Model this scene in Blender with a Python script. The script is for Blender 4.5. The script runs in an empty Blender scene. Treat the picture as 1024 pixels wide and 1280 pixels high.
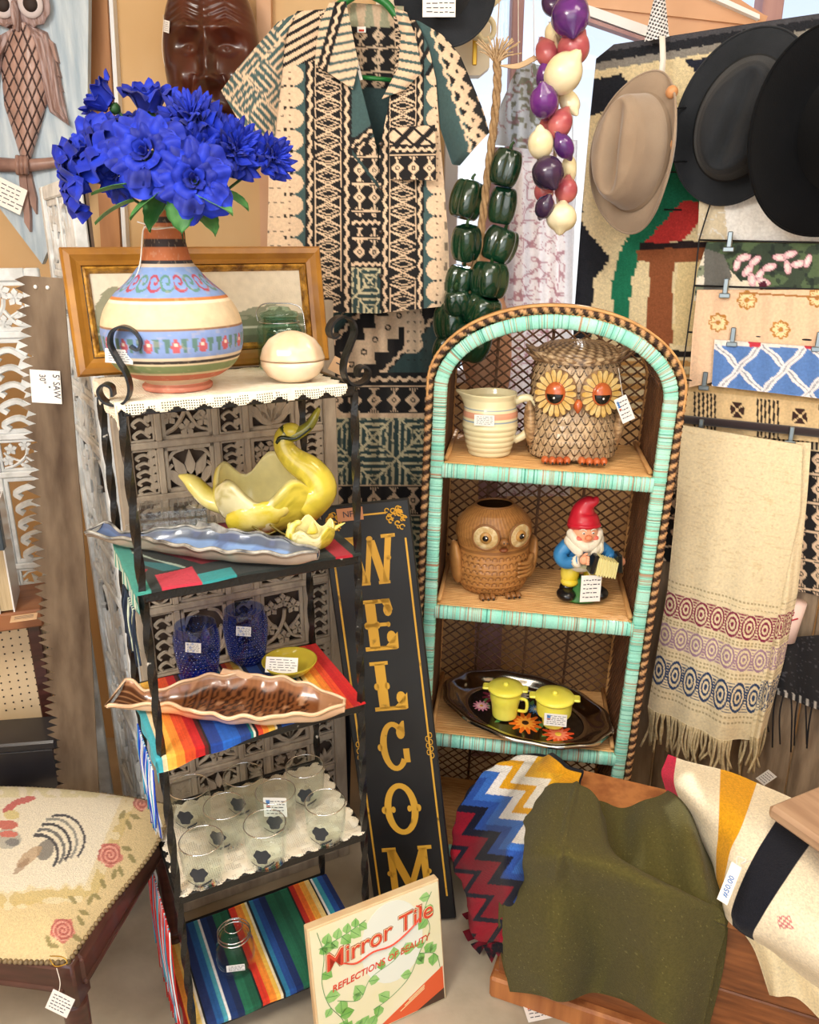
import bpy, math, random
import numpy as np
from mathutils import Vector, Matrix, Euler
random.seed(7); rng = np.random.default_rng(7)
SC = bpy.context.scene; COLL = SC.collection
PI = math.pi
# ------------------------------------------------------------ camera
TH = math.radians(18.7); CT, ST = math.cos(TH), math.sin(TH); H = 1.66; FPX = 1000.0
cam_d = bpy.data.cameras.new('camera'); cam = bpy.data.objects.new('camera', cam_d); COLL.objects.link(cam)
cam.location = (0, 0, H); cam.rotation_euler = (PI/2 - TH, 0, 0)
cam_d.sensor_fit = 'HORIZONTAL'; cam_d.sensor_width = 36; cam_d.lens = 36*FPX/1024; cam_d.clip_start = .05
SC.camera = cam
# ------------------------------------------------------------ light and exposure
SC.view_settings.view_transform = 'Standard'; SC.view_settings.look = 'None'
SC.view_settings.gamma = 1; SC.view_settings.use_curve_mapping = False
SC.view_settings.exposure = 0.25
SC.cycles.transparent_max_bounces = 48; SC.cycles.max_bounces = 10
world = bpy.data.worlds.new('world'); SC.world = world; world.use_nodes = True
wn = world.node_tree.nodes; wl = world.node_tree.links
bg = wn['Background']; bg.inputs['Strength'].default_value = 1.15
tc = wn.new('ShaderNodeTexCoord'); sx = wn.new('ShaderNodeSeparateXYZ'); rp = wn.new('ShaderNodeValToRGB')
wl.new(tc.outputs['Generated'], sx.inputs[0]); wl.new(sx.outputs['Z'], rp.inputs[0]); wl.new(rp.outputs[0], bg.inputs['Color'])
rp.color_ramp.elements[0].position = .04; rp.color_ramp.elements[0].color = (1, .97, .93, 1)
rp.color_ramp.elements[1].position = .45; rp.color_ramp.elements[1].color = (.26, .5, .9, 1)
def area(name, loc, rot, sx_, sy_, power, col):
    l = bpy.data.lights.new(name, 'AREA'); l.shape = 'RECTANGLE'; l.size = sx_; l.size_y = sy_; l.energy = power; l.color = col
    o = bpy.data.objects.new(name, l); COLL.objects.link(o); o.location = loc; o.rotation_euler = rot
    return o
area('shop_front_light', (-.5, -1.9, 2.0), (math.radians(80), 0, math.radians(-8)), 3.4, 1.8, 34, (1, .97, .92))
area('ceiling_light', (-1.05, -.25, 2.66), (math.radians(34), math.radians(-26), 0), .7, .7, 46, (1, .95, .86))
area('ceiling_light', (.1, .35, 2.66), (math.radians(14), 0, 0), 1.9, .8, 17, (1, .94, .85))
area('ceiling_light', (.9, 1.2, 2.66), (0, 0, 0), .7, .5, 9, (1, .9, .76))
sun_d = bpy.data.lights.new('sun', 'SUN'); sun_d.energy = 3.2; sun_d.angle = .02; sun_d.color = (1, .95, .86)
sun = bpy.data.objects.new('sun', sun_d); COLL.objects.link(sun); sun.rotation_euler = (math.radians(-52), 0, math.radians(-8))
# ------------------------------------------------------------ helpers: colour, points, meshes
def C(h):
    h = h.lstrip('#'); v = np.array([int(h[i:i+2], 16)/255 for i in (0, 2, 4)])
    return np.where(v <= .04045, v/12.92, ((v+.055)/1.055)**2.4)
def ray(px, py):
    a = (np.asarray(px, float)-512)/FPX; b = (640-np.asarray(py, float))/FPX
    return a, CT+b*ST, -ST+b*CT
def P(px, py, Y):                       # point of the plane y = Y
    a, b, c = ray(px, py); t = Y/b; return np.stack([a*t, b*t, H+c*t], -1)
def Pz(px, py, z):                      # point of the level z
    a, b, c = ray(px, py); t = (z-H)/c; return np.stack([a*t, b*t, H+c*t], -1)
def Pl(px, py, p0, n):                  # point of any plane
    a, b, c = ray(px, py); n = np.asarray(n, float)
    t = (np.dot(np.asarray(p0, float)-np.array([0, 0, H]), n))/(a*n[0]+b*n[1]+c*n[2])
    return np.stack([a*t, b*t, H+c*t], -1)
def mpp(p): return (p[1]*CT+(H-p[2])*ST)/FPX      # metres per pixel at a point
def L(o, label=None, cat=None, group=None, kind=None):
    if label: o['label'] = label
    if cat: o['category'] = cat
    if group: o['group'] = group
    if kind: o['kind'] = kind
    return o
def thing(name, label, cat, loc=(0, 0, 0), rz=0, group=None, rot=None, kind=None, scale=1):
    o = bpy.data.objects.new(name, None); COLL.objects.link(o); o.empty_display_size = .05
    o.location = [float(v) for v in loc]; o.rotation_euler = rot if rot is not None else (0, 0, rz); o.scale = (scale,)*3
    return L(o, label, cat, group, kind)
def addcol(me, col):
    a = me.color_attributes.new('col', 'FLOAT_COLOR', 'POINT')
    c = np.ones((len(me.vertices), 4), np.float32); c[:, :3] = np.asarray(col).reshape(-1, 3)
    a.data.foreach_set('color', c.ravel())
def mk(name, G, mat, parent=None, smooth=True, col=None, kind=None, loc=None, rot=None, label=None, sharp=None):
    V, F = G; me = bpy.data.meshes.new(name)
    me.from_pydata(np.asarray(V, float).tolist(), [], F.tolist() if isinstance(F, np.ndarray) else [list(map(int, f)) for f in F])
    if smooth:
        me.polygons.foreach_set('use_smooth', [True]*len(me.polygons))
        if sharp: me.set_sharp_from_angle(angle=math.radians(sharp))
    if col is not None: addcol(me, col)
    me.materials.append(mat)
    o = bpy.data.objects.new(name, me); COLL.objects.link(o)
    if parent is not None: o.parent = parent
    if loc is not None: o.location = [float(v) for v in loc]
    if rot is not None: o.rotation_euler = rot
    if kind: o['kind'] = kind
    if label: o['label'] = label
    return o
def dup(o, name=None, loc=None, rot=None, scale=None, parent=None):
    c = o.copy(); COLL.objects.link(c)
    if parent is not None: c.parent = parent
    if loc is not None: c.location = [float(v) for v in loc]
    if rot is not None: c.rotation_euler = rot
    if scale is not None: c.scale = (scale,)*3 if not hasattr(scale, '__len__') else scale
    return c
def dup_tree(root, loc, rz=0, label=None, rot=None, scale=None):
    r = dup(root, loc=loc, rot=rot if rot is not None else (0, 0, rz), scale=scale)
    if label: r['label'] = label
    for ch in list(root.children):
        c = dup(ch, parent=r)
        for g in list(ch.children): dup(g, parent=c)
    return r
def join(gs):
    Vs, Fs, n = [], [], 0
    for V, F in gs:
        V = np.asarray(V, float)
        if isinstance(F, np.ndarray): Fs += (F+n).tolist()
        else: Fs += [[i+n for i in f] for f in F]
        Vs.append(V); n += len(V)
    return np.concatenate(Vs), Fs
def xf(G, loc=(0, 0, 0), rot=(0, 0, 0), s=1):
    V, F = G; R = np.array(Euler(rot).to_matrix()); return (np.asarray(V)*s) @ R.T+np.asarray(loc, float), F
def box(c, s, b=0.0):
    c = np.asarray(c, float); h = np.asarray(s, float)/2; b = min(b, *(h*.9))
    if b <= 0:
        V = np.array([[x, y, z] for x in (-1, 1) for y in (-1, 1) for z in (-1, 1)])*h+c
        return V, [(0, 1, 3, 2), (4, 6, 7, 5), (0, 4, 5, 1), (2, 3, 7, 6), (0, 2, 6, 4), (1, 5, 7, 3)]
    V = []; idx = {}
    for sx in (-1, 1):
        for sy in (-1, 1):
            for sz in (-1, 1):
                for ax in range(3):
                    p = np.array([sx, sy, sz])*(h-b); p[ax] = (sx, sy, sz)[ax]*h[ax]
                    idx[(sx, sy, sz, ax)] = len(V); V.append(p)
    F = []
    for ax in range(3):
        o1, o2 = [(1, 2), (2, 0), (0, 1)][ax]
        for s_ in (-1, 1):
            q = []
            for a, d in ((-1, -1), (1, -1), (1, 1), (-1, 1)):
                k = [0, 0, 0]; k[ax] = s_; k[o1] = a; k[o2] = d; q.append(idx[(*k, ax)])
            F.append(q if s_ > 0 else q[::-1])
    for ax in range(3):
        o1, o2 = [(1, 2), (2, 0), (0, 1)][ax]
        for a in (-1, 1):
            for d in (-1, 1):
                def k(s_): v = [0, 0, 0]; v[ax] = s_; v[o1] = a; v[o2] = d; return v
                q = [idx[(*k(-1), o1)], idx[(*k(1), o1)], idx[(*k(1), o2)], idx[(*k(-1), o2)]]
                F.append(q if a*d < 0 else q[::-1])
    for sx in (-1, 1):
        for sy in (-1, 1):
            for sz in (-1, 1):
                q = [idx[(sx, sy, sz, i)] for i in range(3)]; F.append(q if sx*sy*sz > 0 else q[::-1])
    return np.array(V)+c, F
def gridF(nu, nv, wu=False, wv=False):
    iu = np.arange(nu if wu else nu-1); iv = np.arange(nv if wv else nv-1)
    a, b = np.meshgrid(iu, iv, indexing='ij'); a2, b2 = (a+1) % nu, (b+1) % nv
    return np.stack([a*nv+b, a2*nv+b, a2*nv+b2, a*nv+b2], -1).reshape(-1, 4)
def surf(A, wu=False, wv=False):
    return A.reshape(-1, 3), gridF(A.shape[0], A.shape[1], wu, wv)
def tube(pts, r, n=8, closed=False, cap=True, flat=1.0):
    p = np.asarray(pts, float); m = len(p); r = np.broadcast_to(np.asarray(r, float), (m,))
    t = np.roll(p, -1, 0)-np.roll(p, 1, 0) if closed else np.gradient(p, axis=0)
    t /= np.linalg.norm(t, axis=1)[:, None]+1e-12
    u = np.cross(t[0], [0, 0, 1.]);
    if np.linalg.norm(u) < 1e-3: u = np.cross(t[0], [0, 1., 0])
    U = []
    for i in range(m):
        u = u-t[i]*np.dot(u, t[i]); u /= np.linalg.norm(u)+1e-12; U.append(u)
    U = np.array(U); W = np.cross(t, U); a = np.arange(n)*2*PI/n
    A = p[:, None]+r[:, None, None]*(np.cos(a)[None, :, None]*U[:, None]+flat*np.sin(a)[None, :, None]*W[:, None])
    V, F = surf(A, closed, True)
    if cap and not closed: F = F.tolist()+[list(range(n))[::-1] if False else list(range(n)), list(range((m-1)*n, m*n))[::-1]]
    return V, F
def strap(pts, w, t, side):
    p = np.asarray(pts, float); s = np.asarray(side, float); s = np.broadcast_to(s, p.shape); s = s/np.linalg.norm(s, axis=1)[:, None]
    d = np.gradient(p, axis=0); d /= np.linalg.norm(d, axis=1)[:, None]+1e-12; nn = np.cross(d, s)
    w = np.broadcast_to(np.asarray(w, float), (len(p),))[:, None]/2; t = t/2
    A = np.stack([p-s*w-nn*t, p+s*w-nn*t, p+s*w+nn*t, p-s*w+nn*t], 1)
    V, F = surf(A, False, True); m = len(p)
    return V, F.tolist()+[[0, 1, 2, 3], [4*m-1, 4*m-2, 4*m-3, 4*m-4]]
def bez(pts, n=24):                    # Catmull-Rom through the points
    p = np.asarray(pts, float); q = np.vstack([2*p[0]-p[1], p, 2*p[-1]-p[-2]]); out = []
    m = len(p)-1; k = max(2, n//m)
    for i in range(m):
        t = np.linspace(0, 1, k, endpoint=False)[:, None]; a, b, c, d = q[i:i+4]
        out.append(.5*((2*b)+(-a+c)*t+(2*a-5*b+4*c-d)*t**2+(-a+3*b-3*c+d)*t**3))
    return np.vstack(out+[p[-1:]])
def lathe(prof, n=48, capb=True, capt=True, fn=None):
    pr = np.asarray(prof, float); a = np.arange(n)*2*PI/n
    A = np.stack([pr[:, :1]*np.cos(a), pr[:, :1]*np.sin(a), np.repeat(pr[:, 1:2], n, 1)], -1)
    if fn is not None: A = fn(A, a)
    V, F = surf(A, False, True); F = F[:, ::-1].tolist(); m = len(pr)
    if capb and pr[0, 0] > 1e-6: F.append(list(range(n))[::-1])
    if capt and pr[-1, 0] > 1e-6: F.append(list(range((m-1)*n, m*n)))
    return V, F
def ell(c, r, nu=20, nv=14, fn=None, rot=None):
    th = np.linspace(0, PI, nv)[None, :]; a = (np.arange(nu)*2*PI/nu)[:, None]
    D = np.stack([np.sin(th)*np.cos(a), np.sin(th)*np.sin(a), np.cos(th)*np.ones_like(a)], -1)
    A = D*np.asarray(r, float)
    if fn is not None: A = fn(A, D)
    if rot is not None: A = A @ np.array(Euler(rot).to_matrix()).T
    return surf(A+np.asarray(c, float), True, False)
def prism(pts, t, z0=0.0, axis='z'):
    p = np.asarray(pts, float); n = len(p)
    V = np.vstack([np.c_[p, np.full(n, z0)], np.c_[p, np.full(n, z0+t)]])
    ar = np.sum(p[:, 0]*np.roll(p[:, 1], -1)-np.roll(p[:, 0], -1)*p[:, 1])
    F = [list(range(n))[::-1], list(range(n, 2*n))]+[[i, (i+1) % n, n+(i+1) % n, n+i] for i in range(n)]
    if ar < 0: F = [f[::-1] for f in F]
    if axis == 'y': V = np.stack([V[:, 0], -V[:, 2], V[:, 1]], -1)     # outline in x,z ; extruded towards -y
    return V, F
def normals(A):
    n = np.cross(np.gradient(A, axis=0), np.gradient(A, axis=1)); return n/(np.linalg.norm(n, axis=2, keepdims=True)+1e-12)
def cloth(name, A, col, mat, parent=None, t=.0025, kind=None, label=None):
    N = normals(A); n0, n1 = A.shape[:2]; B = A-N*t; m = n0*n1; ix = np.arange(m).reshape(n0, n1)
    F1 = gridF(n0, n1); rim = np.concatenate([ix[0, :], ix[1:, -1], ix[-1, -2::-1], ix[-2:0:-1, 0]])
    r2 = np.roll(rim, -1); R = np.stack([rim, r2, r2+m, rim+m], -1)
    V = np.vstack([A.reshape(-1, 3), B.reshape(-1, 3)]); F = np.vstack([F1, F1[:, ::-1]+m, R[:, ::-1]])
    c = np.vstack([col.reshape(-1, 3)]*2) if col is not None else None
    return mk(name, (V, F), mat, parent, True, c, kind, label=label)
def patch(ctrl, nu, nv):               # smooth surface through a grid of points (rows, cols, 3)
    c = np.asarray(ctrl, float)
    def cr(q, n):
        m = len(q)-1; e = np.concatenate([2*q[:1]-q[1:2], q, 2*q[-1:]-q[-2:-1]]); t = np.linspace(0, m-1e-9, n); i = t.astype(int); f = (t-i).reshape((-1,)+(1,)*(q.ndim-1))
        a, b, cc, d = e[i], e[i+1], e[i+2], e[i+3]
        return .5*(2*b+(-a+cc)*f+(2*a-5*b+4*cc-d)*f*f+(-a+3*b-3*cc+d)*f**3)
    r = cr(c, nu); return cr(r.transpose(1, 0, 2), nv).transpose(1, 0, 2)
def noise2(x, y, s, seed=0):
    g = np.random.default_rng(seed).random((64, 64)); x = np.asarray(x, float)/s+1000; y = np.asarray(y, float)/s+1000
    i, j = np.floor(x).astype(int), np.floor(y).astype(int); fx, fy = x-i, y-j; fx = fx*fx*(3-2*fx); fy = fy*fy*(3-2*fy)
    q = lambda a, b: g[a % 64, b % 64]
    return (q(i, j)*(1-fx)+q(i+1, j)*fx)*(1-fy)+(q(i, j+1)*(1-fx)+q(i+1, j+1)*fx)*fy
def inpoly(x, y, pts):
    r = np.zeros(np.shape(x), bool); n = len(pts)
    for i in range(n):
        x1, y1 = pts[i]; x2, y2 = pts[(i+1) % n]
        if y1 == y2: continue
        r ^= ((y1 > y) != (y2 > y)) & (x < (x2-x1)*(y-y1)/(y2-y1)+x1)
    return r
class Paint:
    def __init__(s, x, y, base): s.x, s.y = x, y; s.c = np.ones(x.shape+(3,))*C(base)
    def m(s, mask, col, a=1.0):
        k = np.clip(np.asarray(mask, float)*a, 0, 1)[..., None]; s.c = s.c*(1-k)+C(col)*k; return s
    def poly(s, pts, col): return s.m(inpoly(s.x, s.y, pts), col)
    def stripes(s, t, seq):            # seq: (end, colour)
        a = 0
        for e, c_ in seq: s.m((t >= a) & (t < e), c_); a = e
        return s
# ------------------------------------------------------------ materials
MATS = {}
def M(name, color='#888888', rough=.6, metal=0, c2=None, ns=8, nst=(1, 1, 1), contrast=(.35, .65), bump=0, bs=60, bst=None, coat=0,
      trans=0, ior=1.45, sheen=0, vcol=False, vvar=.12, emit=0, spec=.5, alpha=1, voronoi=False, sss=0):
    if name in MATS: return MATS[name]
    m = bpy.data.materials.new(name); m.use_nodes = True; nt = m.node_tree; N = nt.nodes; K = nt.links; b = N['Principled BSDF']
    b.inputs['Roughness'].default_value = rough; b.inputs['Metallic'].default_value = metal; b.inputs['IOR'].default_value = ior
    b.inputs['Coat Weight'].default_value = coat; b.inputs['Coat Roughness'].default_value = .08
    b.inputs['Transmission Weight'].default_value = trans; b.inputs['Sheen Weight'].default_value = sheen
    b.inputs['Specular IOR Level'].default_value = spec; b.inputs['Alpha'].default_value = alpha
    if sss: b.inputs['Subsurface Weight'].default_value = sss; b.inputs['Subsurface Scale'].default_value = .01
    tc = N.new('ShaderNodeTexCoord'); col = None
    def nz(scale, st, detail=4):
        mp = N.new('ShaderNodeMapping'); mp.inputs['Scale'].default_value = st; K.new(tc.outputs['Object'], mp.inputs[0])
        n = N.new('ShaderNodeTexNoise'); n.inputs['Scale'].default_value = scale; n.inputs['Detail'].default_value = detail; K.new(mp.outputs[0], n.inputs['Vector']); return n
    if vcol:
        at = N.new('ShaderNodeAttribute'); at.attribute_name = 'col'
        n = nz(ns, nst); mr = N.new('ShaderNodeMapRange'); mr.inputs['To Min'].default_value = 1-vvar; mr.inputs['To Max'].default_value = 1+vvar
        mr.inputs['From Min'].default_value = .3; mr.inputs['From Max'].default_value = .7; K.new(n.outputs['Fac'], mr.inputs[0])
        mx = N.new('ShaderNodeVectorMath'); mx.operation = 'SCALE'; K.new(at.outputs['Color'], mx.inputs[0]); K.new(mr.outputs[0], mx.inputs['Scale'])
        K.new(mx.outputs[0], b.inputs['Base Color'])
    elif c2 is not None:
        n = nz(ns, nst); r = N.new('ShaderNodeValToRGB'); e = r.color_ramp.elements
        e[0].position, e[1].position = contrast; e[0].color = (*C(color), 1); e[1].color = (*C(c2), 1)
        K.new(n.outputs['Fac'], r.inputs[0]); K.new(r.outputs[0], b.inputs['Base Color'])
    else: b.inputs['Base Color'].default_value = (*C(color), 1)
    if bump:
        n = nz(bs, bst or nst, 3); bp = N.new('ShaderNodeBump'); bp.inputs['Strength'].default_value = min(1, bump); bp.inputs['Distance'].default_value = .004
        K.new(n.outputs['Fac'], bp.inputs['Height']); K.new(bp.outputs[0], b.inputs['Normal'])
    if emit: b.inputs['Emission Color'].default_value = (*C(color), 1); b.inputs['Emission Strength'].default_value = emit
    MATS[name] = m; return m
def glass(name, color='#ffffff', rough=.02, ior=1.45, base=.02):
    """thin-walled glass: clear tinted transmission with fresnel reflection"""
    if name in MATS: return MATS[name]
    m = bpy.data.materials.new(name); m.use_nodes = True; nt = m.node_tree; N = nt.nodes; K = nt.links; N.remove(N['Principled BSDF'])
    t = N.new('ShaderNodeBsdfTransparent'); t.inputs[0].default_value = (*C(color), 1); g = N.new('ShaderNodeBsdfGlossy'); g.inputs['Roughness'].default_value = rough; g.inputs[0].default_value = (1, 1, 1, 1)
    lw = N.new('ShaderNodeLayerWeight'); lw.inputs[0].default_value = .5; pw = N.new('ShaderNodeMath'); pw.operation = 'POWER'; pw.inputs[1].default_value = 4.5; K.new(lw.outputs['Facing'], pw.inputs[0])
    f = N.new('ShaderNodeMath'); f.operation = 'MULTIPLY_ADD'; f.inputs[1].default_value = .75; f.inputs[2].default_value = base; K.new(pw.outputs[0], f.inputs[0]); mx = N.new('ShaderNodeMixShader'); K.new(f.outputs[0], mx.inputs[0]); K.new(t.outputs[0], mx.inputs[1]); K.new(g.outputs[0], mx.inputs[2]); K.new(mx.outputs[0], N['Material Output'].inputs[0])
    MATS[name] = m; return m
def sheer(name):
    """thin painted cloth that lets light through"""
    m = M(name, vcol=True, rough=.9, ns=160, vvar=.06); nt = m.node_tree; N = nt.nodes; K = nt.links; b = N['Principled BSDF']; src = b.inputs['Base Color'].links[0].from_socket
    t = N.new('ShaderNodeBsdfTranslucent'); K.new(src, t.inputs[0]); mx = N.new('ShaderNodeMixShader'); mx.inputs[0].default_value = .55; K.new(b.outputs[0], mx.inputs[1]); K.new(t.outputs[0], mx.inputs[2]); K.new(mx.outputs[0], N['Material Output'].inputs[0]); return m
def text(name, s, size, mat, parent, loc, rot=(0, 0, 0), ext=.0004, align='CENTER', shear=0, offset=0, sx=1):
    cu = bpy.data.curves.new(name, 'FONT'); cu.body = s; cu.size = size; cu.extrude = ext; cu.align_x = align; cu.align_y = 'CENTER'; cu.shear = shear; cu.offset = offset
    cu.resolution_u = 3; t = bpy.data.objects.new(name, cu); me = bpy.data.meshes.new_from_object(t); me.name = name; bpy.data.objects.remove(t); bpy.data.curves.remove(cu)
    me.materials.clear(); me.materials.append(mat)
    o = bpy.data.objects.new(name, me); COLL.objects.link(o); o.parent = parent; o.location = loc; o.rotation_euler = rot; o.scale = (sx, 1, 1)
    return o
# shared materials
CLOTH = M('woven_cloth', vcol=True, rough=.9, ns=160, vvar=.10, bump=.35, bs=700, sheen=.1)
WOOL = M('wool_cloth', vcol=True, rough=.95, ns=220, vvar=.14, bump=.6, bs=420, sheen=.06, spec=.2)
GLAZE = M('painted_glaze', vcol=True, rough=.25, ns=60, vvar=.05, coat=.5)
MATTE = M('painted_matte', vcol=True, rough=.65, ns=60, vvar=.08, bump=.1, bs=300)
CARD = M('white_card', '#F2EFEA', .7)
INK = M('ink', '#3b3b48', .7); RED = M('red_ink', '#c8452f', .7); BLUEINK = M('blue_ink', '#3c7ac0', .7)
STRING = M('white_string', '#e8e2d8', .8)
BLACKMETAL = M('black_metal', '#17181a', .38, metal=.35, c2='#3a3d42', ns=30, contrast=(.5, .8), bump=.2, bs=120)
CHROME = M('chrome', '#c9cdd2', .18, metal=1)
def tagcard(w, h, style=0, seed=0):
    """white card in x,z facing -y, centred on the origin; returns a list of (name, geometry, material)"""
    r = random.Random(seed); L_ = []; out = [('card', box((0, 0, 0), (w, .0006, h)), CARD)]
    n = 5; 
    for i in range(n):
        z = h*(.32-.64*i/(n-1)); x = -w*.38
        while x < w*.34:
            l = w*r.uniform(.06, .2); L_.append(box((x+l/2, -.0006, z+r.uniform(-1, 1)*h*.01), (l, .0003, h*.035))); x += l+w*.05
    out.append(('writing', join(L_), INK))
    if style == 1:   # little blue hand beside the writing
        g = [box((-w*.3, -.0007, h*.2), (w*.14, .0003, h*.16))]
        for k in range(4): g.append(box((-w*.3+w*.05*(k-1.5)*.9, -.0007, h*.32), (w*.03, .0003, h*.14)))
        out.append(('printed_hand', join(g), BLUEINK)); out.append(('red_print', box((-w*.3, -.0007, h*.06), (w*.16, .0003, h*.05)), RED))
    return out
def put_tag(parent, loc, rot, w, h, style=0, seed=0, string=None, name='price_tag', label=None):
    fr = [g for g in tagcard(w, h, style, seed)]
    root = mk(name, fr[0][1], fr[0][2], parent, False, loc=loc, rot=rot, label=label)
    for nm, g, m_ in fr[1:]: mk(nm, g, m_, root, False)
    if string is not None: mk('tag_string', tube(string, .0007, 5), STRING, parent)
    return root
# ============================================================ SETTING
CONC = M('concrete', '#a0937f', .8, c2='#cdc1ab', ns=5, contrast=(.3, .7), bump=.25, bs=30)
WALL = M('tan_wall', '#cba472', .85, c2='#d8b688', ns=2.5, bump=.05, bs=60)
CREAM = M('cream_board', '#eadfc4', .7, c2='#f3ead4', ns=4)
TRIM = M('brown_trim', '#9c6b45', .6, c2='#b98557', ns=6, nst=(4, 4, .5))
SALMON = M('salmon_board', '#cf9f7b', .75, c2='#deb594', ns=3)
MAUVE = M('mauve_frame', '#9a7478', .6, c2='#b08c8a', ns=5, nst=(4, 4, .4))
WHITEWOOD = M('white_painted_wood', '#e9ecee', .6)
def struct(name, G, mat, smooth=False, parent=None):
    o = mk(name, G, mat, parent, smooth); o['kind'] = 'structure'; return o
WY = 2.42
struct('floor', box((.2, .3, -.05), (5, 4.6, .1)), CONC)
struct('ceiling', box((.2, .3, 2.78), (5, 4.6, .1)), CREAM)
struct('wall_left', box((-1.85, .3, 1.35), (.1, 4.6, 2.8)), WALL)
struct('wall_right', box((2.15, .3, 1.35), (.1, 4.6, 2.8)), WALL)
x0 = P(556, 150, WY)[0]; zb = 1.25; zt = 2.45; xr = 1.62
struct('wall_back', join([box(((x0-1.9)/2, WY+.06, 1.35), (x0+1.9, .12, 2.8)), box(((x0+xr)/2, WY+.06, zb/2), (xr-x0, .12, zb)),
    box(((x0+xr)/2, WY+.06, (zt+2.75)/2), (xr-x0, .12, 2.75-zt)), box(((xr+2.2)/2, WY+.06, 1.35), (2.2-xr, .12, 2.8))]), WALL)
w = struct('window_1', join([box(((x0+xr)/2, WY+.05, zb+.02), (xr-x0, .08, .04), .004), box(((x0+xr)/2, WY+.05, zt-.02), (xr-x0, .08, .04), .004),
    box((x0+.02, WY+.05, (zb+zt)/2), (.04, .08, zt-zb), .004), box((xr-.02, WY+.05, (zb+zt)/2), (.04, .08, zt-zb), .004)]), WHITEWOOD)
PANE = glass('window_glass', '#f8fbff', 0, 1.3)
for a, b in ((x0+.04, P(640, 40, WY)[0]), (P(655, 40, WY)[0], P(952, 10, WY)[0]), (P(978, 10, WY)[0], xr-.04)):
    struct('window_pane', box(((a+b)/2, WY+.06, (zb+zt)/2), (b-a, .004, zt-zb-.08)), PANE, parent=w)
for a, b in ((640, 655), (952, 978)):
    p, q = P(a, 20, WY)[0], P(b, 20, WY)[0]; struct('mullion', box(((p+q)/2, WY+.03, (zb+zt)/2), (q-p, .07, zt-zb-.06), .004), MAUVE, parent=w)
# boards over the window, upper right
def quad_board(name, pts, Y, t, mat, kind='structure', label=None, cat=None):
    q = P(np.array([a for a, b in pts]), np.array([b for a, b in pts]), Y); V = np.vstack([q, q+[0, t, 0]]); n = len(pts)
    F = [list(range(n)), list(range(n, 2*n))[::-1]]+[[i, n+i, n+(i+1) % n, (i+1) % n] for i in range(n)]
    o = mk(name, (V, F), mat, None, False); o['kind'] = kind; return o
quad_board('trim_1', [(728, -40), (800, -40), (960, 20), (955, 33), (735, 8)][:5], WY-.05, .02, SALMON)
quad_board('trim_2', [(735, 6), (832, 40), (832, 54), (735, 19)], WY-.08, .03, WHITEWOOD)
quad_board('trim_3', [(736, 22), (822, 52), (822, 57), (736, 27)], WY-.08, .03, MAUVE)
quad_board('trim_4', [(832, -60), (905, -14), (958, 20), (900, 60), (832, 70), (812, 45), (735, 12), (735, -60)], WY-.04, .02, SALMON)
quad_board('trim_5', [(868, -20), (950, 18), (950, 24), (868, -12)], WY-.07, .02, WHITEWOOD)
# cream board and brown post behind the shirt, trim beside the plaque
quad_board('trim_6', [(470, -120), (618, -120), (612, 84), (600, 94), (470, 94)], WY-.06, .05, CREAM)
quad_board('trim_7', [(100, -140), (126, -140), (152, 340), (128, 340)], WY-.04, .035, TRIM)
quad_board('trim_8', [(128, -140), (133, -140), (160, 340), (155, 340)], WY-.03, .03, WHITEWOOD)
quad_board('trim_9', [(318, -140), (338, -140), (340, 330), (326, 330)], WY-.03, .03, SALMON)
# scene beyond the window: pale ground outside
struct('ground', box((0, 8, -.3), (24, 11, .1)), M('outdoor_ground', '#d8d2c4', .9))
# ============================================================ PLANT-STAND RACK (black metal, five shelves)
RZ = math.radians(27); EX = np.array([math.cos(RZ), math.sin(RZ), 0]); EY = np.array([-math.sin(RZ), math.cos(RZ), 0])
RK = np.array([-.456, 1.25, 0]); RW, RD = .40, .285
SHZ = [1.417, 1.093, .763, .439, .087]
def RP(x, y, z=0): return RK+EX*x+EY*y+np.array([0, 0, z])
def on_shelf(px, py, i, dz=0): return Pz(px, py, SHZ[i]+dz)
OLDBLACK = M('chipped_black_paint', '#141516', .35, c2='#cfcac0', ns=38, contrast=(.70, .74), bump=.4, bs=160, coat=.2)
rack = thing('metal_shelf_rack', 'narrow black chipped metal rack with five mesh shelves and scrolled tops', 'shelf rack', RK, RZ)
def twist(x, y, z0, z1):
    n = 70; z = np.linspace(z0, z1, n); a = z*22; r = .0085*np.where((z < z1-.01), 1, .9)
    A = np.stack([np.stack([x+r*np.cos(a+k*PI/2), y+r*np.sin(a+k*PI/2), z], -1) for k in range(4)], 1)
    V, F = surf(A, False, True); return V, F.tolist()+[[0, 1, 2, 3], [4*n-1, 4*n-2, 4*n-3, 4*n-4]]
for x, y in ((0, 0), (RW, 0), (0, RD), (RW, RD)):
    mk('post', twist(x, y, 0, SHZ[0]-.012), OLDBLACK, rack, True, sharp=40)
S_pts = [(449, 482), (450, 472), (458, 469), (464, 476), (460, 487), (448, 492), (436, 488), (430, 475), (432, 458), (440, 441), (446, 425), (442, 411), (430, 406), (418, 411), (412, 422), (416, 431), (424, 427)]
for sgn, ox in ((1, 0), (-1, RW)):
    p = bez([(ox+sgn*(443-a)*.0014, 0.004, SHZ[0]+(491-b)*.0014) for a, b in S_pts], 90)
    sd_v = (0, 1, 0)
    if ox == 0: p = np.stack([p[:, 0]*.93, p[:, 0]*-.35+.004, p[:, 2]], -1); sd_v = (.35, .93, 0)
    mk('scroll', strap(p, .026, .004, sd_v), BLACKMETAL, rack, True, sharp=40)
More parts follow.
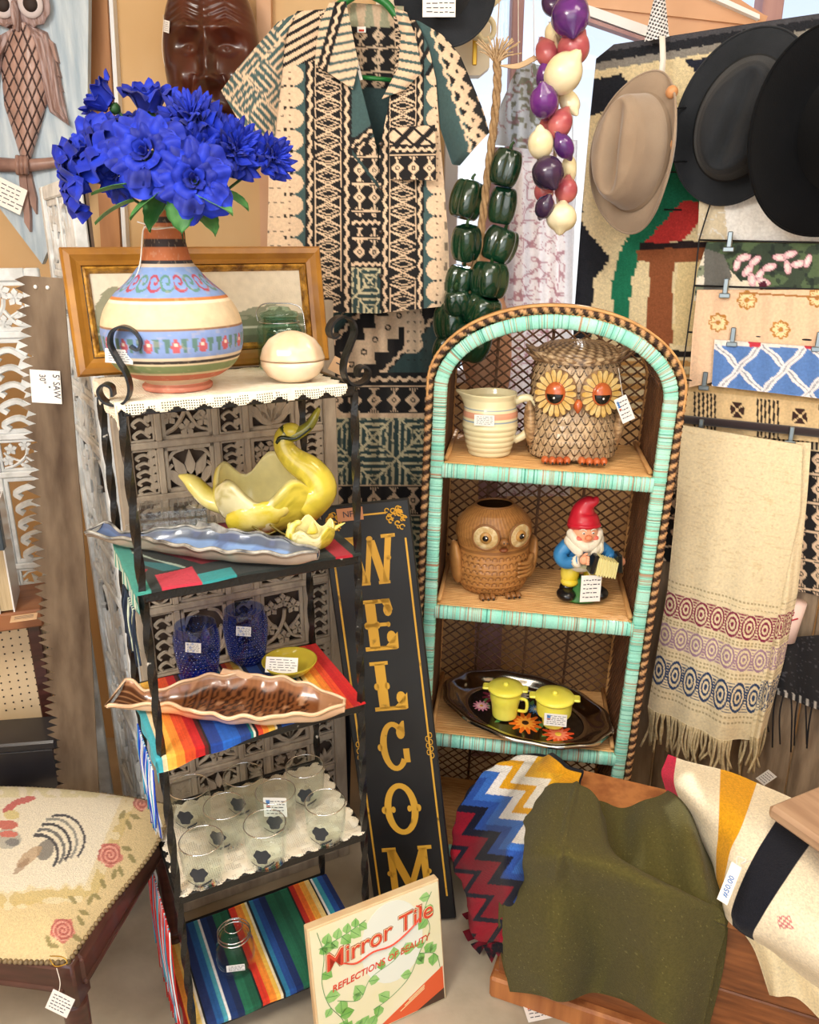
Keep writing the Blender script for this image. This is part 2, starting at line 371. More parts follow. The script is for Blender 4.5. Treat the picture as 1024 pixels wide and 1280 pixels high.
for i, z in enumerate(SHZ):
    t = .02
    fr = [box((RW/2, 0, z-t/2), (RW, .012, t), .002), box((RW/2, RD, z-t/2), (RW, .012, t), .002),
          box((0, RD/2, z-t/2), (.012, RD, t), .002), box((RW, RD/2, z-t/2), (.012, RD, t), .002)]
    sh = mk('shelf', join(fr), OLDBLACK, rack, False)
    g = []
    for k in range(-8, 22):                      # expanded-metal grating
        for s in (1, -1):
            a = np.array([k*.03, 0]); b = a+np.array([s*RD*.8, RD]); 
            if s < 0: a = a+[.1, 0]; b = b+[.1, 0]
            ts = [t_ for t_ in np.linspace(0, 1, 40) if 0 <= (a+(b-a)*t_)[0] <= RW]
            if len(ts) > 1:
                p, q = a+(b-a)*ts[0], a+(b-a)*ts[-1]; g.append(tube([(p[0], p[1], z-.004), (q[0], q[1], z-.004)], .0016, 4))
    mk('grating', join(g), OLDBLACK, sh, False, kind='stuff')

# ============================================================ ARCHED WICKER SHELF
ET = thing('arched_wicker_shelf', 'tall arched wicker shelf wrapped in turquoise cane with rope edging', 'wicker shelf', (.279, 1.80, 0), rot=(0, math.radians(2), math.radians(-8)))
EM = Matrix.Translation((.279, 1.80, 0)) @ Euler((0, math.radians(2), math.radians(-8))).to_matrix().to_4x4()
def EP(x, y, z): return np.array(EM @ Vector((x, y, z)))
HW, ZT, AH, ED = .256, 1.494, .16, .30
ESZ = [1.159, .79, .414, .055]
def archpath(hw, zt, ah, z0, n=220):
    zs = zt-ah; L_ = [(-hw, z) for z in np.linspace(z0, zs, int(n*.38), endpoint=False)]
    L_ += [(-hw*math.cos(a), zs+ah*math.sin(a)) for a in np.linspace(0, PI, int(n*.24))]
    L_ += [(hw, z) for z in np.linspace(zs, z0, int(n*.38)+1)[1:]]; return np.array(L_)
def resample(p, n):
    p = np.asarray(p, float); d = np.r_[0, np.cumsum(np.linalg.norm(np.diff(p, axis=0), axis=1))]; s = np.linspace(0, d[-1], n)
    return np.stack([np.interp(s, d, p[:, k]) for k in range(p.shape[1])], -1), s
CANE = M('cane_wrap', vcol=True, rough=.5, ns=300, vvar=.08)
TQ, TQ2, TAN = C('#86d8c4'), C('#b2e6d6'), C('#b9977a')
def wrapcol(s, n, seed=0):
    r = np.random.default_rng(seed); h = r.random(len(s)); hh = np.interp(s, s[::7], r.random(len(s[::7])))
    c = TQ[None]*(1-hh[:, None])+TQ2[None]*hh[:, None]
    c = np.where((h < .14)[:, None], TAN[None]*.9, c); c = np.where((h > .93)[:, None], C('#3f8f80')[None], c)
    return np.repeat(c[:, None], n, 1).reshape(-1, 3)
def wrapbar(name, p3, w, t, side, parent, seed):
    n = max(60, int(np.sum(np.linalg.norm(np.diff(p3, axis=0), axis=1))/.0016)); q, s = resample(p3, n)
    d = np.gradient(q, axis=0); d /= np.linalg.norm(d, axis=1)[:, None]; sd = np.cross(d, np.asarray(side, float)); sd /= np.linalg.norm(sd, axis=1)[:, None]
    sv = np.asarray(side, float)/np.linalg.norm(side); k = 10; a = np.arange(k)*2*PI/k+PI/k
    ca, sa = np.sign(np.cos(a))*abs(np.cos(a))**.5, np.sign(np.sin(a))*abs(np.sin(a))**.5
    wob = 1+.035*np.sin(np.arange(n)*PI)[:, None, None]+.03*np.random.default_rng(seed).standard_normal(n)[:, None, None]
    A = q[:, None]+(sd[:, None]*(ca*w/2)[None, :, None]+sv[None, None]*(sa*t/2)[None, :, None])*wob
    V, F = surf(A, False, True); return mk(name, (V, F.tolist()+[list(range(k)), list(range((n-1)*k, n*k))[::-1]]), CANE, parent, True, wrapcol(s, k, seed))
ap = archpath(HW, ZT, AH, 0.0)
wrapbar('wrapped_arch', np.c_[ap[:, 0], np.zeros(len(ap)), ap[:, 1]], .031, .022, (0, 1, 0), ET, 1)
ropeM = M('twisted_rope', vcol=True, rough=.7, ns=300)
ap2 = archpath(HW+.026, ZT+.026, AH+.018, 0.0); q, s = resample(np.c_[ap2[:, 0], np.zeros(len(ap2)), ap2[:, 1]], 1300)
for nm, yy, rr in (('rope_edge', .004, .009), ('rope_edge', .024, .009)):
    k = 8; ph = s[:, None]*260; aa = np.arange(k)*2*PI/k
    d = np.gradient(q, axis=0); d /= np.linalg.norm(d, axis=1)[:, None]; sd = np.cross(d, [0, 1., 0]); wv = np.cos(aa[None]+ph)
    r = rr*(1+.18*np.cos(2*(aa[None]+ph))); A = (q+[0, yy, 0])[:, None]+r[..., None]*(np.cos(aa)[None, :, None]*sd[:, None]+np.sin(aa)[None, :, None]*np.array([0, 1., 0]))
    c = np.where((wv > .15)[..., None], C('#c99a6a'), C('#3a2418')); V, F = surf(A, False, True); mk(nm, (V, F), ropeM, ET, True, c)
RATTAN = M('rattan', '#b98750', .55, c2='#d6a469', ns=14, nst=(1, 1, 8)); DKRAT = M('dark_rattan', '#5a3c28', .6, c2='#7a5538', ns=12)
hoop = archpath(HW+.03, ZT+.034, AH+.02, ZT-AH-.02)
mk('bent_cane_hood', strap(np.c_[hoop[:, 0], np.full(len(hoop), .02), hoop[:, 1]], .05, .005, (0, 1, 0)), RATTAN, ET, True)
inner = archpath(HW-.012, ZT-.014, AH-.006, 0.0)
def inside_arch(x, z, hw=HW-.006, zt=ZT-.008, ah=AH-.003):
    zs = zt-ah; return (abs(x) <= hw) & (z > .0) & ((z <= zs) | ((x/hw)**2+((z-zs)/ah)**2 <= 1))
def lattice(fn, inside, u0, u1, v0, v1, sp, ang, rad, seed=0):
    g = []; r = random.Random(seed)
    for s_ in (1, -1):
        d = np.array([math.cos(ang), s_*math.sin(ang)]); nrm = np.array([-d[1], d[0]]); R_ = math.hypot(u1-u0, v1-v0); c = np.array([(u0+u1)/2, (v0+v1)/2])
        for k in np.arange(-R_/2, R_/2, sp):
            k += r.uniform(-.12, .12)*sp
            t = np.linspace(-R_/2, R_/2, 220); p = c+nrm*k+d*t[:, None]
            ok = (p[:, 0] >= u0) & (p[:, 0] <= u1) & (p[:, 1] >= v0) & (p[:, 1] <= v1) & inside(p[:, 0], p[:, 1])
            ix = np.where(ok)[0]
            if len(ix) < 3: continue
            a, b = p[ix[0]], p[ix[-1]]; m = 3
            g.append(tube([fn(*(a+(b-a)*f), s_) for f in np.linspace(0, 1, m)], rad, 4, cap=False))
    return join(g)
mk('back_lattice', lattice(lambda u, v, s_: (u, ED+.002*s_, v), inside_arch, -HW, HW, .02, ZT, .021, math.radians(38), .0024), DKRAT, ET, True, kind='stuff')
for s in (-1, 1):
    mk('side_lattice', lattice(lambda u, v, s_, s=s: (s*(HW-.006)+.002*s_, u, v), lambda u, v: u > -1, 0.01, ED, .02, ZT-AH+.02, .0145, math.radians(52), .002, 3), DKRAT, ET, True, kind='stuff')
# hood lattice: the vaulted side under the arch
g = []
for k in np.linspace(0, PI, 46):
    x, z = (HW-.006)*math.cos(k), ZT-.008-AH+AH*math.sin(k); g.append(tube([(x, .01, z), (x, ED, z)], .0018, 4, cap=False))
for yy in np.linspace(.03, ED, 10): g.append(tube([((HW-.006)*math.cos(k), yy, ZT-.008-AH+AH*math.sin(k)) for k in np.linspace(0, PI, 40)], .002, 4, cap=False))
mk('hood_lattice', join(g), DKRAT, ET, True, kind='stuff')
ba = archpath(HW-.004, ZT-.004, AH, 0.0); mk('back_arch', tube(np.c_[ba[:, 0], np.full(len(ba), ED), ba[:, 1]][::3], .0095, 8), RATTAN, ET)
for x in (-.14, 0.0, .12): mk('back_cane', tube([(x, ED+.006, 0.02), (x, ED+.006, ZT-.05)], .004, 6), DKRAT, ET)
REED = M('reed', '#c48f52', .5, c2='#e0b173', ns=10, nst=(2, 30, 30), bump=.2, bs=80)
for i, z in enumerate(ESZ):
    sh = wrapbar('shelf_rail', np.array([(-HW+.012, -.002, z-.02), (HW-.012, -.002, z-.02)]), .034, .02, (0, 1, 0), ET, 10+i)
    g = []; r = random.Random(i)
    for k in range(30):
        y = .008+k*(ED-.016)/29; g.append(box((0, y, z-.005+r.uniform(-.0006, .0006)), (2*HW-.03, (ED-.016)/29*.86, .008), .002))
    mk('reed_shelf', join(g), REED, ET, False, kind='stuff')
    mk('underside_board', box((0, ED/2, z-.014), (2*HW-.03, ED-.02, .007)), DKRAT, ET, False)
    for s in (-1, 1): mk('side_cane', tube([(s*(HW-.02), .01, z+.006), (s*(HW-.02), ED, z+.006)], .006, 6), RATTAN, ET)

# ============================================================ LEANING WELCOME BOARD
bb = Pz(521, 1152, 0.0); tp = P(455, 629, 1.735)
up = tp-bb; BL = np.linalg.norm(up); up /= BL; wd = np.array([1, -.04, 0]); wd -= up*np.dot(wd, up); wd /= np.linalg.norm(wd); bn = np.cross(wd, up)   # bn points to the viewer
Rb = Matrix([[wd[i], -bn[i], up[i]] for i in range(3)])
SBLK = M('black_board', '#17181a', .42, c2='#222426', ns=5, bump=.05, bs=60); GOLD = M('worn_gold_print', '#d3a136', .5, c2='#6e5118', ns=30, contrast=(.62, .74)); 
sign = thing('welcome_sign', 'tall black board lettered WELCOME in gold, leaning between rack and wicker shelf', 'sign', bb, rot=Rb.to_euler())
BW = .205
mk('board', box((0, .009, BL/2), (BW, .018, BL), .003), SBLK, sign, False)
def s_uv(px, py): p = Pl(px, py, bb, bn)-bb; return np.dot(p, wd), np.dot(p, up)
def flat(polys, y=-.0008, t=.0012): return join([prism(p, t, -y-t, axis='y') if True else None for p in polys])
def glyph(ch):
    o = []
    def R(a, b, c, d): o.append([(a, b), (c, b), (c, d), (a, d)])
    def diag(x0, y0, x1, y1, w): o.append([(x0-w/2, y0), (x0+w/2, y0), (x1+w/2, y1), (x1-w/2, y1)])
    def arc(cx, cy, rx, ry, w, a0, a1, n=22, wx=None):
        wx = w if wx is None else wx; a = np.radians(np.linspace(a0, a1, n))
        o.append([(cx+rx*math.cos(t), cy+ry*math.sin(t)) for t in a]+[(cx+(rx-wx)*math.cos(t), cy+(ry-w)*math.sin(t)) for t in a[::-1]])
    def ball(cx, cy, r): o.append([(cx+r*math.cos(t), cy+r*math.sin(t)) for t in np.linspace(0, 2*PI, 13)[:-1]])
    if ch == 'W':
        diag(.16, .96, .30, .04, .15); diag(.50, .90, .36, .04, .10); diag(.52, .90, .68, .04, .15); diag(.86, .96, .72, .04, .12)
        R(.02, .93, .32, 1.0); R(.72, .93, .99, 1.0); R(.22, 0, .42, .06); R(.58, 0, .80, .06); ball(.22, .52, .05); ball(.82, .52, .05); ball(.5, .93, .06)
    if ch == 'M':
        R(.10, .04, .24, .96); R(.76, .04, .90, .96); diag(.18, .96, .50, .20, .17); diag(.82, .96, .50, .20, .13)
        R(0, .93, .28, 1.0); R(.72, .93, 1.0, 1.0); R(.02, 0, .32, .07); R(.68, 0, .98, .07); ball(.10, .5, .05); ball(.90, .5, .05)
    if ch in 'EL':
        R(.18, .04, .46, .96); R(.05, .93, .55, 1.0); R(.05, 0, .90, .08); o.append([(.40, .08), (.62, .08), (.80, .20), (.98, .34), (.96, .02), (.9, 0)]); ball(.80, .24, .13); ball(.17, .5, .07); ball(.46, .5, .07)
        if ch == 'E': R(.40, .92, .85, 1.0); ball(.78, .78, .12); o.append([(.60, 1), (.86, 1), (.92, .78), (.8, .72)]); R(.1, .47, .78, .54); ball(.76, .5, .05)
    if ch == 'C':
        arc(.55, .5, .42, .5, .10, 52, 322, wx=.2); ball(.78, .77, .13); o.append([(.70, .88), (.86, 1.0), (.92, 1.0), (.90, .72)]); R(.80, .16, .98, .44); ball(.12, .5, .07)
    if ch == 'O': arc(.5, .5, .46, .5, .10, 0, 360, 34, wx=.19); ball(.03, .5, .07); ball(.97, .5, .07); ball(.28, .5, .06); ball(.72, .5, .06)
    return o
for ch, cx, cy, wpx, hpx in (('W', 465, 700, 66, 62), ('E', 474, 781, 46, 64), ('L', 486, 857, 46, 62), ('C', 491, 933, 42, 62), ('O', 502, 1011, 46, 65), ('M', 512, 1090, 62, 64)):
    u, v = s_uv(cx, cy); u0, v0 = s_uv(cx-wpx/2, cy); u1, _ = s_uv(cx+wpx/2, cy); _, va = s_uv(cx, cy+hpx/2); _, vb = s_uv(cx, cy-hpx/2); gw, gh = u1-u0, vb-va
    mk('letter_'+ch.lower(), flat([[(u-gw/2+a*gw, va+b*gh) for a, b in pl] for pl in glyph(ch)]), GOLD, sign, False)
g = []
for s in (-1, 1):
    g.append(box((s*(BW/2-.017), -.0006, BL/2-.01), (.0045, .0012, BL-.16))); 
    for zz in (.42,):
        for k in range(7): g.append(xf(tube([(.004*math.cos(t), 0, .007*math.sin(t)) for t in np.linspace(0, 2*PI, 12)], .0012, 4), (s*(BW/2-.017)+.004*(-1)**k, -.001, BL*zz+k*.009)))
g.append(box((0, -.0006, BL-.027), (BW-.11, .0012, .004)))
r = random.Random(4)
for s in (-1, 1):
    for k in range(26):
        a = r.uniform(0, PI/2); rr = .008+.038*r.random(); cx, cz = s*(BW/2-.014-rr*math.cos(a)*.9), BL-.018-rr*math.sin(a)*1.1
        q = r.uniform(.003, .006); g.append(xf(tube([(q*math.cos(t), 0, q*math.sin(t)) for t in np.linspace(0, 5, 9)], .0014, 4), (cx, -.001, cz)))
mk('gold_border', join(g), GOLD, sign, False)
u, v = s_uv(431, 641); KRAFT = M('kraft_card', '#c98d68', .8); nt = mk('paper_note', box((0, 0, 0), (.06, .0008, .03)), KRAFT, sign, False, loc=(u+.012, -.003, v-.004)); text('note_lettering', 'NFS', .02, INK, nt, (-.0, -.001, 0), (PI/2, 0, 0))

# ============================================================ CARVED WOODEN SCREENS
GREYW = M('weathered_grey_wood', '#94887a', .85, c2='#b8ab98', ns=12, nst=(3, 3, .8), contrast=(.3, .7), bump=.4, bs=80)
WHTW = M('whitewashed_wood', '#c6cacb', .8, c2='#e2e6e8', ns=26, contrast=(.35, .6), bump=.4, bs=80)
DKB = M('dark_back_and_shade', '#4b3d33', .9, c2='#5e4d40', ns=6)  # board colour holding the shade behind carvings; also used for the picture back
def leaf_out(cx, cz, ang, ln, w):
    pts = [(0, 0), (.3, .5), (.45, .38), (.6, .5), (.8, .25), (1, 0), (.8, -.25), (.6, -.5), (.45, -.38), (.3, -.5)]
    c, s = math.cos(ang), math.sin(ang); return [(cx+a*ln*c-b*w*s, cz+a*ln*s+b*w*c) for a, b in pts]
def carved(kind, w, h, t=.010):
    """openwork floral tile in x,z centred on the origin"""
    g = []; r = random.Random(kind*7+int(w*1000)); f = min(w, h)*.09
    for a, b, c_, d in ((0, h/2-f/2, w, f), (0, -h/2+f/2, w, f), (-w/2+f/2, 0, f, h), (w/2-f/2, 0, f, h)): g.append(box((a, 0, b), (c_, t, d), .0015))
    def vine(p, rad): g.append(tube([(a*w, -.001, b*h) for a, b in bez(p, 16)], rad*min(w, h), 5, flat=.8))
    def lf(x, z, a, l, ww): g.append(xf(prism(leaf_out(0, 0, a, l*min(w, h), ww*min(w, h)), t*.8, -t*.35, 'y'), (x*w, 0, z*h)))
    if kind == 0:      # fan of acanthus leaves
        for k, a in enumerate((35, 62, 90, 118, 145)): lf(0, -.40, math.radians(a), .8, .22)
        for s in (-1, 1): vine([(0, -.42), (s*.2, -.38), (s*.38, -.2), (s*.42, 0), (s*.34, .1)], .05); vine([(s*.1, .42), (s*.3, .36), (s*.42, .2)], .05)
    elif kind == 1:    # vine with three flowers
        vine([(-.42, -.4), (-.2, -.3), (0, -.05), (.05, .15)], .06); vine([(.42, -.4), (.2, -.32), (.02, -.08)], .055); vine([(-.1, -.2), (-.3, -.05), (-.4, .1)], .045); vine([(.12, -.22), (.3, -.1), (.4, .0)], .045)
        for cx, cz in ((-.26, .2), (.26, .18), (.02, .3), (-.34, -.15), (.33, -.22), (0, -.34)):
            for k in range(5): lf(cx, cz, k*2*PI/5+.3, .19, .13)
    elif kind == 2:    # scrolls for narrow tiles
        for z in np.linspace(-.36, .36, 5):
            s = 1 if int(z*100) % 2 else -1; vine([(-.3*s, z-.08), (0, z+.02), (.3*s, z-.04), (.2*s, z-.1)], .09); lf(-.1*s, z, math.radians(70*s+90), .5, .3)
    elif kind == 3:    # plain carved block with a rosette
        g.append(box((0, .001, 0), (w-f, t*.6, h-f)))
        for k in range(6): lf(0, 0, k*PI/3, .4, .16)
    else:
        for s in (-1, 1):
            for q in (-1, 1): vine([(0, 0), (s*.2, q*.12), (s*.34, q*.3), (s*.2, q*.4), (s*.1, q*.3)], .06); lf(s*.06, q*.06, math.atan2(q, s), .42, .2)
        for k in range(4): lf(0, 0, k*PI/2, .3, .16)
    return join(g)
_tiles = {}
def leaf_panel(root, org, rz, w, h, cols, rows, mat, z0=0, post=.032, shade_sheet=True):
    """cols, rows: lists of openings; posts and rails between them"""
    rot = (0, 0, rz); c, s = math.cos(rz), math.sin(rz)
    def put(o, x, z): o.location = (org[0]+c*x, org[1]+s*x, z0+z); o.rotation_euler = rot
    for x in (post/2, w-post/2): o = mk('screen_post', box((0, 0, h/2), (post, .026, h), .003), mat, root, False); put(o, x, 0)
    n = len(cols); k = (w-2*post-(n-1)*.014)/sum(cols); m = len(rows); kz = (h-.06-(m-1)*.016)/sum(rows)
    z = .03
    for j, rr in enumerate(rows):
        hh = rr*kz; x = post
        for i, cc in enumerate(cols):
            ww = cc*k; kind = 2 if hh > 1.6*ww else (0 if (i+j) % 3 == 0 else (1 if hh*ww > .008 else (4 if (i+j) % 3 == 1 else 3)))
            key = (kind, round(ww, 3), round(hh, 3), mat.name)
            if key not in _tiles: o = _tiles[key] = mk('carved_tile', carved(kind, ww, hh), mat, root, False)
            else: o = dup(_tiles[key], parent=root)
            put(o, x+ww/2, z+hh/2); x += ww
            if i < n-1 : 
                o = mk('stile', box((0, 0, 0), (.014, .018, hh), .002), mat, root, False); put(o, x+.007, z+hh/2); x += .014
        z += hh
        if j < m-1: o = mk('rail', box((0, 0, 0), (w-2*post, .020, .016), .003), mat, root, False); put(o, w/2, z+.008); z += .016
    for zz in (.015, h-.015): o = mk('rail', box((0, 0, 0), (w-2*post, .022, .03), .003), mat, root, False); put(o, w/2, zz)
    if shade_sheet: o = mk('added_shade_board', box((0, .02, h/2), (w-.01, .006, h-.02)), DKB, root, False); put(o, w/2, 0)  # dark board added behind the openwork to imitate the shade in its openings
HG = np.array([-.622, 1.635, 0])
fs = thing('carved_panel_screen', 'grey weathered carved wooden screen standing behind the black metal rack', 'screen', HG, RZ)
leaf_panel(fs, (0, 0), 0, .50, 1.535, [.5, 1, .5, 1, .5], [1, 1.5, .8, 1.5, 1, 1.5, .8, 1.5, 1, 1.4, .9], GREYW)
FE = np.array([-.86, 2.03, 0]); dv = FE-HG
ws = thing('folding_screen', 'tall whitewashed openwork folding screen standing behind the long saw', 'screen', FE)
ang = math.atan2(-dv[1], -dv[0]); leaf_panel(ws, (0, 0), ang, float(np.linalg.norm(dv))-.06, 1.78, [1, 1.0], [1.2, 2, .7, 2, .7, 2, .7, 2, 1.2], WHTW, shade_sheet=True)
ws2 = thing('folding_screen', 'low whitewashed openwork screen behind the books at the left edge', 'screen', (-1.33, 1.88, 0))
leaf_panel(ws2, (0, 0), math.radians(14), .46, 1.60, [1, 1.0, 1], [1, 2, .7, 2, .7, 2, .7, 2, 1], WHTW, shade_sheet=False)

# ============================================================ CROSSCUT SAW
RUST = M('rusty_steel', '#4c3b2d', .6, metal=.3, c2='#85735f', ns=9, nst=(2.2, 2, .6), contrast=(.3, .7), bump=.2, bs=40)
sb = P(97, 990, 1.62); st_ = P(52, 346, 1.66); d = st_-sb; d /= np.linalg.norm(d); s0 = sb-d*(sb[2]-.0)/d[2]; SL = np.linalg.norm(st_-s0)
ax = np.array([1, 0, 0])-d*d[0]; ax /= np.linalg.norm(ax); an = np.cross(ax, d); Rs = Matrix([[ax[i], -an[i], d[i]] for i in range(3)])
saw = thing('crosscut_saw', 'long rusty two-man saw blade with ragged teeth standing on end', 'saw', s0, rot=Rs.to_euler())
pts = [(.050, 0), (.056, SL*.5), (.044, SL)]; zz = SL; k = 0; left = [( -.036, SL)]
while zz > .03:
    w = -.040-.016*math.sin(PI*min(1, (SL-zz)/SL*.9+.1)); 
    if k % 3 < 2: left += [(w+.012, zz), (w-.008, zz-.008), (w+.012, zz-.017)]; zz -= .017
    else: left += [(w+.022, zz-.004), (w+.004, zz-.010), (w-.002, zz-.016), (w+.02, zz-.024)]; zz -= .026
    k += 1
pts += left+[(-.036, 0)]
mk('blade', prism(pts, .0025, 0, 'y'), RUST, saw, False)
for x in (-.012, .012): mk('rivet', xf(ell((0, 0, 0), (.004, .003, .004), 10, 8), (x, -.004, SL-.02)), CARD, saw)
def saw_uv(px, py): p = Pl(px, py, s0, an)-s0; return np.dot(p, ax), np.dot(p, d)
u, v = saw_uv(59, 483); tg = mk('price_tag', box((0, 0, 0), (.062, .0008, .068)), CARD, saw, False, loc=(u, -.006, v))
text('tag_lettering', "5' SAW", .02, INK, tg, (.022, -.001, .002), (PI/2, PI/2, 0), sx=.8); text('tag_lettering', '30"', .018, INK, tg, (-.006, -.001, .016), (PI/2, PI/2, 0), sx=.8)
mk('ink_dot', ell((.008, -.001, 0), (.002, .0006, .002), 8, 6), INK, tg)
# ============================================================ THINGS ON THE BLACK RACK
def chip(o): return o
# ---- painted clay vase
vb = on_shelf(223, 485, 0, .004); VM = mpp(vb)*.975
prof = [(36, 494), (42, 493), (43.5, 488), (40, 483), (58, 475), (74, 463), (83, 447), (86, 430), (85, 413), (79, 396), (67, 380), (50, 365), (38, 352), (30, 341), (25, 322), (22, 300), (20, 282), (21.5, 269)]
pv = bez([(r*VM, (494-y)*VM*1.02) for r, y in prof], 240); pv = np.vstack([pv, [(18*VM, pv[-1, 1]), (17*VM, pv[-1, 1]-.03)]])
nV = 260; Gv = lathe(pv, nV, True, True); zy = 494-np.repeat(pv[:, 1], nV)/VM/1.02; an_ = np.tile(np.arange(nV)*2*PI/nV, len(pv))
pt = Paint(an_*60, zy, '#b5683f')
for a, b, c in ((264, 276, '#6f6a45'), (276, 279, '#d8c4a0'), (292, 300, '#2e2622'), (303, 305, '#d9bb94'), (316, 326, '#33292a'), (341, 344, '#2a2a30'), (344, 348, '#c9b8a8'), (348, 381, '#7e9bcf'), (381, 384, '#c8793f'), (384, 387, '#f0dfc3'),
                (387, 414, '#d9c4a2'), (414, 416, '#8d6b52'), (416, 447, '#7f98cc'), (447, 450, '#d9c7ae'), (450, 453, '#3a3430'), (453, 456, '#e0cba8'), (456, 465, '#7c8a5c'), (465, 468, '#c9b48c'), (468, 476, '#b9664a'), (476, 484, '#cdb99b'), (484, 500, '#cf8570')):
    pt.m((zy >= a) & (zy < b), c)
u = (an_*60) % 34
for k, (cx, cl) in enumerate(((8, '#a8485a'), (25, '#5c8a80'))):
    rr = np.hypot((u-cx), (zy-364)*1.0); sp = np.abs(((rr+np.arctan2(zy-364, u-cx)*1.6) % 8)-4) < 1.6; pt.m(sp & (rr < 11), cl)
u = (an_*70) % 26; pt.m((zy > 424) & (zy < 440) & (np.abs(u-13) < 5-(abs(zy-434))*.4), '#b75a63'); pt.m((zy > 424) & (zy < 441) & (np.abs(np.abs(u-13)-8) < 1.4+.12*(440-zy)), '#5a7d78'); pt.m((zy > 429) & (zy < 433) & (np.abs(u-13) < 1.5), '#e8cfc0')
pt.m((noise2(an_*40, zy, 3, 3) > .8), '#cdb59a', .2)
vase = thing('painted_clay_vase', 'long-necked clay vase painted with blue, cream and rust bands on top of rack', 'vase', vb)
mk('vase_body', Gv, MATTE, vase, True, pt.c.reshape(-1, 3))
# price string and shelf card
mk('price_string', tube(bez([(-.03, -.035, .268), (-.012, -.04, .262), (-.024, -.03, .255), (-.034, -.035, .2), (-.05, -.065, .15), (-.055, -.085, .09)], 30), .0012, 5), STRING, vase)
mk('price_string', tube(bez([(-.026, -.018, .262), (-.005, -.031, .257), (.02, -.024, .26), (.028, .01, .262)], 20), .0009, 5), STRING, vase)
t_ = put_tag(vase, (-.058, -.105, .068), (0, .1, .1), .042, .022, 0, 3, name='hanging_card')
# ---- blue cloth flowers
BLU = M('blue_petal_cloth', '#061f96', .65, c2='#0e31c2', ns=30, sheen=.05, bump=.15, bs=60); BLUD = M('deep_blue_petal_cloth', '#051672', .65, c2='#0a249e', ns=30, sheen=.05)
STEM = M('green_stem', '#27502a', .5); LEAFM = M('cloth_leaf', '#2f6b35', .5, c2='#5c9350', ns=25, bump=.2, bs=90)
def petal(a0, a1, rb, ln, w, curl, ruf=0, seed=0, nu=11, nv=9):
    u = np.linspace(-1, 1, nu)[None, :]; v = np.linspace(0, 1, nv)[:, None]; r = np.random.default_rng(seed); ph = r.random(3)*6
    al = a0+(a1-a0)*v**1.2; ds = ln/(nv-1); R = rb+np.cumsum(np.sin(al)*ds, 0); Z = np.cumsum(np.cos(al)*ds, 0)
    wid = w*(np.sin(PI*np.clip(v*.62+.12, 0, 1))**.7)*(1-.25*v**6)
    phi = u*wid; tip = 1-.16*np.abs(u)**2.5*v**2; rf = ruf*v**2*np.sin(phi*9+ph[0])+ruf*.6*v**2*np.sin(u*7+ph[1])
    R2 = R*tip+curl*v**5*ln*.35+rf*.5; Z2 = Z*tip-curl*v**6*ln*.35-np.abs(u)**2*v*ln*.05+rf
    return np.stack([R2*np.cos(phi)*np.ones_like(v), R2*np.sin(phi), Z2*np.ones_like(u)], -1)
def solid(A, t=.0007):
    N = normals(A); n0, n1 = A.shape[:2]; m = n0*n1; ix = np.arange(m).reshape(n0, n1); F1 = gridF(n0, n1)
    rim = np.concatenate([ix[0, :], ix[1:, -1], ix[-1, -2::-1], ix[-2:0:-1, 0]]); r2 = np.roll(rim, -1)
    return np.vstack([A.reshape(-1, 3), (A-N*t).reshape(-1, 3)]), np.vstack([F1, F1[:, ::-1]+m, np.stack([rim, r2, r2+m, rim+m], -1)[:, ::-1]])
ROSE_L = [(3, .1, .25, .002, .024, 1.2, 0, .001), (4, .12, .45, .005, .031, 1.05, .25, .002), (5, .2, .70, .009, .036, .95, .6, .003), (6, .3, 1.0, .013, .041, .8, 1.0, .0045), (5, .7, 1.35, .012, .040, .8, 1.0, .005)]
BUD_L = [(3, .05, .15, .003, .028, 1.3, 0, .001), (4, .25, .2, .008, .036, 1.1, .15, .002), (5, .5, .35, .010, .041, 1.0, .6, .004)]
PM = {}
def petal_mesh(key, args):
    if key not in PM:
        V, F = solid(petal(*args)); me = bpy.data.meshes.new('petal'); me.from_pydata(V.tolist(), [], F.tolist()); me.polygons.foreach_set('use_smooth', [True]*len(me.polygons)); me.materials.append(BLU if sum(map(ord, str(key))) % 3 else BLUD); PM[key] = me
    return PM[key]
fl_n = 0
MOUTH = np.array(P(220, 285, vb[1]))
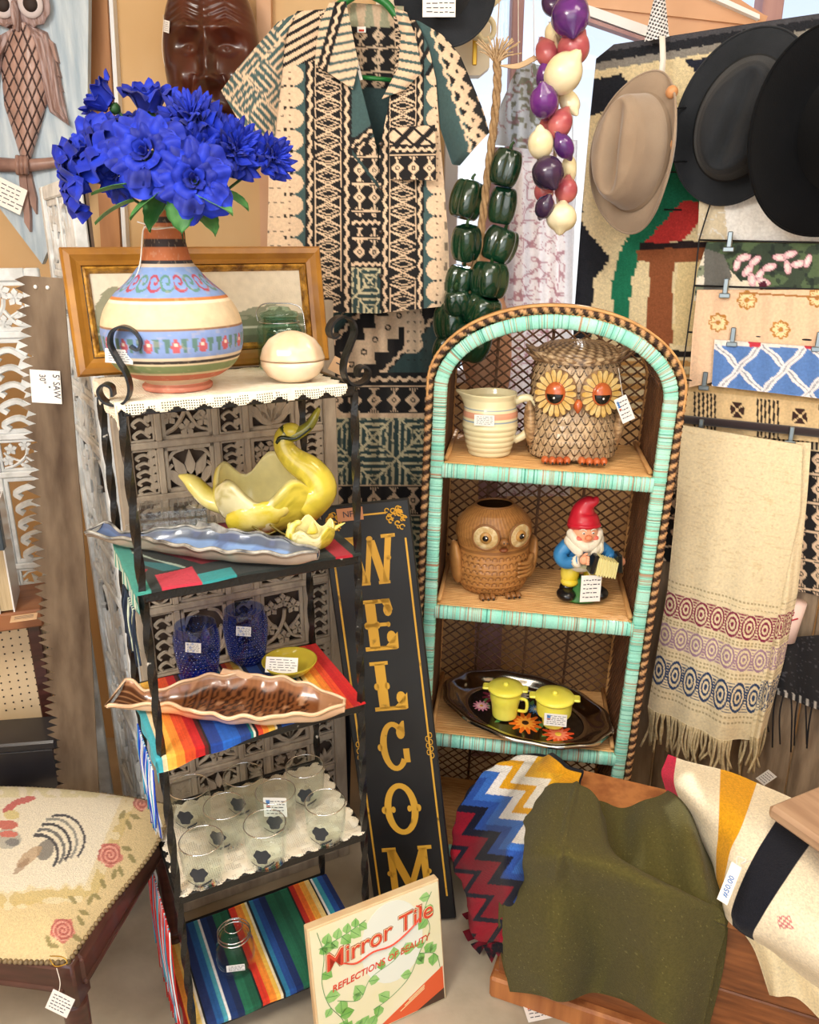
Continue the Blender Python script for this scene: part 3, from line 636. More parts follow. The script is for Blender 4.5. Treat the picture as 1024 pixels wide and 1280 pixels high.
def flower(kind, px, py, Y, face, size, label, group=None, bend=.03):
    global fl_n
    fl_n += 1; p = P(px, py, Y); f = np.asarray(face, float); f /= np.linalg.norm(f)
    q = Vector(f).to_track_quat('Z', 'Y'); root = thing('cloth_carnation' if kind == 'c' else 'cloth_rose', label, 'flower', p, rot=q.to_euler(), group=group, scale=size)
    r = random.Random(fl_n)
    if kind in 'rb':
        for li, (n, a0, a1, rb, ln, w, curl, ruf) in enumerate(ROSE_L if kind == 'r' else BUD_L):
            for k in range(n):
                sd = (li*5+k) % 4; me = petal_mesh((kind, li, sd), (a0, a1, rb, ln, w, curl, ruf, sd+li*7))
                o = bpy.data.objects.new('petal', me); COLL.objects.link(o); o.parent = root; o.rotation_euler = (r.uniform(-.08, .08), r.uniform(-.08, .08), k*2*PI/n+li*.8+r.uniform(-.15, .15)); o.location = (0, 0, -.012+.001*(3-li))
    else:
        for li, (n, a0, a1, ln) in enumerate(((7, .1, .4, .026), (10, .25, .8, .030), (12, .5, 1.2, .033), (12, .8, 1.7, .034))):
            for k in range(n):
                sd = (li*5+k) % 3; me = petal_mesh(('c', li, sd), (a0, a1, .002, ln, .8, .2, .0065, sd+li*11, 15, 8))
                o = bpy.data.objects.new('petal', me); COLL.objects.link(o); o.parent = root; o.rotation_euler = (r.uniform(-.15, .15), r.uniform(-.15, .15), k*2*PI/n+li*.4+r.uniform(-.2, .2)); o.location = (0, 0, -.012)
    mk('calyx', lathe([(.002, -.024), (.008, -.02), (.010, -.013), (.006, -.008)], 10), STEM, root)
    Mi = Matrix.LocRotScale(Vector(p), q, Vector((size,)*3)).inverted()
    s0 = p-f*.02*size; s1 = s0-f*bend; m_ = MOUTH+np.array([r.uniform(-.012, .012), r.uniform(-.012, .012), 0])
    path = bez([s0, s1*.6+(s0*.2+m_*.2), m_*.75+s1*.25, m_, m_-[0, 0, .05]], 20)
    mk('stem', tube([Mi @ Vector(x) for x in path], .0022/size, 6), STEM, root); return root, Mi
FL = [('b', 133, 128, 1.36, (-.75, -.25, .55), .95, 'blue cloth rose bud facing left, topmost of the bouquet at its left'),
      ('b', 186, 132, 1.36, (.1, -.35, .95), 1.1, 'blue cloth rose bud pointing up at the top of the bouquet beside the leftmost bud'),
      ('r', 112, 190, 1.33, (-.6, -.6, .45), 1.1, 'wide blue cloth rose between the left-facing bud and the lowest left rose'),
      ('r', 184, 192, 1.27, (-.1, -.95, .25), 1.02, 'open blue cloth rose facing forward at the centre of the bouquet'),
      ('r', 243, 226, 1.26, (.15, -.95, .1), .98, 'open blue cloth rose hanging lowest, right above the vase neck'),
      ('r', 92, 226, 1.33, (-.8, -.45, -.1), 1.0, 'blue cloth rose drooping at the lower left end of the bouquet'),
      ('c', 238, 143, 1.33, (.05, -.6, .75), 1.12, 'ruffled blue cloth carnation in the upper middle, in front of the wooden mask'),
      ('c', 243, 190, 1.31, (.1, -.9, .2), 1.05, 'ruffled blue cloth carnation directly above the lowest open rose'),
      ('c', 296, 186, 1.33, (.5, -.7, .3), 1.15, 'ruffled blue cloth carnation overlapping the shirt sleeve tip from the left'),
      ('c', 343, 197, 1.34, (.7, -.65, .2), .88, 'small ruffled blue cloth carnation farthest right, alone against the shirt'),
      ('r', 165, 160, 1.42, (-.2, -.3, .9), 1.05, 'blue cloth rose half hidden behind the central open rose'),
      ('c', 275, 160, 1.42, (.3, -.4, .8), .95, 'ruffled blue cloth carnation at the back right below the mask'),
      ('r', 147, 215, 1.32, (-.4, -.8, -.1), .8, 'small blue cloth rose low between the drooping rose and the central one')]
flw = [flower(*f) for f in FL]
def leafgeo(l, w):
    u = np.linspace(-1, 1, 7)[None, :]; v = np.linspace(0, 1, 12)[:, None]; ww = w*np.sin(PI*v**.8)**.8*(1+.08*np.sin(v*40))
    return solid(np.stack([u*ww, v*l+0*u, -.25*l*v**2+.004*np.abs(u)+0*v], -1))
for i, (a, b, Y, dx, dz, l) in enumerate(((150, 262, 1.27, -1, -.3, .05), (165, 245, 1.30, -1, .1, .06), (195, 250, 1.27, -.6, -.3, .05), (262, 255, 1.27, .9, -.2, .05), (285, 246, 1.31, 1, -.3, .05), (225, 255, 1.26, .1, -1, .04), (205, 240, 1.3, -.3, -.5, .06), (250, 262, 1.3, .6, -.5, .05))):
    root, Mi = flw[[5, 2, 12, 4, 8, 4, 3, 7][i]]; p0 = P(a-dx*18, b-10, Y); d = Vector((dx, -.35, dz)).normalized(); q = d.to_track_quat('Y', 'Z'); W = Matrix.LocRotScale(Vector(p0), q, None)
    G = leafgeo(l*1.3, l*.52); V = [Mi @ (W @ Vector(v)) for v in G[0]]; mk('leaf', (V, G[1]), LEAFM, root)
# ---- gilt picture frame
GILT = M('gilt_wood', '#b8812f', .35, c2='#8a5a1e', ns=10, nst=(1, 1, 1), coat=.3, bump=.2, bs=50); GILT2 = M('gilt_beading', '#c9953a', .35, c2='#6d4413', ns=60, bump=.8, bs=150)
FW, FH = .50, .232
pf = thing('gilt_picture_frame', 'wide gilt picture frame with faded landscape, leaning behind the painted vase', 'picture frame', (-.622, 1.50, 1.4185), rot=(math.radians(-9), 0, RZ))
def moulding(pr, w, h, off=0):
    g = []; cn = [(off, off), (w-off, off), (w-off, h-off), (off, h-off)]; dr = [(1, 1), (-1, 1), (-1, -1), (1, -1)]
    for i in range(4):
        j = (i+1) % 4; A = np.array([[(cn[k][0]+dr[k][0]*d, -hh, cn[k][1]+dr[k][1]*d) for d, hh in pr] for k in (i, j)]); V, F = surf(A, False, True); g.append((V, F.tolist()+[list(range(len(pr))), list(range(len(pr), 2*len(pr)))[::-1]]))
    return g
for g in moulding([(0, -.004), (0, .014), (.004, .020), (.014, .022), (.024, .015), (.032, .012), (.034, -.004)], FW, FH): mk('frame_side', g, GILT, pf, False)
for g in moulding([(0, -.003), (0, .012), (.004, .015), (.008, .011), (.012, .004), (.012, -.003)], FW, FH, .034): mk('inner_beading', g, GILT2, pf, False)
n1, n2 = 140, 70; gx, gz = np.meshgrid(np.linspace(.04, FW-.04, n1), np.linspace(.04, FH-.04, n2), indexing='ij'); u = (gx-.04)/(FW-.08); v = (gz-.04)/(FH-.08)
pp = Paint(u, v, '#dcd2bd'); pp.m(v < .34+.03*np.sin(u*9), '#b5b08f'); pp.m(v < .22, '#8f9c84'); pp.m((v < .3+.42*np.exp(-((u-.1)/.1)**2)+.12*noise2(u, v, .03, 2)) & (v > .12), '#6f7356', .8); pp.m((v < .26+.2*np.exp(-((u-.78)/.2)**2)+.1*noise2(u, v, .03, 5)) & (v > .12), '#5f6f58', .75); pp.m((v < .14), '#57604a'); pp.m(np.abs(v-.24) < .02, '#c9cdbd', .7)
A = np.stack([gx, np.full_like(gx, -.0035), gz], -1); mk('painting', surf(A), MATTE, pf, True, pp.c.reshape(-1, 3))
mk('back_board', box((FW/2, .001, FH/2), (FW-.07, .004, FH-.07)), DKB, pf, False)
# ---- aqua canning jar with glass lid
AQ = glass('aqua_glass', '#dcefe9', .04, base=.05)

jb = P(352, 458, 1.60); jb[2] = SHZ[0]+.004
jar = thing('aqua_canning_jar', 'aqua glass canning jar with glass lid and wire bail, behind the cream shell dish', 'jar', jb)
def hollow(outer, th=.003, floor=.006, n=40):
    o = np.asarray(outer, float); i = o[::-1].copy(); i[:, 0] = np.maximum(i[:, 0]-th, .001); i = i[i[:, 1] >= o[0, 1]+floor*.2]; i[-1, 1] = o[0, 1]+floor
    pr = np.vstack([[(0, o[0, 1])], o, i, [(0, o[0, 1]+floor)]]); return lathe(pr, n, False, False)
mk('jar_body', hollow([(.040, 0), (.044, .004), (.045, .02), (.045, .075), (.041, .083), (.036, .086), (.036, .100)]), AQ, jar)
mk('jar_lid', lathe([(0, .100), (.037, .100), (.038, .104), (.036, .109), (.024, .112), (.020, .118), (.008, .120), (0, .119)], 36), AQ, jar)
mk('wire_bail', join([tube([(.039*math.cos(t), .039*math.sin(t), .09) for t in np.linspace(0, 2*PI, 40)], .0012, 5), tube(bez([(-.041, 0, .09), (-.044, 0, .108), (-.03, 0, .123), (0, 0, .125), (.03, 0, .123), (.046, 0, .11), (.052, -.01, .07)], 30), .0012, 5)]), CHROME, jar)
mk('raised_lettering_panel', xf(box((0, 0, 0), (.04, .002, .03), .0008), (0, -.0455, .045)), AQ, jar, False)
# ---- cream lidded egg-shaped dish
sb_ = P(367, 478, 1.44); sb_[2] = SHZ[0]+.006; CRG = M('cream_shell_glaze', '#e6bf97', .25, c2='#f5e2c4', ns=12, coat=.5)
sd_ = thing('cream_shell_dish', 'small round cream lidded dish shaped like a shell on the lace top runner', 'dish', sb_)
mk('dish_base', lathe([(0, 0), (.030, 0), (.046, .010), (.056, .026), (.057, .036), (.052, .036)], 40, fn=lambda A, a: A*np.array([1, .85, 1])), CRG, sd_)
def ribs(A, a): r = 1+.018*np.cos(a*9)[None, :]; return A*np.stack([r, r*.85, np.ones_like(r)], -1)
mk('dish_lid', lathe([(.057, .038), (.057, .042), (.052, .058), (.040, .074), (.024, .083), (.010, .087), (0, .088)], 72, fn=ribs), CRG, sd_)
# tan tag behind it
tg = P(424, 468, 1.50); k = thing('tan_price_tag', 'small tan paper tag lying behind the cream dish at the right end of top shelf', 'tag', (tg[0], tg[1], SHZ[0]+.022), rot=(.2, .5, .5)); mk('tag_card', box((0, 0, 0), (.034, .001, .028)), M('tan_card', '#d9b48c', .8), k, False); mk('tag_writing', box((0, -.0008, .004), (.018, .0004, .002)), INK, k, False)
# ---- lace top runner
LACE = M('lace_thread', '#efe3cb', .85, c2='#f8f0de', ns=60, bump=.5, bs=500)
def lace(name, label, x0, x1, y0, y1, z, fr, cat='doily', over=.03, sp=.0042, hole=.5, scal=9, seed=0):
    """lace in rack coordinates; fr = front edge y, beyond it the lace hangs down"""
    nx, ny = int((x1-x0)/sp*2), int((y1-y0)/sp*2); X, Y = np.meshgrid(np.linspace(x0, x1, nx), np.linspace(y0, y1, ny), indexing='ij')
    def warp(x, y):
        dz = np.zeros_like(x); o = np.maximum(fr-y, 0); y2 = np.where(y < fr, fr-.006*np.tanh(o*80), y); dz -= o*.95
        o = np.maximum(x-(RW+.008), 0); x2 = np.where(o > 0, RW+.008, x); dz -= o; o = np.maximum(-.012-x, 0); x2 = np.where(o > 0, -.012-.004*np.sin(y*90), x2); dz -= o
        return np.stack([x2, y2, z+.0016+dz+.0015*noise2(x, y, .02, seed)], -1)
    cx, cy = (X[:-1, :-1]+X[1:, 1:])/2, (Y[:-1, :-1]+Y[1:, 1:])/2
    i, j = np.meshgrid(np.arange(nx-1), np.arange(ny-1), indexing='ij')
    ed = .010*(np.abs(np.sin((cx-x0)/(x1-x0)*PI*scal))); ed2 = .010*np.abs(np.sin((cy-y0)/(y1-y0)*PI*scal*.7))
    keep = (cy > y0+.012-ed) & (cy < y1-.012+ed) & (cx > x0+.012-ed2) & (cx < x1-.012+ed2)
    hl = (i % 2 == 0) & (j % 2 == 0) & (noise2(cx, cy, .014, seed+1) > hole-.35*(np.abs(np.sin(cx*90)*np.sin(cy*90)) > .5))
    band = (np.minimum(cy-y0, y1-cy) > .022) & (np.minimum(cy-y0, y1-cy) < .028); keep &= ~(hl & ~band)
    V, F = surf(warp(X, Y)); F = F[keep.ravel()]
    root = mk(name, (V, F), LACE, None, True); root.location = RK; root.rotation_euler = (0, 0, RZ)
    sm = root.modifiers.new('thick', 'SOLIDIFY'); sm.thickness = .0012
    return L(root, label, cat)
lace('lace_runner', 'cream crocheted lace runner with scalloped edge draped over the top rack shelf', -.045, .385, -.032, .262, SHZ[0]+.0015, .0-.008, 'runner', scal=10, hole=.5)
lace('lace_doily', 'cream lace doily with scalloped edge under the clear etched tumblers', -.005, .405, -.014, .275, SHZ[3]+.0015, -.009, 'doily', scal=12, hole=.46, seed=5)
# ---- shelf two: woven cloth, fish dish, swans, butter dish
def shelf_cloth(name, label, i, paint, x0, x1, y0, y1, fr=-.008, drop_l=0, taper=None, nx=200, ny=150, mat=CLOTH, parent=None):
    X, Y = np.meshgrid(np.linspace(x0, x1, nx), np.linspace(y0, y1, ny), indexing='ij'); z = np.full_like(X, SHZ[i]+.003)
    o = np.maximum(fr-Y, 0); o = o*(np.clip(1-X/taper, 0, 1) if taper else 1); Yw = np.where(Y < fr, fr-.003-.003*np.sin(X*70)*np.minimum(1, o*40), Y); z -= o; o = np.maximum(-.012-X, 0); Xw = np.where(o > 0, -.013-.004*np.sin(Y*60)*np.minimum(1, o*30), X); z -= o
    z += .0012*np.sin(X*45+Y*20)*(o <= 0); o = np.maximum(X-RW-.01, 0); Xw = np.where(o > 0, RW+.011, Xw); z -= o
    c = paint(X, Y); ob = cloth(name, np.stack([Xw, Yw, z], -1), c, mat, parent, t=.0018); ob.location = RK; ob.rotation_euler = (0, 0, RZ); L(ob, label, 'cloth'); return ob
def paint2(X, Y):
    p = Paint(X, Y, '#222a29'); u = (X*1.0+Y*.6) % .16; t = np.abs(((Y*22) % 2)-1); bk = Y > .07; p.m((u < .03+.05*t) & bk, '#8c1c2c'); p.m((u > .09) & (u < .105+.03*t) & bk, '#23686f'); p.m((u > .125) & (u < .128+.006*t) & bk, '#a9baac')
    p.m(X > .335, '#1d2623'); p.m((X > .35) & (X < .385), '#a5172b'); p.m((X < .012), '#3c9488'); p.m((X < .1) & (X > .03) & (Y < .05+X*.2), '#c23348'); p.m((X > .1) & (X < .16) & (Y < .03), '#2c8d90'); p.m((X < -.02) & (np.sin(Y*300) > 0), '#cfd9c6'); return p.c
shelf_cloth('woven_shelf_cloth', 'dark woven cloth with red and teal triangles under the yellow swan planter', 1, paint2, -.05, RW+.004, -.012, .275)
def fringe(root_label, name, x, ys, z, lens, cols, parent_obj, rad=.0022, seed=0, nper=1):
    r = random.Random(seed); gs = {}
    for y in ys:
        l = lens*r.uniform(.75, 1.1); c = r.choice(cols); p = bez([(x, y, z), (x-.004+r.uniform(-.004, .004), y+r.uniform(-.004, .004), z-l*.4), (x+r.uniform(-.008, .004), y+r.uniform(-.008, .008), z-l)], 10)
        gs.setdefault(c, []).append(tube(p, rad, 5))
    for c, g in gs.items(): mk(name, join(g), M('fringe_'+c[1:], c, .9), parent_obj, True, kind='stuff')
wc = [o for o in COLL.objects if o.name == 'woven_shelf_cloth'][0]
fringe('', 'fringe', -.017, np.linspace(-.005, .12, 26), SHZ[1]-.03, .10, ['#1f2a3d', '#16202e', '#2a3a50', '#c9d6c4'], wc, seed=2)
# fish-shaped dishes
def fishdish(name, label, cat, p0, p1, width, hgt, tailw, colf, tone, rimM, zb, fin=True, mat=None):
    """long dish from tail p0 to snout p1 (world xy)"""
    p0, p1 = np.array(p0[:2]), np.array(p1[:2]); d = p1-p0; Ln = np.linalg.norm(d); rz = math.atan2(d[1], d[0])
    root = thing(name, label, cat, (p0[0], p0[1], zb), rz)
    n, m = 90, 25; t = np.linspace(0, 1, n)
    w = np.interp(t, [0, .04, .10, .17, .24, .34, .5, .68, .82, .92, 1], [tailw, tailw*.95, tailw*.55, .32, .46, .78, 1, .95, .72, .45, .12])*width/2
    w *= 1+.05*np.sin(t*38)*(t > .2)
    s = np.linspace(-1, 1, m)[None, :]; prof = np.abs(s)**3.2
    lift = .022*np.exp(-((t-0)/.09)**2)+.010*np.exp(-((t-1)/.05)**2)
    Z = (hgt*prof*np.interp(t, [0, .1, .3, .8, 1], [.35, .45, 1, 1, .5])[:, None]+lift[:, None])+.0015+.0022*np.sin(t*55)[:, None]*prof
    Xg = (t*Ln)[:, None]+0*s; Yg = w[:, None]*s; wob = .006*np.sin(t*6)[:, None]
    A = np.stack([Xg, Yg+wob, Z+.004], -1); c = colf(t[:, None]+0*s, s+0*t[:, None])
    mk('dish_inside', solid(A, .0045), mat or GLAZE, root, True, np.vstack([c.reshape(-1, 3), (np.ones((n*m, 3))*C(tone))]))
    rim = np.vstack([A[:, 0], A[::-1, -1]]); mk('rim', tube(rim, .0032, 6, closed=True), rimM, root)
    if fin:
        fp = [(.40*Ln, 0), (.43*Ln, .024), (.47*Ln, .020), (.50*Ln, .022), (.56*Ln, .010), (.6*Ln, 0)]
        mk('back_fin', xf(prism(fp, .003, 0, 'y'), (0, w[45]*.98, hgt*.85)), rimM, root, False)
    return root
def fcol_blue(t, s):
    p = Paint(t, s, '#7d9bd0'); nz = noise2(t*100, s*12, 6, 3); p.m(nz > .5, '#8fb0e0', .7); p.m((np.abs(s) > .72), '#4b4f55', .8); p.m((nz < .3), '#5f6f96', .6); p.m(np.abs(s) > .95, '#d8dcd6'); p.m(t > .86, '#6a6f76', .7); p.m(t < .16, '#4d5f86', .7); p.m(np.hypot((t-.92)*8, s-.3) < .18, '#1a1a1e'); return p.c
a = on_shelf(121, 684, 1, .004); b = on_shelf(398, 708, 1, .004)
bf = fishdish('blue_fish_dish', 'long blue glazed fish-shaped dish lying across the front of the second shelf', 'dish', a, b, .105, .030, .55, fcol_blue, '#a8988a', M('grey_rim_glaze', '#b9b6ac', .25, c2='#4d4e50', ns=40, coat=.5), SHZ[1]+.007)
def fcol_brown(t, s):
    p = Paint(t, s, '#7a4a2a'); sc = np.abs(((t*46) % 1)-.5)+np.abs(((s*4+((t*46).astype(int) % 2)*.5) % 1)-.5); p.m((sc > .52) & (t > .28) & (t < .84), '#3a1f12'); p.m(t < .2, '#5a3520'); p.m((t < .2) & (np.abs(((s*9) % 1)-.5) < .18), '#b08058'); p.m((np.abs(s) > .8), '#a56f4c', .7); p.m(np.abs(s) > .96, '#ecc9a8'); p.m(t > .88, '#b78a68', .6); p.m(noise2(t*90, s*9, 3, 8) > .8, '#d9a57c', .5); return p.c
a = on_shelf(148, 890, 2, .004); b = on_shelf(431, 897, 2, .004)
fishdish('brown_fish_dish', 'brown scaled fish-shaped dish with peach rim on the third shelf', 'dish', a, b, .155, .038, .62, fcol_brown, '#f0c9a5', M('peach_rim_glaze', '#f0cba6', .3, coat=.4), SHZ[2]+.008)
# swans
YEL = C('#e2cf4a'); 
def swan(name, label, p, rz, sc, big=True, neckdir=1):
    root = thing(name, label, 'planter' if big else 'figurine', p, rz, scale=sc)
    def hull(A, D):     # open bowl body, long axis x, breast at +x
        x, y, z = D[..., 0], D[..., 1], D[..., 2]; A = A.copy(); A[..., 0] += .02*z*(x > 0); A[..., 1] *= 1-.15*x; return A
    n, m = 48, 22; a = np.linspace(0, 2*PI, n, endpoint=False)[:, None]; t = np.linspace(0, 1, m)[None, :]
    lx = np.where(np.cos(a) > 0, .088, .095); rr = np.sin(t*PI*.56)**.75; up_ = (1-np.cos(t*PI*.56))
    top = .062+.020*np.cos(a)**2+.028*np.exp(-((np.cos(a)+.1)**2+(np.sin(a)-1)**2)*4)+.012*np.sin(a*5)
    X = lx*rr*np.cos(a); Y_ = .062*rr*np.sin(a)*(1-.2*np.cos(a)); Z = up_*top; A = np.stack([X, Y_, Z], -1)
    N = normals(A); V = []; inn = A*np.array([.9, .88, 1])+np.array([0, 0, .007]); full = np.concatenate([A, inn[:, ::-1]], 1)
    zz = full[..., 2]; cc = Paint(full[..., 0], full[..., 2], '#d9c84a'); cc.m((np.exp(-((full[..., 0]+.035)**2)*500) > .3), '#efe9c0', .85); cc.m(noise2(a*30+0*zz, zz*900, 6, 2) > .66, '#b3a52c', .5); cc.m((np.abs(np.sin(a*26+zz*300)) < .18) & (full[..., 0] > .0), '#8f8322', .4); cc.c[:, m:] = C('#efe6a6')
    mk('body', surf(full, True), GLAZE, root, True, cc.c.reshape(-1, 3))
    if big:
        path = bez([(.060, 0, .045), (.088, 0, .075), (.075, 0, .105), (.048, 0, .125), (.032, 0, .145), (.030, 0, .165), (.040, 0, .178)], 40); rad = np.interp(np.linspace(0, 1, len(path)), [0, .3, .6, .85, 1], [.034, .027, .019, .015, .013])
        G = tube(path, rad, 16); c = Paint(np.repeat(np.linspace(0, 1, len(path)), 16), np.tile(np.arange(16), len(path)).astype(float), '#ddca48'); c.m(noise2(c.x*60, c.y*2, 3, 9) > .6, '#a89a2b', .45); c.m(c.x > .93, '#33401c'); mk('neck', G, GLAZE, root, True, c.c)
        mk('head', ell((.043, 0, .176), (.018, .015, .014), 18, 12), M('swan_head_glaze', '#c9b93a', .25, c2='#d9c645', ns=30, coat=.5), root)
        mk('beak', tube(bez([(.030, -.0, .168), (.05, 0, .170), (.075, 0, .186), (.092, 0, .215)], 16), np.interp(np.linspace(0, 1, 17), [0, .3, .8, 1], [.013, .014, .009, .002])[:len(bez([(0, 0, 0), (1, 0, 0), (2, 0, 0), (3, 0, 0)], 16))], 10, flat=.8), M('beak_glaze', '#cfc040', .25, c2='#7d7c2a', ns=14, coat=.5), root)
        mk('dark_beak_band', tube(bez([(.022, -.012, .158), (.03, -.016, .168), (.052, -.010, .166), (.078, -.006, .184)], 14), .0038, 6), M('dark_green_glaze', '#26301a', .25, coat=.4), root)
        tail = [(-.07, .0, .045), (-.105, 0, .055), (-.135, 0, .085), (-.155, 0, .095)]
        mk('tail', tube(bez(tail, 16), np.interp(np.linspace(0, 1, 16), [0, .6, 1], [.032, .022, .004])[:len(bez(tail, 16))], 12, flat=.6), M('yellow_swan_glaze', '#dfcd4a', .25, c2='#efe6a0', ns=20, coat=.5), root)
        for s in (-1,):
            w = prism([(-.05, 0), (-.02, .022), (.03, .026), (.05, .01), (.02, -.012), (-.03, -.014)], .01, 0, 'y'); mk('wing', xf(ell((0, 0, 0), (.055, .014, .026), 24, 12, fn=lambda A, D: A*(1+.06*np.sin(A[..., :1]*260))), (-.012, -.050, .040), (.25, -.25, .1)), M('wing_glaze', '#efe08c', .25, c2='#d9c540', ns=25, coat=.5, bump=.4, bs=60), root)
            for k in range(3): mk('wing_feather_mark', tube(bez([(-.045+.03*k, -.066, .025+.004*k), (-.02+.03*k, -.070, .018), (.0+.025*k, -.066, .022)], 8), .0018, 5), M('brown_feather_line', '#6d5f1c', .4), root)
    else:
        path = bez([(-.055, 0, .035), (-.085, 0, .06), (-.078, 0, .10), (-.06, 0, .115)], 20); mk('neck', tube(path, np.interp(np.linspace(0, 1, len(path)), [0, 1], [.024, .011]), 12), M('yellow_swan_glaze', '#dfcd4a', .25), root)
        mk('head', ell((-.055, 0, .117), (.016, .011, .012), 14, 10), M('yellow_swan_glaze', '#dfcd4a', .25), root); 
        for s_, e_ in (((.05, 0, .055), (.13, 0, .095)), ((.0, 0, .07), (.0, -.01, .12))): mk('wing_tip', tube(bez([s_, tuple((np.array(s_)+e_)/2+[0, 0, .004]), e_], 10), np.linspace(.024, .003, len(bez([(0, 0, 0), (1, 0, 0), (2, 0, 0)], 10))), 10, flat=.6), M('yellow_swan_glaze', '#dfcd4a', .25), root)
    return root
p = on_shelf(338, 664, 1, .006); swan('yellow_swan_planter', 'large yellow glazed swan planter with raised beak on the second shelf', (p[0], p[1]+.01, SHZ[1]+.006), math.radians(-4), 1.18)
p = on_shelf(385, 688, 1, .005); swan('yellow_cygnet_figurine', 'small yellow swan figurine in front of the large yellow swan', (p[0]+.01, p[1], SHZ[1]+.006), math.radians(20), .50, False)
# butter dish
bp = on_shelf(216, 666, 1); bd = thing('glass_butter_dish', 'clear pressed glass covered butter dish behind the blue fish dish', 'butter dish', (bp[0], bp[1]+.02, SHZ[1]+.005), math.radians(17))
FROST = glass('pressed_glass', '#fafcfc', .15, base=.22)
mk('dish_plate', join([box((0, 0, .004), (.17, .09, .006), .003), box((.09, 0, .008), (.016, .04, .004), .002), box((-.09, 0, .008), (.016, .04, .004), .002)]), FROST, bd, False)
g = [box((0, 0, .031), (.142, .068, .046), .006)]; g2 = [box((0, 0, .029), (.134, .060, .046), .004)]
for k in range(-6, 7): g.append(box((k*.0105, -.034, .030), (.0035, .003, .034), .001)); g.append(box((k*.0105, 0, .0545), (.003, .05, .003), .001))
for k in range(4): g.append(box((0, -.0345, .014+.010*k), (.13, .002, .0022)))
mk('dish_cover', join(g), FROST, bd, False)
# ---- shelf three: serape, hobnail tumblers, yellow bowl
SERA = ['#3fb0c4', '#e9d9b0', '#f0b94a', '#f0922e', '#e0501f', '#c3161c', '#5a0e12', '#141414', '#1a3f96', '#1d5fc0', '#1c3f8c', '#0f7f86', '#e8e2cf', '#101418', '#d8442a', '#f08b2c', '#f3c84c', '#efe3c0', '#14233f', '#1b4a9a', '#102a5c', '#14233f', '#2f8fb0', '#eee8d8', '#161616', '#f2dc8c', '#f5b63c', '#f0862a', '#e54a22', '#c9141a', '#d31c1c']
def serape(widths, cols):
    w = np.cumsum(widths)/np.sum(widths)
    def f(X, Y, x0=-.02, x1=RW+.01):
        t = (X-x0)/(x1-x0); i = np.clip(np.searchsorted(w, t), 0, len(cols)-1); c = np.array([C(k) for k in cols])[i]
        fine = .86+.22*noise2(X*1000, Y*3, 1.6, 3)[..., None]; return c*fine
    return f
w3 = [1.2, .5, 1, 1, 1.3, 1.1, .4, .3, 1.4, 2.2, 1.2, .4, .25, .3, .6, .7, .8, .3, .6, 1.6, 2.2, .8, .7, .35, .3, .6, .9, 1, 1, .9, 1.1]
s3 = shelf_cloth('striped_serape', 'bright striped serape cloth under the blue hobnail tumblers on the third shelf', 2, serape(w3, SERA), -.035, RW+.006, -.038, .278, nx=330, ny=80, taper=.26)
fringe('', 'fringe', -.019, np.linspace(-.01, .16, 60), SHZ[2]-.02, .16, ['#2f9fc8', '#e6e9ee', '#1c46c0', '#1c46c0', '#dfe6f0'], s3, seed=5, rad=.0015)
SER5 = ['#b02018', '#f0a040', '#f2cf70', '#e8e2cf', '#101418', '#1a2f66', '#205a9a', '#4aa0b4', '#eee', '#16356e', '#122550', '#1d6a4c', '#15583f', '#101a14', '#d8341f', '#f08a2c', '#f3c050', '#eee2c0', '#101418', '#2a7fa8', '#1f4a92', '#142a60', '#1d6a4c', '#165a42', '#1d6a4c', '#101a14', '#c2281c', '#ee6a22', '#f5a83c', '#f3d488', '#101010', '#eee', '#3aa0b8', '#1c50a0', '#132a66']
SER5 = [c if len(c) == 7 else '#eeeeee' for c in SER5]
w5 = [.8, 1, .8, .4, .3, 1.2, 1, .7, .4, 1, 1, 1.3, 1.2, .3, 1, 1, .7, .4, .3, .7, 1, 1.1, 1.5, 1.2, 1.3, .3, .8, 1, 1, .8, .3, .4, .8, 1, 1]
s5 = shelf_cloth('striped_serape', 'green and rainbow striped serape cloth on the lowest shelf under a clear jar', 4, serape(w5, SER5), -.05, RW+.008, -.02, .278, nx=330, ny=60)
fringe('', 'fringe', -.024, np.linspace(.0, .26, 110), SHZ[4]+.27, .30, ['#d8342a', '#3fa8c8', '#e6eef4', '#d8342a', '#c8262a'], s5, seed=9, rad=.0015)
BG = glass('cobalt_glass', '#cfdbf9', .05, base=.06)
HOB = M('cobalt_glass_bump', '#4a76d6', .1, c2='#8fb0f4', ns=30, coat=.6)
for px, py, lab in ((250, 847, 'blue hobnail glass tumbler nearer the left post of the rack, price card inside'), (310, 826, 'blue hobnail glass tumbler set farther back, next to the striped cloth\'s blue stripe')):
    p = on_shelf(px, py, 2, .004); o = thing('hobnail_tumbler', lab, 'tumbler', (p[0], p[1], SHZ[2]+.006), group='blue hobnail tumblers')
    pr = bez([(.031, 0), (.034, .004), (.040, .03), (.0455, .075), (.0445, .108), (.043, .127)], 40); mk('glass_wall', hollow(pr, .003, .012), BG, o)
    g = []; zs = np.linspace(.010, .104, 13)
    for i, z in enumerate(zs):
        R_ = np.interp(z, pr[:, 1], pr[:, 0])
        for k in range(26): a = (k+.5*(i % 2))*2*PI/26; g.append(ell((R_*math.cos(a), R_*math.sin(a), z), (.0042,)*3, 7, 6))
    mk('hobnails', join(g), BG, o, True, kind='stuff'); put_tag(o, (.006, -.0475, .096), (-.05, .08, 0), .032, .022, 0, px)
yb = on_shelf(362, 846, 2); o = thing('yellow_glass_bowl', 'shallow yellow glass dish with a leaning white card, behind the brown fish dish', 'bowl', (yb[0], yb[1]+.01, SHZ[2]+.006))
mk('bowl', hollow([(.030, 0), (.034, .003), (.048, .012), (.057, .024), (.060, .030)], .003, .004), M('yellow_glass', '#e3d04a', .1, trans=.35, ior=1.3), o)
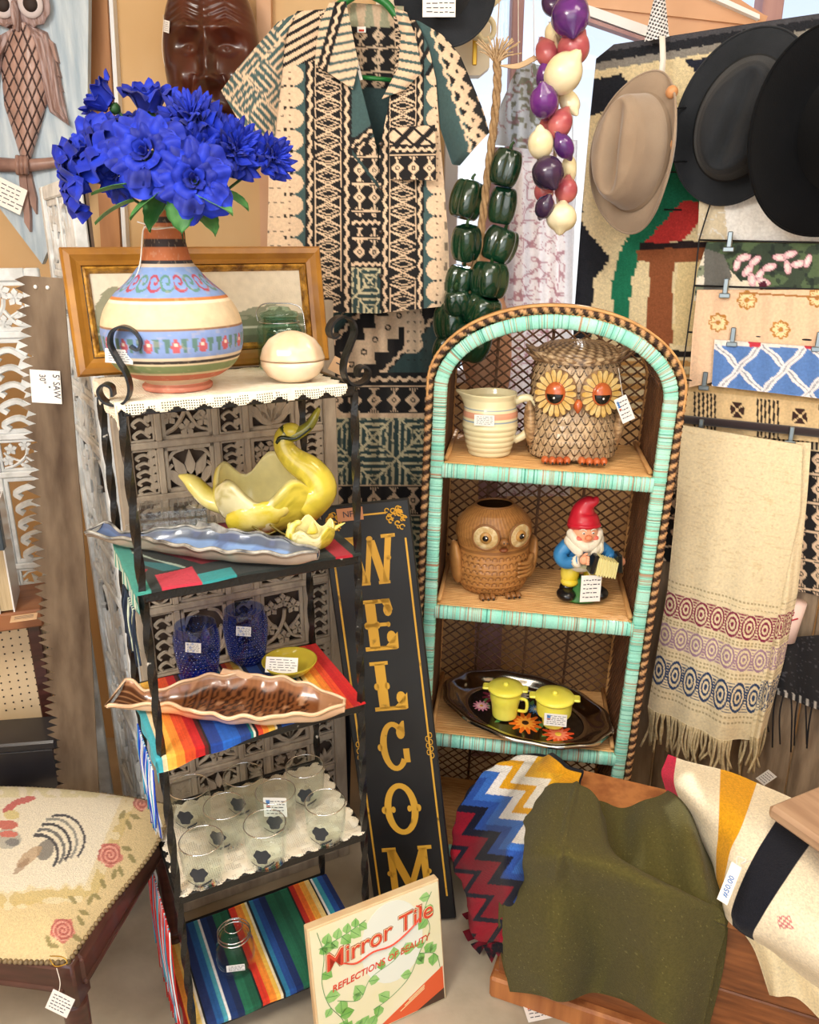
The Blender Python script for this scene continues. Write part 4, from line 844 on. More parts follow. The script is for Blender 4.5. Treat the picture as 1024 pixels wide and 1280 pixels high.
mk('bowl_foot', lathe([(0, .0), (.03, .0), (.03, .003), (0, .003)], 30), M('yellow_glass', '#e3d04a', .1), o)
put_tag(o, (-.012, -.03, .034), (-.75, .12, .12), .068, .034, 0, 5, name='price_card')
# ---- shelf four: etched tumblers
TG = glass('thin_clear_glass', '#fbfdfc', .03, base=.008); RIMG = glass('glass_rim', '#ffffff', .15, base=.85); ETCH = M('etched_grey', '#33363b', .7)
TUM = [(241, 1026, 'clear etched tumbler at the back left corner of the doily'), (307, 1010, 'clear etched tumbler in the back row between the two back corner tumblers'),
       (383, 999, 'clear etched tumbler at the back right corner of the doily'), (284, 1051, 'clear etched tumbler in the middle row, second from the left post'),
       (347, 1032, 'clear etched tumbler holding a white card with a blue hand print'), (334, 1074, 'clear etched tumbler in the front row, right in front of the carded one'),
       (408, 1046, 'clear etched tumbler at the front right edge of the doily'), (256, 1096, 'clear etched tumbler at the front left corner, nearest the camera')]
proto = None
def tumbler():
    o = thing('etched_tumbler', TUM[0][2], 'tumbler', (0, 0, 0), group='clear etched tumblers on the doily')
    mk('glass_wall', hollow([(.034, 0), (.040, .003), (.0425, .03), (.0440, .088), (.0435, .090)], .0016, .008, 48), TG, o)
    mk('rim', tube([(.0428*math.cos(t_), .0428*math.sin(t_), .0895) for t_ in np.linspace(0, 2*PI, 49)[:-1]], .0011, 6, closed=True), RIMG, o)
    n = 40; pts = []
    for k in range(n):
        a = k*2*PI/n; r_ = .016*(1+.10*math.cos(6*a)+.08*math.sin(3*a)); pts.append((r_*math.cos(a)*1.0, .044+r_*math.sin(a)*1.05))
    V, F = prism(pts, .0004, 0, 'y'); V = V.copy(); th = V[:, 0]/.0432; V = np.stack([(.0445-V[:, 1])*np.sin(th), -(.0445-V[:, 1])*np.cos(th), V[:, 2]], -1); mk('etched_emblem', (V, F), ETCH, o, False)
    g = []
    for s in (-1, 1):
        for k in range(5):
            cx, cz, aa = s*(.005+.004*k), .018+.0016*k, .6*s+(0 if s > 0 else PI)
            q = np.array([(cx+.0045*math.cos(aa+t)*(1 if i % 2 == 0 else .4), cz+.0045*math.sin(aa+t)*.8) for i, t in enumerate((0, .6, PI, PI+.6))]); V, F = prism(q, .0004, 0, 'y'); th = V[:, 0]/.0425; g.append((np.stack([(.0438-V[:, 1])*np.sin(th), -(.0438-V[:, 1])*np.cos(th), V[:, 2]], -1), F))
    mk('etched_leaves', join(g), ETCH, o, False); return o
for i, (px, py, lab) in enumerate(TUM):
    p = on_shelf(px, py, 3, .005); rz = random.uniform(-.2, .3)
    if proto is None: proto = tumbler(); proto.location = (p[0], p[1], SHZ[3]+.006); proto.rotation_euler = (0, 0, rz); o = proto
    else: o = dup_tree(proto, (p[0], p[1], SHZ[3]+.006), rz, lab)
    if i == 4: put_late = (o, p)
o, p = put_late; put_tag(o, (0, -.018, .062), (.02, 0, -.1), .05, .05, 1, 12, name='price_card')
# ---- jar on the lowest shelf
p = on_shelf(296, 1206, 4, .004); o = thing('clear_apothecary_jar', 'clear glass jar with round glass lid on the lowest rack shelf', 'jar', (p[0], p[1], SHZ[4]+.006))
mk('jar_body', hollow([(.036, 0), (.042, .004), (.044, .03), (.042, .06), (.033, .072), (.031, .080), (.033, .084)], .0022, .008, 48), TG, o)
mk('rim', tube([(.036*math.cos(t_), .036*math.sin(t_), .087) for t_ in np.linspace(0, 2*PI, 49)[:-1]], .0016, 6, closed=True), RIMG, o)
mk('lid_edge', tube([(.036*math.cos(t_), .036*math.sin(t_), .097) for t_ in np.linspace(0, 2*PI, 49)[:-1]], .0014, 6, closed=True), RIMG, o); mk('lid_edge', tube([(.020*math.cos(t_), .020*math.sin(t_), .111) for t_ in np.linspace(0, 2*PI, 49)[:-1]], .0011, 6, closed=True), RIMG, o)
mk('jar_lid', lathe([(0, .085), (.034, .085), (.037, .090), (.036, .098), (.030, .106), (.016, .112), (0, .113)], 40), TG, o)
put_tag(o, (.010, -.046, .040), (0, 0, .15), .040, .018, 0, 21)
# ============================================================ THINGS ON THE WICKER SHELF
def on_et(px, py, i, dz=0.0): return Pz(px, py, ESZ[i]+.001+dz)
# ---- striped pitcher
p = on_et(612, 569, 0); PM_ = M('pitcher_glaze', vcol=True, rough=.2, ns=40, vvar=.02, coat=.6)
o = thing('striped_pitcher', 'cream ribbed stoneware pitcher with pink and blue bands on the top wicker shelf', 'pitcher', (p[0], p[1]+.012, ESZ[0]+.001), math.radians(-4))
z = np.linspace(0, .152, 130); r = np.interp(z, [0, .004, .03, .075, .105, .125, .14, .152], [.044, .050, .058, .067, .067, .061, .060, .064])
r = r+.0018*np.abs(np.sin(z*PI/.0135))*(z < .082); n = 72; an = np.arange(n)*2*PI/n
def spoutf(A, a):
    k = np.exp(-((np.angle(np.exp(1j*(a-PI))))/.33)**2)[None, :]*np.clip((A[..., 2:3][..., 0]-.11)/.04, 0, 1)**1.5
    A = A.copy(); A[..., 0] -= .022*k; A[..., 2] += .006*k; return A
prf = np.c_[r, z]; inn = prf[::-1].copy(); inn[:, 0] -= .004; inn = inn[:-4]; inn[0, 1] += .001; full = np.vstack([prf, [[.0625, .1545]], inn]); G = lathe(full, n, True, True, spoutf)
Z = np.repeat(full[:, 1], n); pt = Paint(Z, Z, '#eadfb4'); pt.m((Z > .098) & (Z < .112), '#e2a183'); pt.m(((Z > .089) & (Z < .092)) | ((Z > .118) & (Z < .121)), '#8ea3b4')
mk('pitcher_body', G, PM_, o, True, pt.c)
mk('handle', tube(bez([(.058, 0, .132), (.085, -.002, .142), (.108, -.004, .128), (.106, -.004, .09), (.085, -.002, .052), (.060, 0, .036)], 40), .0075, 12, flat=1.3), M('cream_glaze', '#eadfb4', .2, coat=.6), o)
put_tag(o, (-.016, -.0685, .099), (0, 0, -.18), .048, .026, 0, 9)
# ---- scaled owl cookie jar
OW = M('owl_stain_glaze', vcol=True, rough=.4, ns=90, vvar=.12, coat=.25)
def owlbody(zp, rp, n, m, z0, z1, sc, fx=1, fy=.82, amp=.003, front=None):
    z = np.linspace(z0, z1, m)[None, :]; a = (np.arange(n)*2*PI/n)[:, None]; R = np.interp(z, zp, rp)
    row = z/sc; k = np.floor(row); f = row-k; u = (a*R.mean()*6.2832/6.2832*1.0)/(sc*1.05)+.5*(k % 2); nn = np.round(2*PI*.1/(sc*1.05)); u = a/(2*PI)*nn+.5*(k % 2); g = np.abs((u % 1)-.5)*2
    edge = f-(.04+.86*g**1.6)             # scale tip lies at the bottom of each row
    d = np.clip(edge*3, -1, 1); dist = np.abs(edge); h = amp*(np.clip(f*1.2, 0, 1)*-1+1)*(edge > 0)+amp*.9*(edge <= 0)*(f*.2)
    Rr = R+h; return a, z, Rr, edge, g, f, k
n, m = 300, 230
zp = [0, .008, .05, .10, .125, .15, .19, .22, .235]; rpv = [.092, .104, .112, .106, .098, .104, .106, .100, .097]
a, z, R, edge, g, f, k = owlbody(zp, rpv, n, m, 0, .232, .0185, amp=.005)
X = R*np.cos(a); Y = R*np.sin(a)*.80; A = np.stack([X, Y, z+0*a], -1)
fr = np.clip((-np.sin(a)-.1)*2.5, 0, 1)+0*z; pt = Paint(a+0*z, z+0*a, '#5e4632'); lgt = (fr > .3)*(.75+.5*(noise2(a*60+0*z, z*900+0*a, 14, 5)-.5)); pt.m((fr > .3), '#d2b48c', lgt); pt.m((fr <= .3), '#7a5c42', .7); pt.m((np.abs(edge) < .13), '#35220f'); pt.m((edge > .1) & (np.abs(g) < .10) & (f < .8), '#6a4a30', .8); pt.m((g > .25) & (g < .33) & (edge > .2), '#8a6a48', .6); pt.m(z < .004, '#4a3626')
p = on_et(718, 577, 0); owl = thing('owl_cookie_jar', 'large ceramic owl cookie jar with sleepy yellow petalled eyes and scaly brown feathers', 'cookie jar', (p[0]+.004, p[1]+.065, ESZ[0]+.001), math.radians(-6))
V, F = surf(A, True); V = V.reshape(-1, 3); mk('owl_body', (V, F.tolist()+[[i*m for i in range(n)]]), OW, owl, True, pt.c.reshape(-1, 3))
# lid with ear tufts and brow feathers
n, m = 160, 60; t = np.linspace(0, 1, m)[None, :]; a = (np.arange(n)*2*PI/n)[:, None]
ear = np.exp(-((np.abs(np.cos(a))-1)**2)/.02)*np.exp(-((t-.12)/.12)**2)
R = .104*np.cos(t*PI/2)**.55*(1+.20*ear); zz = .236+.042*np.sin(t*PI/2)+.022*ear+.006*np.exp(-((t-.0)/.1)**2)*np.cos(2*a)
X, Y = R*np.cos(a), R*np.sin(a)*.82; fe = .0018*np.sin(a*26+t*20)*np.sin(t*30); A = np.stack([X, Y-.004*(t < .2), zz+fe], -1)
pt = Paint(a+0*t, t+0*a, '#7d6247'); pt.m(np.sin(a*26+t*20)*np.sin(t*30) > .15, '#c2a47d', .8); pt.m(np.sin(a*26+t*20)*np.sin(t*30) < -.6, '#3c291b', .7); mk('lid', surf(A, True), OW, owl, True, pt.c.reshape(-1, 3))
mk('lid_rim', tube([(.103*math.cos(q), .0835*math.sin(q), .236) for q in np.linspace(0, 2*PI, 60)[:-1]], .0035, 8, closed=True), M('owl_brown', '#6a4e38', .4, c2='#a98661', ns=60), owl)
for s in (-1, 1):
    for j in range(4): mk('brow_feather', xf(ell((0, 0, 0), (.017, .004, .005), 12, 8), (s*(.020+.021*j), -.086+.010*j*(.4+.25*j), .240+.0035*j), (0, -s*.22, s*.35*j*.5)), M('owl_tan', '#cdb18a', .4, c2='#8b6a48', ns=90, contrast=(.4, .6)), owl)
    mk('ear_tuft', tube(bez([(s*.088, -.02, .238), (s*.110, -.025, .247), (s*.128, -.03, .262)], 10), np.linspace(.012, .002, len(bez([(0, 0, 0), (1, 0, 0), (2, 0, 0)], 10))), 8, flat=.6), M('owl_brown', '#6a4e38', .4), owl)
EYEY = M('eye_petal_yellow', '#dcc48a', .3, c2='#c9a050', ns=60, coat=.4); ORG = M('orange_glaze', '#b4542a', .25, c2='#c86a38', ns=20, coat=.5); BLKG = M('black_glaze', '#0c0c0e', .15, coat=.5); WHG = M('white_glaze', '#f6f3ec', .2)
for s in (-1, 1):
    e = mk('eye_backing', lathe([(0, 0), (.047, 0), (.047, .004), (0, .010)], 36), M('owl_brown', '#6a4e38', .4), owl, True, loc=(s*.050, -.074, .166), rot=(PI/2-.05, 0, s*.30)); e.scale = (1.05, 1.18, 1)
    for j in range(18):
        q = j*2*PI/18; w = xf(prism([(.020, -.0026), (.038, -.0056), (.045, -.0034), (.0465, 0), (.045, .0034), (.038, .0056), (.020, .0026)], .004, .006), (0, 0, 0), (0, 0, q)); mk('eye_petal', w, EYEY, e, False)
    mk('eye_socket', lathe([(0, .008), (.023, .008), (.022, .014), (0, .016)], 30), ORG, e); mk('eyeball', ell((0, -.001, .014), (.019, .019, .007), 24, 14), BLKG, e)
    V, F = ell((0, 0, .014), (.0205, .0205, .011), 28, 20); V = V.copy(); V[:, 1] = np.maximum(V[:, 1], -.0005+0*V[:, 1]); mk('eyelid', (V, F), ORG, e); mk('eye_glint', ell((.0, -.008, .0205), (.0025, .0025, .0012), 8, 6), WHG, e)
mk('beak', xf(ell((0, 0, 0), (.011, .012, .017), 16, 12, fn=lambda A, D: A*np.stack([1-.5*np.clip(-D[..., 2], 0, 1), np.ones(D.shape[:2]), np.ones(D.shape[:2])], -1)), (0, -.090, .138)), ORG, owl)
for s in (-1, 1):
    for j in range(4): 
        q = (j-1.5); c = (s*.043+q*.017, -.088-.004*(1.5-abs(q)), .009); mk('toe', ell(c, (.0095, .016, .0095), 14, 10), ORG, owl); mk('claw', ell((c[0], c[1]-.014, .005), (.003, .005, .0035), 8, 6), BLKG, owl)
    mk('wing', xf(ell((0, 0, 0), (.016, .045, .058), 30, 20, fn=lambda A, D: A*(1+.04*np.sin(D[..., 2:3]*26+8*np.abs(D[..., 1:2])))), (s*.103, -.012, .078), (.15, s*.08, 0)), M('owl_wing', '#8a6a4a', .4, c2='#c2a076', ns=50, contrast=(.4, .6), nst=(1, 1, 3)), owl)
put_tag(owl, (.104, -.100, .136), (.05, -.45, .15), .030, .062, 1, 17, string=bez([(.085, -.085, .228), (.090, -.097, .2), (.098, -.1, .165)], 10))
# ---- brown owl planter
p = on_et(617, 742, 1); bo = thing('brown_owl_planter', 'matte brown ceramic owl planter with open top and round eyes', 'planter', (p[0], p[1]+.045, ESZ[1]+.001), math.radians(10))
BRN = M('caramel_glaze', vcol=True, rough=.45, ns=30, vvar=.10, coat=.15)
n, m = 200, 170; z = np.linspace(0, .232, m)[None, :]; a = (np.arange(n)*2*PI/n)[:, None]
R = np.interp(z, [0, .006, .03, .07, .105, .128, .16, .19, .215, .232], [.070, .080, .094, .102, .094, .093, .101, .096, .075, .050]); 
fr = np.clip(-np.sin(a)*1.4, 0, 1); row = z/.017; kk = np.floor(row); u = a/(2*PI)*34+.5*(kk % 2); sc = np.sqrt(((u % 1)-.5)**2+((row-kk)-.1)**2*.6); sca = (np.abs(sc-.38) < .07)*(z < .118)*(fr > .35)
st = np.abs(np.sin(a*30+z*60))*(z > .135)*.0012; R2 = R-.0022*sca-st; A = np.stack([R2*np.cos(a), R2*np.sin(a)*.86, z+0*a], -1)
pt = Paint(a+0*z, z+0*a, '#b07a42'); pt.m(sca > 0, '#6f4420', .8); pt.m(np.abs(z-.124) < .004, '#6a401e', .6); pt.m((st > .0009), '#7d5128', .5)
inn = A[:, ::-1][:, :80]*np.array([.93, .93, 1]); full = np.concatenate([A, inn], 1); c = np.concatenate([pt.c, np.ones(inn.shape)*C('#4a2f18')], 1)
V, F = surf(full, True); mm = full.shape[1]; mk('planter_body', (V, F.tolist()+[[i*mm for i in range(n)], [i*mm+mm-1 for i in range(n)][::-1]]), BRN, bo, True, c.reshape(-1, 3))
mk('opening_rim', tube([(.049*math.cos(q), .042*math.sin(q), .232) for q in np.linspace(0, 2*PI, 50)[:-1]], .003, 8, closed=True), M('caramel_plain', '#8d5f34', .4), bo)
IV = M('ivory_glaze', '#dcc79a', .35, c2='#c4a46c', ns=90, contrast=(.4, .6)); CAR = M('caramel_plain', '#8d5f34', .4)
for s in (-1, 1):
    e = mk('eye_disc', lathe([(0, .0), (.027, .0), (.026, .006), (.018, .007), (0, .007)], 32), IV, bo, True, loc=(s*.042-.0, -.078, .172), rot=(PI/2+.05, 0, s*.42)); e.scale = (1.22, 1.22, 1)
    mk('eye_ring', tube([(.027*math.cos(q), .027*math.sin(q), .005) for q in np.linspace(0, 2*PI, 36)[:-1]], .0025, 6, closed=True), CAR, e); mk('iris', lathe([(0, .006), (.0125, .006), (.012, .011), (0, .012)], 24), M('tan_iris', '#b98b4c', .3), e); mk('pupil', ell((0, 0, .012), (.0065, .0065, .003), 14, 8), BLKG, e); mk('eye_glint', ell((.002, .002, .0145), (.0018, .0018, .0008), 8, 6), WHG, e)
mk('beak', xf(ell((0, 0, 0), (.0125, .014, .014), 16, 12, fn=lambda A, D: A*np.stack([1-.5*np.clip(-D[..., 2], 0, 1)]*3, -1)), (0, -.094, .158)), CAR, bo); mk('lower_beak', ell((0, -.094, .140), (.012, .010, .006), 14, 10), M('dark_mouth', '#7d4526', .4), bo)
for s in (-1, 1):
    mk('nostril', ell((s*.004, -.107, .162), (.0016, .0016, .0022), 8, 6), BLKG, bo)
    mk('wing', xf(ell((0, 0, 0), (.016, .036, .062), 26, 20, fn=lambda A, D: A*(1+.03*np.sin(D[..., 2:3]*16))), (s*.100, -.005, .080), (.12, s*.12, 0)), M('caramel_wing', '#9c6a38', .45, c2='#b5824a', ns=20), bo)
    for j in range(3): mk('toe', ell((s*.034+(j-1)*.014, -.078, .008), (.008, .014, .008), 12, 8), CAR, bo); mk('claw', ell((s*.034+(j-1)*.014, -.090, .006), (.003, .004, .004), 8, 6), BLKG, bo)
for j in range(4): mk('feather_finger', tube(bez([(.094, -.035, .098-.010*j), (.072, -.071, .092-.010*j), (.040, -.090, .098-.012*j)], 12), np.linspace(.008, .004, len(bez([(0, 0, 0), (1, 0, 0), (2, 0, 0)], 12))), 8), M('caramel_wing', '#9c6a38', .45), bo)
# ---- garden gnome with accordion
p = on_et(726, 748, 1); gn = thing('gnome_figurine', 'painted gnome figurine in red cap and blue jacket playing a small accordion', 'figurine', (p[0]+.0, p[1]+.02, ESZ[1]+.001), math.radians(6))
RD = M('red_cap_paint', '#c3142c', .4, c2='#dd2a3c', ns=14, coat=.2); SK = M('gnome_skin', '#eea27c', .45, c2='#f3b691', ns=14); BLJ = M('blue_jacket_paint', '#2c72ac', .4, c2='#3f8cc4', ns=20); YLT = M('yellow_trousers_paint', '#e6c92c', .4, c2='#efd95a', ns=20); WB = M('white_beard_paint', '#ece2cc', .6, bump=.6, bs=90); GRN = M('green_base_paint', '#2f6b34', .5, c2='#4d8a3c', ns=20); BLKP = M('black_boot_paint', '#111114', .3, coat=.3); PK = M('cheek_pink', '#e2705c', .45)
mk('grass_base', lathe([(0, 0), (.052, 0), (.054, .005), (.035, .014), (.022, .05), (0, .052)], 24), GRN, gn)
for s in (-1, 1):
    mk('boot', join([ell((s*.043, -.024, .016), (.024, .030, .016), 18, 12), ell((s*.036, -.004, .024), (.019, .019, .020), 16, 10)]), BLKP, gn)
    mk('trouser_leg', join([ell((s*.030, -.004, .066), (.024, .024, .034), 18, 12), ell((s*.031, -.008, .044), (.023, .023, .013), 18, 10)]), YLT, gn)
mk('jacket', join([ell((0, .002, .118), (.042, .032, .042), 24, 16)]), BLJ, gn); mk('belt', tube([(.040*math.cos(q), .031*math.sin(q), .092) for q in np.linspace(0, 2*PI, 40)[:-1]], .006, 8, closed=True), M('pale_belt', '#d7d0a0', .5), gn)
mk('shirt_hem', ell((-.006, -.018, .088), (.030, .018, .014), 18, 10), WB, gn)
mk('sleeve', tube(bez([(-.038, .0, .142), (-.060, -.008, .120), (-.052, -.032, .106), (-.026, -.052, .118)], 20), np.linspace(.020, .014, len(bez([(0, 0, 0)]*4, 20))), 12), BLJ, gn)
mk('sleeve', tube(bez([(.036, .0, .142), (.060, -.004, .122), (.070, -.030, .112)], 16), .016, 12), BLJ, gn); mk('cuff', tube([(-.034, -.046, .112), (-.026, -.054, .118)], .0155, 12), WB, gn)
def hand(c, d, up_, s_, name='hand'):
    c = np.array(c); g = [ell(c, (.0115, .010, .012), 14, 10)]
    for j in range(4): b = c+np.array(up_)*(.008-.0055*j)+np.array(d)*.004; g.append(tube([b, b+np.array(d)*.009, b+np.array(d)*.012+np.array(s_)*.007, b+np.array(d)*.007+np.array(s_)*.012], [.0034, .0034, .003, .0024], 8))
    b = c+np.array(up_)*.010; g.append(tube([b-np.array(d)*.004, b+np.array(d)*.004+np.array(up_)*.006, b+np.array(d)*.009+np.array(up_)*.006], [.004, .0036, .0028], 8)); mk(name, join(g), SK, gn)
hand((-.014, -.058, .122), (.8, -.4, .1), (0, 0, 1), (-.5, -.3, -.1)); hand((.088, -.040, .106), (-.2, -.9, 0), (0, 0, 1), (-.8, 0, 0))
for x0_, x1_ in ((.004, .016), (.070, .080)): mk('accordion_end', xf(box((0, 0, 0), (.012, .034, .050), .003), ((x0_+x1_)/2, -.056, .112+.0*(x0_)), (0, .25 if x0_ < .05 else -.1, 0)), BLKP, gn, False)
n = 60; g = []
for k in range(14):
    x = .018+k*.0037; hh = .022+.003*(k % 2)-.00025*k; g.append(xf(box((0, 0, 0), (.0034, .030+.003*(k % 2), hh*2), .0006), (x, -.056, .108-.001*k), (0, .12, 0)))
mk('accordion_bellows', join(g), M('cream_bellows', '#eadf9c', .5), gn, False)
mk('head', ell((-.003, -.014, .178), (.034, .032, .034), 28, 20), SK, gn)
mk('nose', ell((-.003, -.048, .176), (.010, .009, .008), 14, 10), M('nose_pink', '#e88b62', .4), gn)
for s in (-1, 1):
    mk('cheek', ell((-.003+s*.021, -.036, .168), (.011, .008, .010), 14, 10), PK, gn); mk('eye', ell((-.003+s*.012, -.0435, .187), (.0042, .002, .003), 10, 8), WHG, gn); mk('pupil', ell((-.003+s*.012, -.0457, .1868), (.0020, .001, .002), 8, 6), BLKG, gn)
    mk('eyebrow', tube(bez([(-.003+s*.005, -.045, .193), (-.003+s*.013, -.043, .197), (-.003+s*.021, -.037, .193)], 8), .0016, 6), WB, gn); mk('ear', ell((-.003+s*.034, -.008, .176), (.006, .007, .010), 10, 8), SK, gn)
mk('mouth', tube(bez([(-.015, -.042, .163), (-.003, -.0465, .158), (.009, -.042, .163)], 10), .002, 6), M('lip_red', '#b5452e', .4), gn)
r = random.Random(3); g = []
for k in range(34):
    q = -2.9+k*2.66/33+PI*0; 
    q = PI+.15+(PI-.3)*k/33; x, y_ = .036*math.cos(q), .034*math.sin(q)
    fx = abs(math.cos(q)); z0 = .150+.028*fx**2; g.append(ell((-.003+x*1.05, -.012+y_*(.92-.0*fx), z0), (.010, .009, .013), 10, 8)); 
    if fx > .45: g.append(ell((-.003+x*1.15, -.010+y_, z0-.018), (.011, .009, .014), 10, 8))
for k in range(12): g.append(ell((.020+r.uniform(-.012, .02), -.036+r.uniform(-.004, .01), .140+r.uniform(-.014, .008)), (.009, .008, .013), 10, 8))
mk('beard', join(g), WB, gn)
cp = bez([(-.003, -.006, .190), (-.004, -.002, .212), (-.004, .0, .232), (.004, -.006, .252), (.018, -.014, .262), (.020, -.016, .272)], 30)
mk('pointed_cap', tube(cp, np.interp(np.linspace(0, 1, len(cp)), [0, .15, .4, .7, 1], [.0395, .040, .029, .015, .004]), 24), RD, gn); mk('cap_brim', tube([(-.003+.037*math.cos(q), -.006+.036*math.sin(q), .196+.006*math.sin(q)*-1) for q in np.linspace(0, 2*PI, 40)[:-1]], .0055, 8, closed=True), RD, gn)
put_tag(gn, (.008, -.060, .045), (.0, 0, 0), .052, .072, 0, 31, string=[(.0, -.05, .088), (.012, -.061, .07)])
# ---- oval tray with painted flowers
STEEL = M('polished_steel', '#b9b4ad', .12, metal=1); TBLK = M('tray_black_paint', '#15100e', .15, coat=.6)
tr = thing('painted_oval_tray', 'oval silver tray painted with bright flowers, jutting over the third wicker shelf edge', 'tray', (.315, 1.895, ESZ[2]+.022), rot=(math.radians(4), math.radians(4), math.radians(-24)), scale=1.07)
n = 96; prf = [(0, 0), (.70, 0), (.78, .05), (.93, .30), (1.0, .32), (1.02, .26)]; q = (np.arange(n)*2*PI/n)
ax_, by_ = .215, .135
def oval(r, z): w = 1+.015*np.cos(q*12)*(r > .85); return np.stack([ax_*r*w*np.cos(q), (by_+.0)*r*w*np.sin(q), np.full(n, z*.08)], -1)
A = np.stack([oval(r_, z_) for r_, z_ in bez([(a_, b_) for a_, b_ in prf[1:]], 24)], 0)
V, F = surf(A, False, True); m = len(A); mk('tray_rim', (V, F[:, ::-1].tolist()), STEEL, tr); tr.children[-1].modifiers.new('t', 'SOLIDIFY').thickness = .0025
mk('tray_floor', (np.vstack([oval(.70, 0), oval(.70, -.02)]), [list(range(n)), list(range(n, 2*n))[::-1]]+[[i, n+i, n+(i+1) % n, (i+1) % n] for i in range(n)]), TBLK, tr, False)
def painted_flower(cx, cy, R_, cols, k=12, seed=0):
    g = [[], []]
    for ring in (0, 1):
        for j in range(k):
            t = j*2*PI/k+ring*.26; rr = R_*(1 if ring == 0 else .62); pts = [(0, 0), (rr*.55, -rr*.16), (rr, -rr*.07), (rr, rr*.07), (rr*.55, rr*.16)]
            g[ring].append(xf(prism(pts, .0003, .0004+.0004*ring+.00003*j), (cx, cy, 0), (0, 0, t)))
    for ring in (0, 1): mk('painted_petals', join(g[ring]), M('print_'+cols[ring][1:], cols[ring], .2, coat=.5), tr, False)
    mk('flower_centre', ell((cx, cy, .0012), (R_*.22, R_*.22, .0006), 12, 6), M('print_'+cols[2][1:], cols[2], .3), tr)
for cx, cy, R_, cols in ((-.085, .035, .040, ('#7a2a3a', '#c0688a', '#e9a93c')), (.012, -.035, .042, ('#e06a20', '#f0a03a', '#3a2010')), (.098, -.040, .040, ('#d8502a', '#f08a6a', '#e8c850')), (-.035, .068, .026, ('#e8e2d8', '#c0b8ac', '#e0a030')), (.075, .045, .032, ('#a83a4a', '#e08a92', '#efc860')), (-.11, -.02, .022, ('#d88aa0', '#efc0c8', '#e0a030')), (.02, .03, .022, ('#3a6a9a', '#8ab0d0', '#f0e0a0'))): painted_flower(cx, cy, R_, cols)
g = []; r = random.Random(8)
for k in range(26):
    t = r.uniform(0, 2*PI); rr = r.uniform(.25, .62); g.append(xf(prism(leaf_out(0, 0, 0, .03, .011), .0003, .0002), (ax_*rr*math.cos(t), by_*rr*math.sin(t), 0), (0, 0, r.uniform(0, 6))))
mk('painted_leaves', join(g), M('print_leaf', '#4f8a4a', .3, coat=.5), tr, False)
# ---- yellow plastic cups
YP = M('yellow_plastic', '#f0e648', .3, c2='#f6ee6a', ns=6, sss=.1, coat=.2)
tz = ESZ[2]+.026
for nm, lab, px, py, lid in (('yellow_creamer', 'yellow plastic creamer with lid and small spout, left of the yellow sugar bowl', 632, 898, 0), ('yellow_sugar_bowl', 'yellow plastic sugar bowl with two tab handles and a price label', 693, 910, 1)):
    p = Pz(px, py, tz); o = thing(nm, lab, 'cup', (p[0], p[1]+.02, tz), math.radians(-10))
    r0 = .042 if lid == 0 else .046; mk('cup_body', lathe(bez([(r0*.74, 0), (r0*.80, .002), (r0*.86, .03), (r0*.98, .055), (r0*1.0, .078)] if lid == 0 else [(r0*.6, 0), (r0*.66, .016), (r0*.70, .028), (r0*.95, .034), (r0, .046), (r0*1.02, .078)], 24), 40), YP, o)
    zt_ = .078; mk('cup_lid', lathe([(0, zt_), (r0*1.14, zt_), (r0*1.16, zt_+.005), (r0*1.08, zt_+.010), (r0*.6, zt_+.013), (0, zt_+.013)], 40), YP, o)
    for s in (-1, 1): mk('tab_handle', box((s*r0*1.18, 0, zt_+.004), (.024 if s < 0 or lid else .02, .030, .007), .003), YP, o, False)
    mk('lid_knob', ell((0, 0, zt_+.016), (.008, .008, .006), 12, 8), YP, o)
    if lid: put_tag(o, (.004, -r0-.004, .044), (0, 0, 0), .058, .036, 1, 41)
    else: mk('handle', tube(bez([(r0*.9, -.01, .06), (r0*1.35, -.02, .06), (r0*1.35, -.02, .03), (r0*.85, -.01, .022)], 16), .0045, 8), YP, o)
# ============================================================ SHIRT AND SKIRT (tapa print)
CR, BK, TL, TL2 = '#dfc4a6', '#18171a', '#3f5a5c', '#2f4648'
def wavy(p, x, xc, w, amp=1.6, per=16, col=CR, vert=None): v = p.y if vert is None else vert; return p.m(np.abs(x-xc-amp*np.sin(v*2*PI/per)) < w/2, col)
def xband(p, x, y, x0, x1, per=22):
    k = (x > x0) & (x < x1); p.m(k, BK); u = (x-(x0+x1)/2)/((x1-x0)/2); v = (y % per)/per*2-1
    for o_ in (-.42, -.14, .14, .42): p.m(k & (np.abs(np.abs(v)-(.18+abs(o_))-(np.abs(u))*.55*(1 if abs(o_) > .2 else .7)) < .065), CR)
    p.m(k & (np.abs(v-u*.75) < .10), CR); p.m(k & (np.abs(v+u*.75) < .10), CR); p.m(k & (np.abs(u) > .93), CR)
def scallop(p, x, y, x0, x1, per=27, side=1, bgc=TL):
    k = (x > x0) & (x < x1); p.m(k, bgc); u = (x-x0)/(x1-x0); u = u if side > 0 else 1-u; v = (y % per)/per*2-1; p.m(k & (u < .25+.62*np.sqrt(np.clip(1-v**2, 0, 1))), CR)
    p.m(k & (np.abs(v) > .88) & (u < .5) & (np.sin(u*24) > .2), BK); p.m(k & (u > .2) & (u < .3) & (np.abs(np.abs(v)-.3) < .07), '#7a5a48')
def dots(p, k, x, y, sx=9, sy=18):
    p.m(k & (((x+(np.floor(y/sy) % 2)*sx/2) % sx) < 4.5) & ((y % sy) < 2.6), BK, .85)
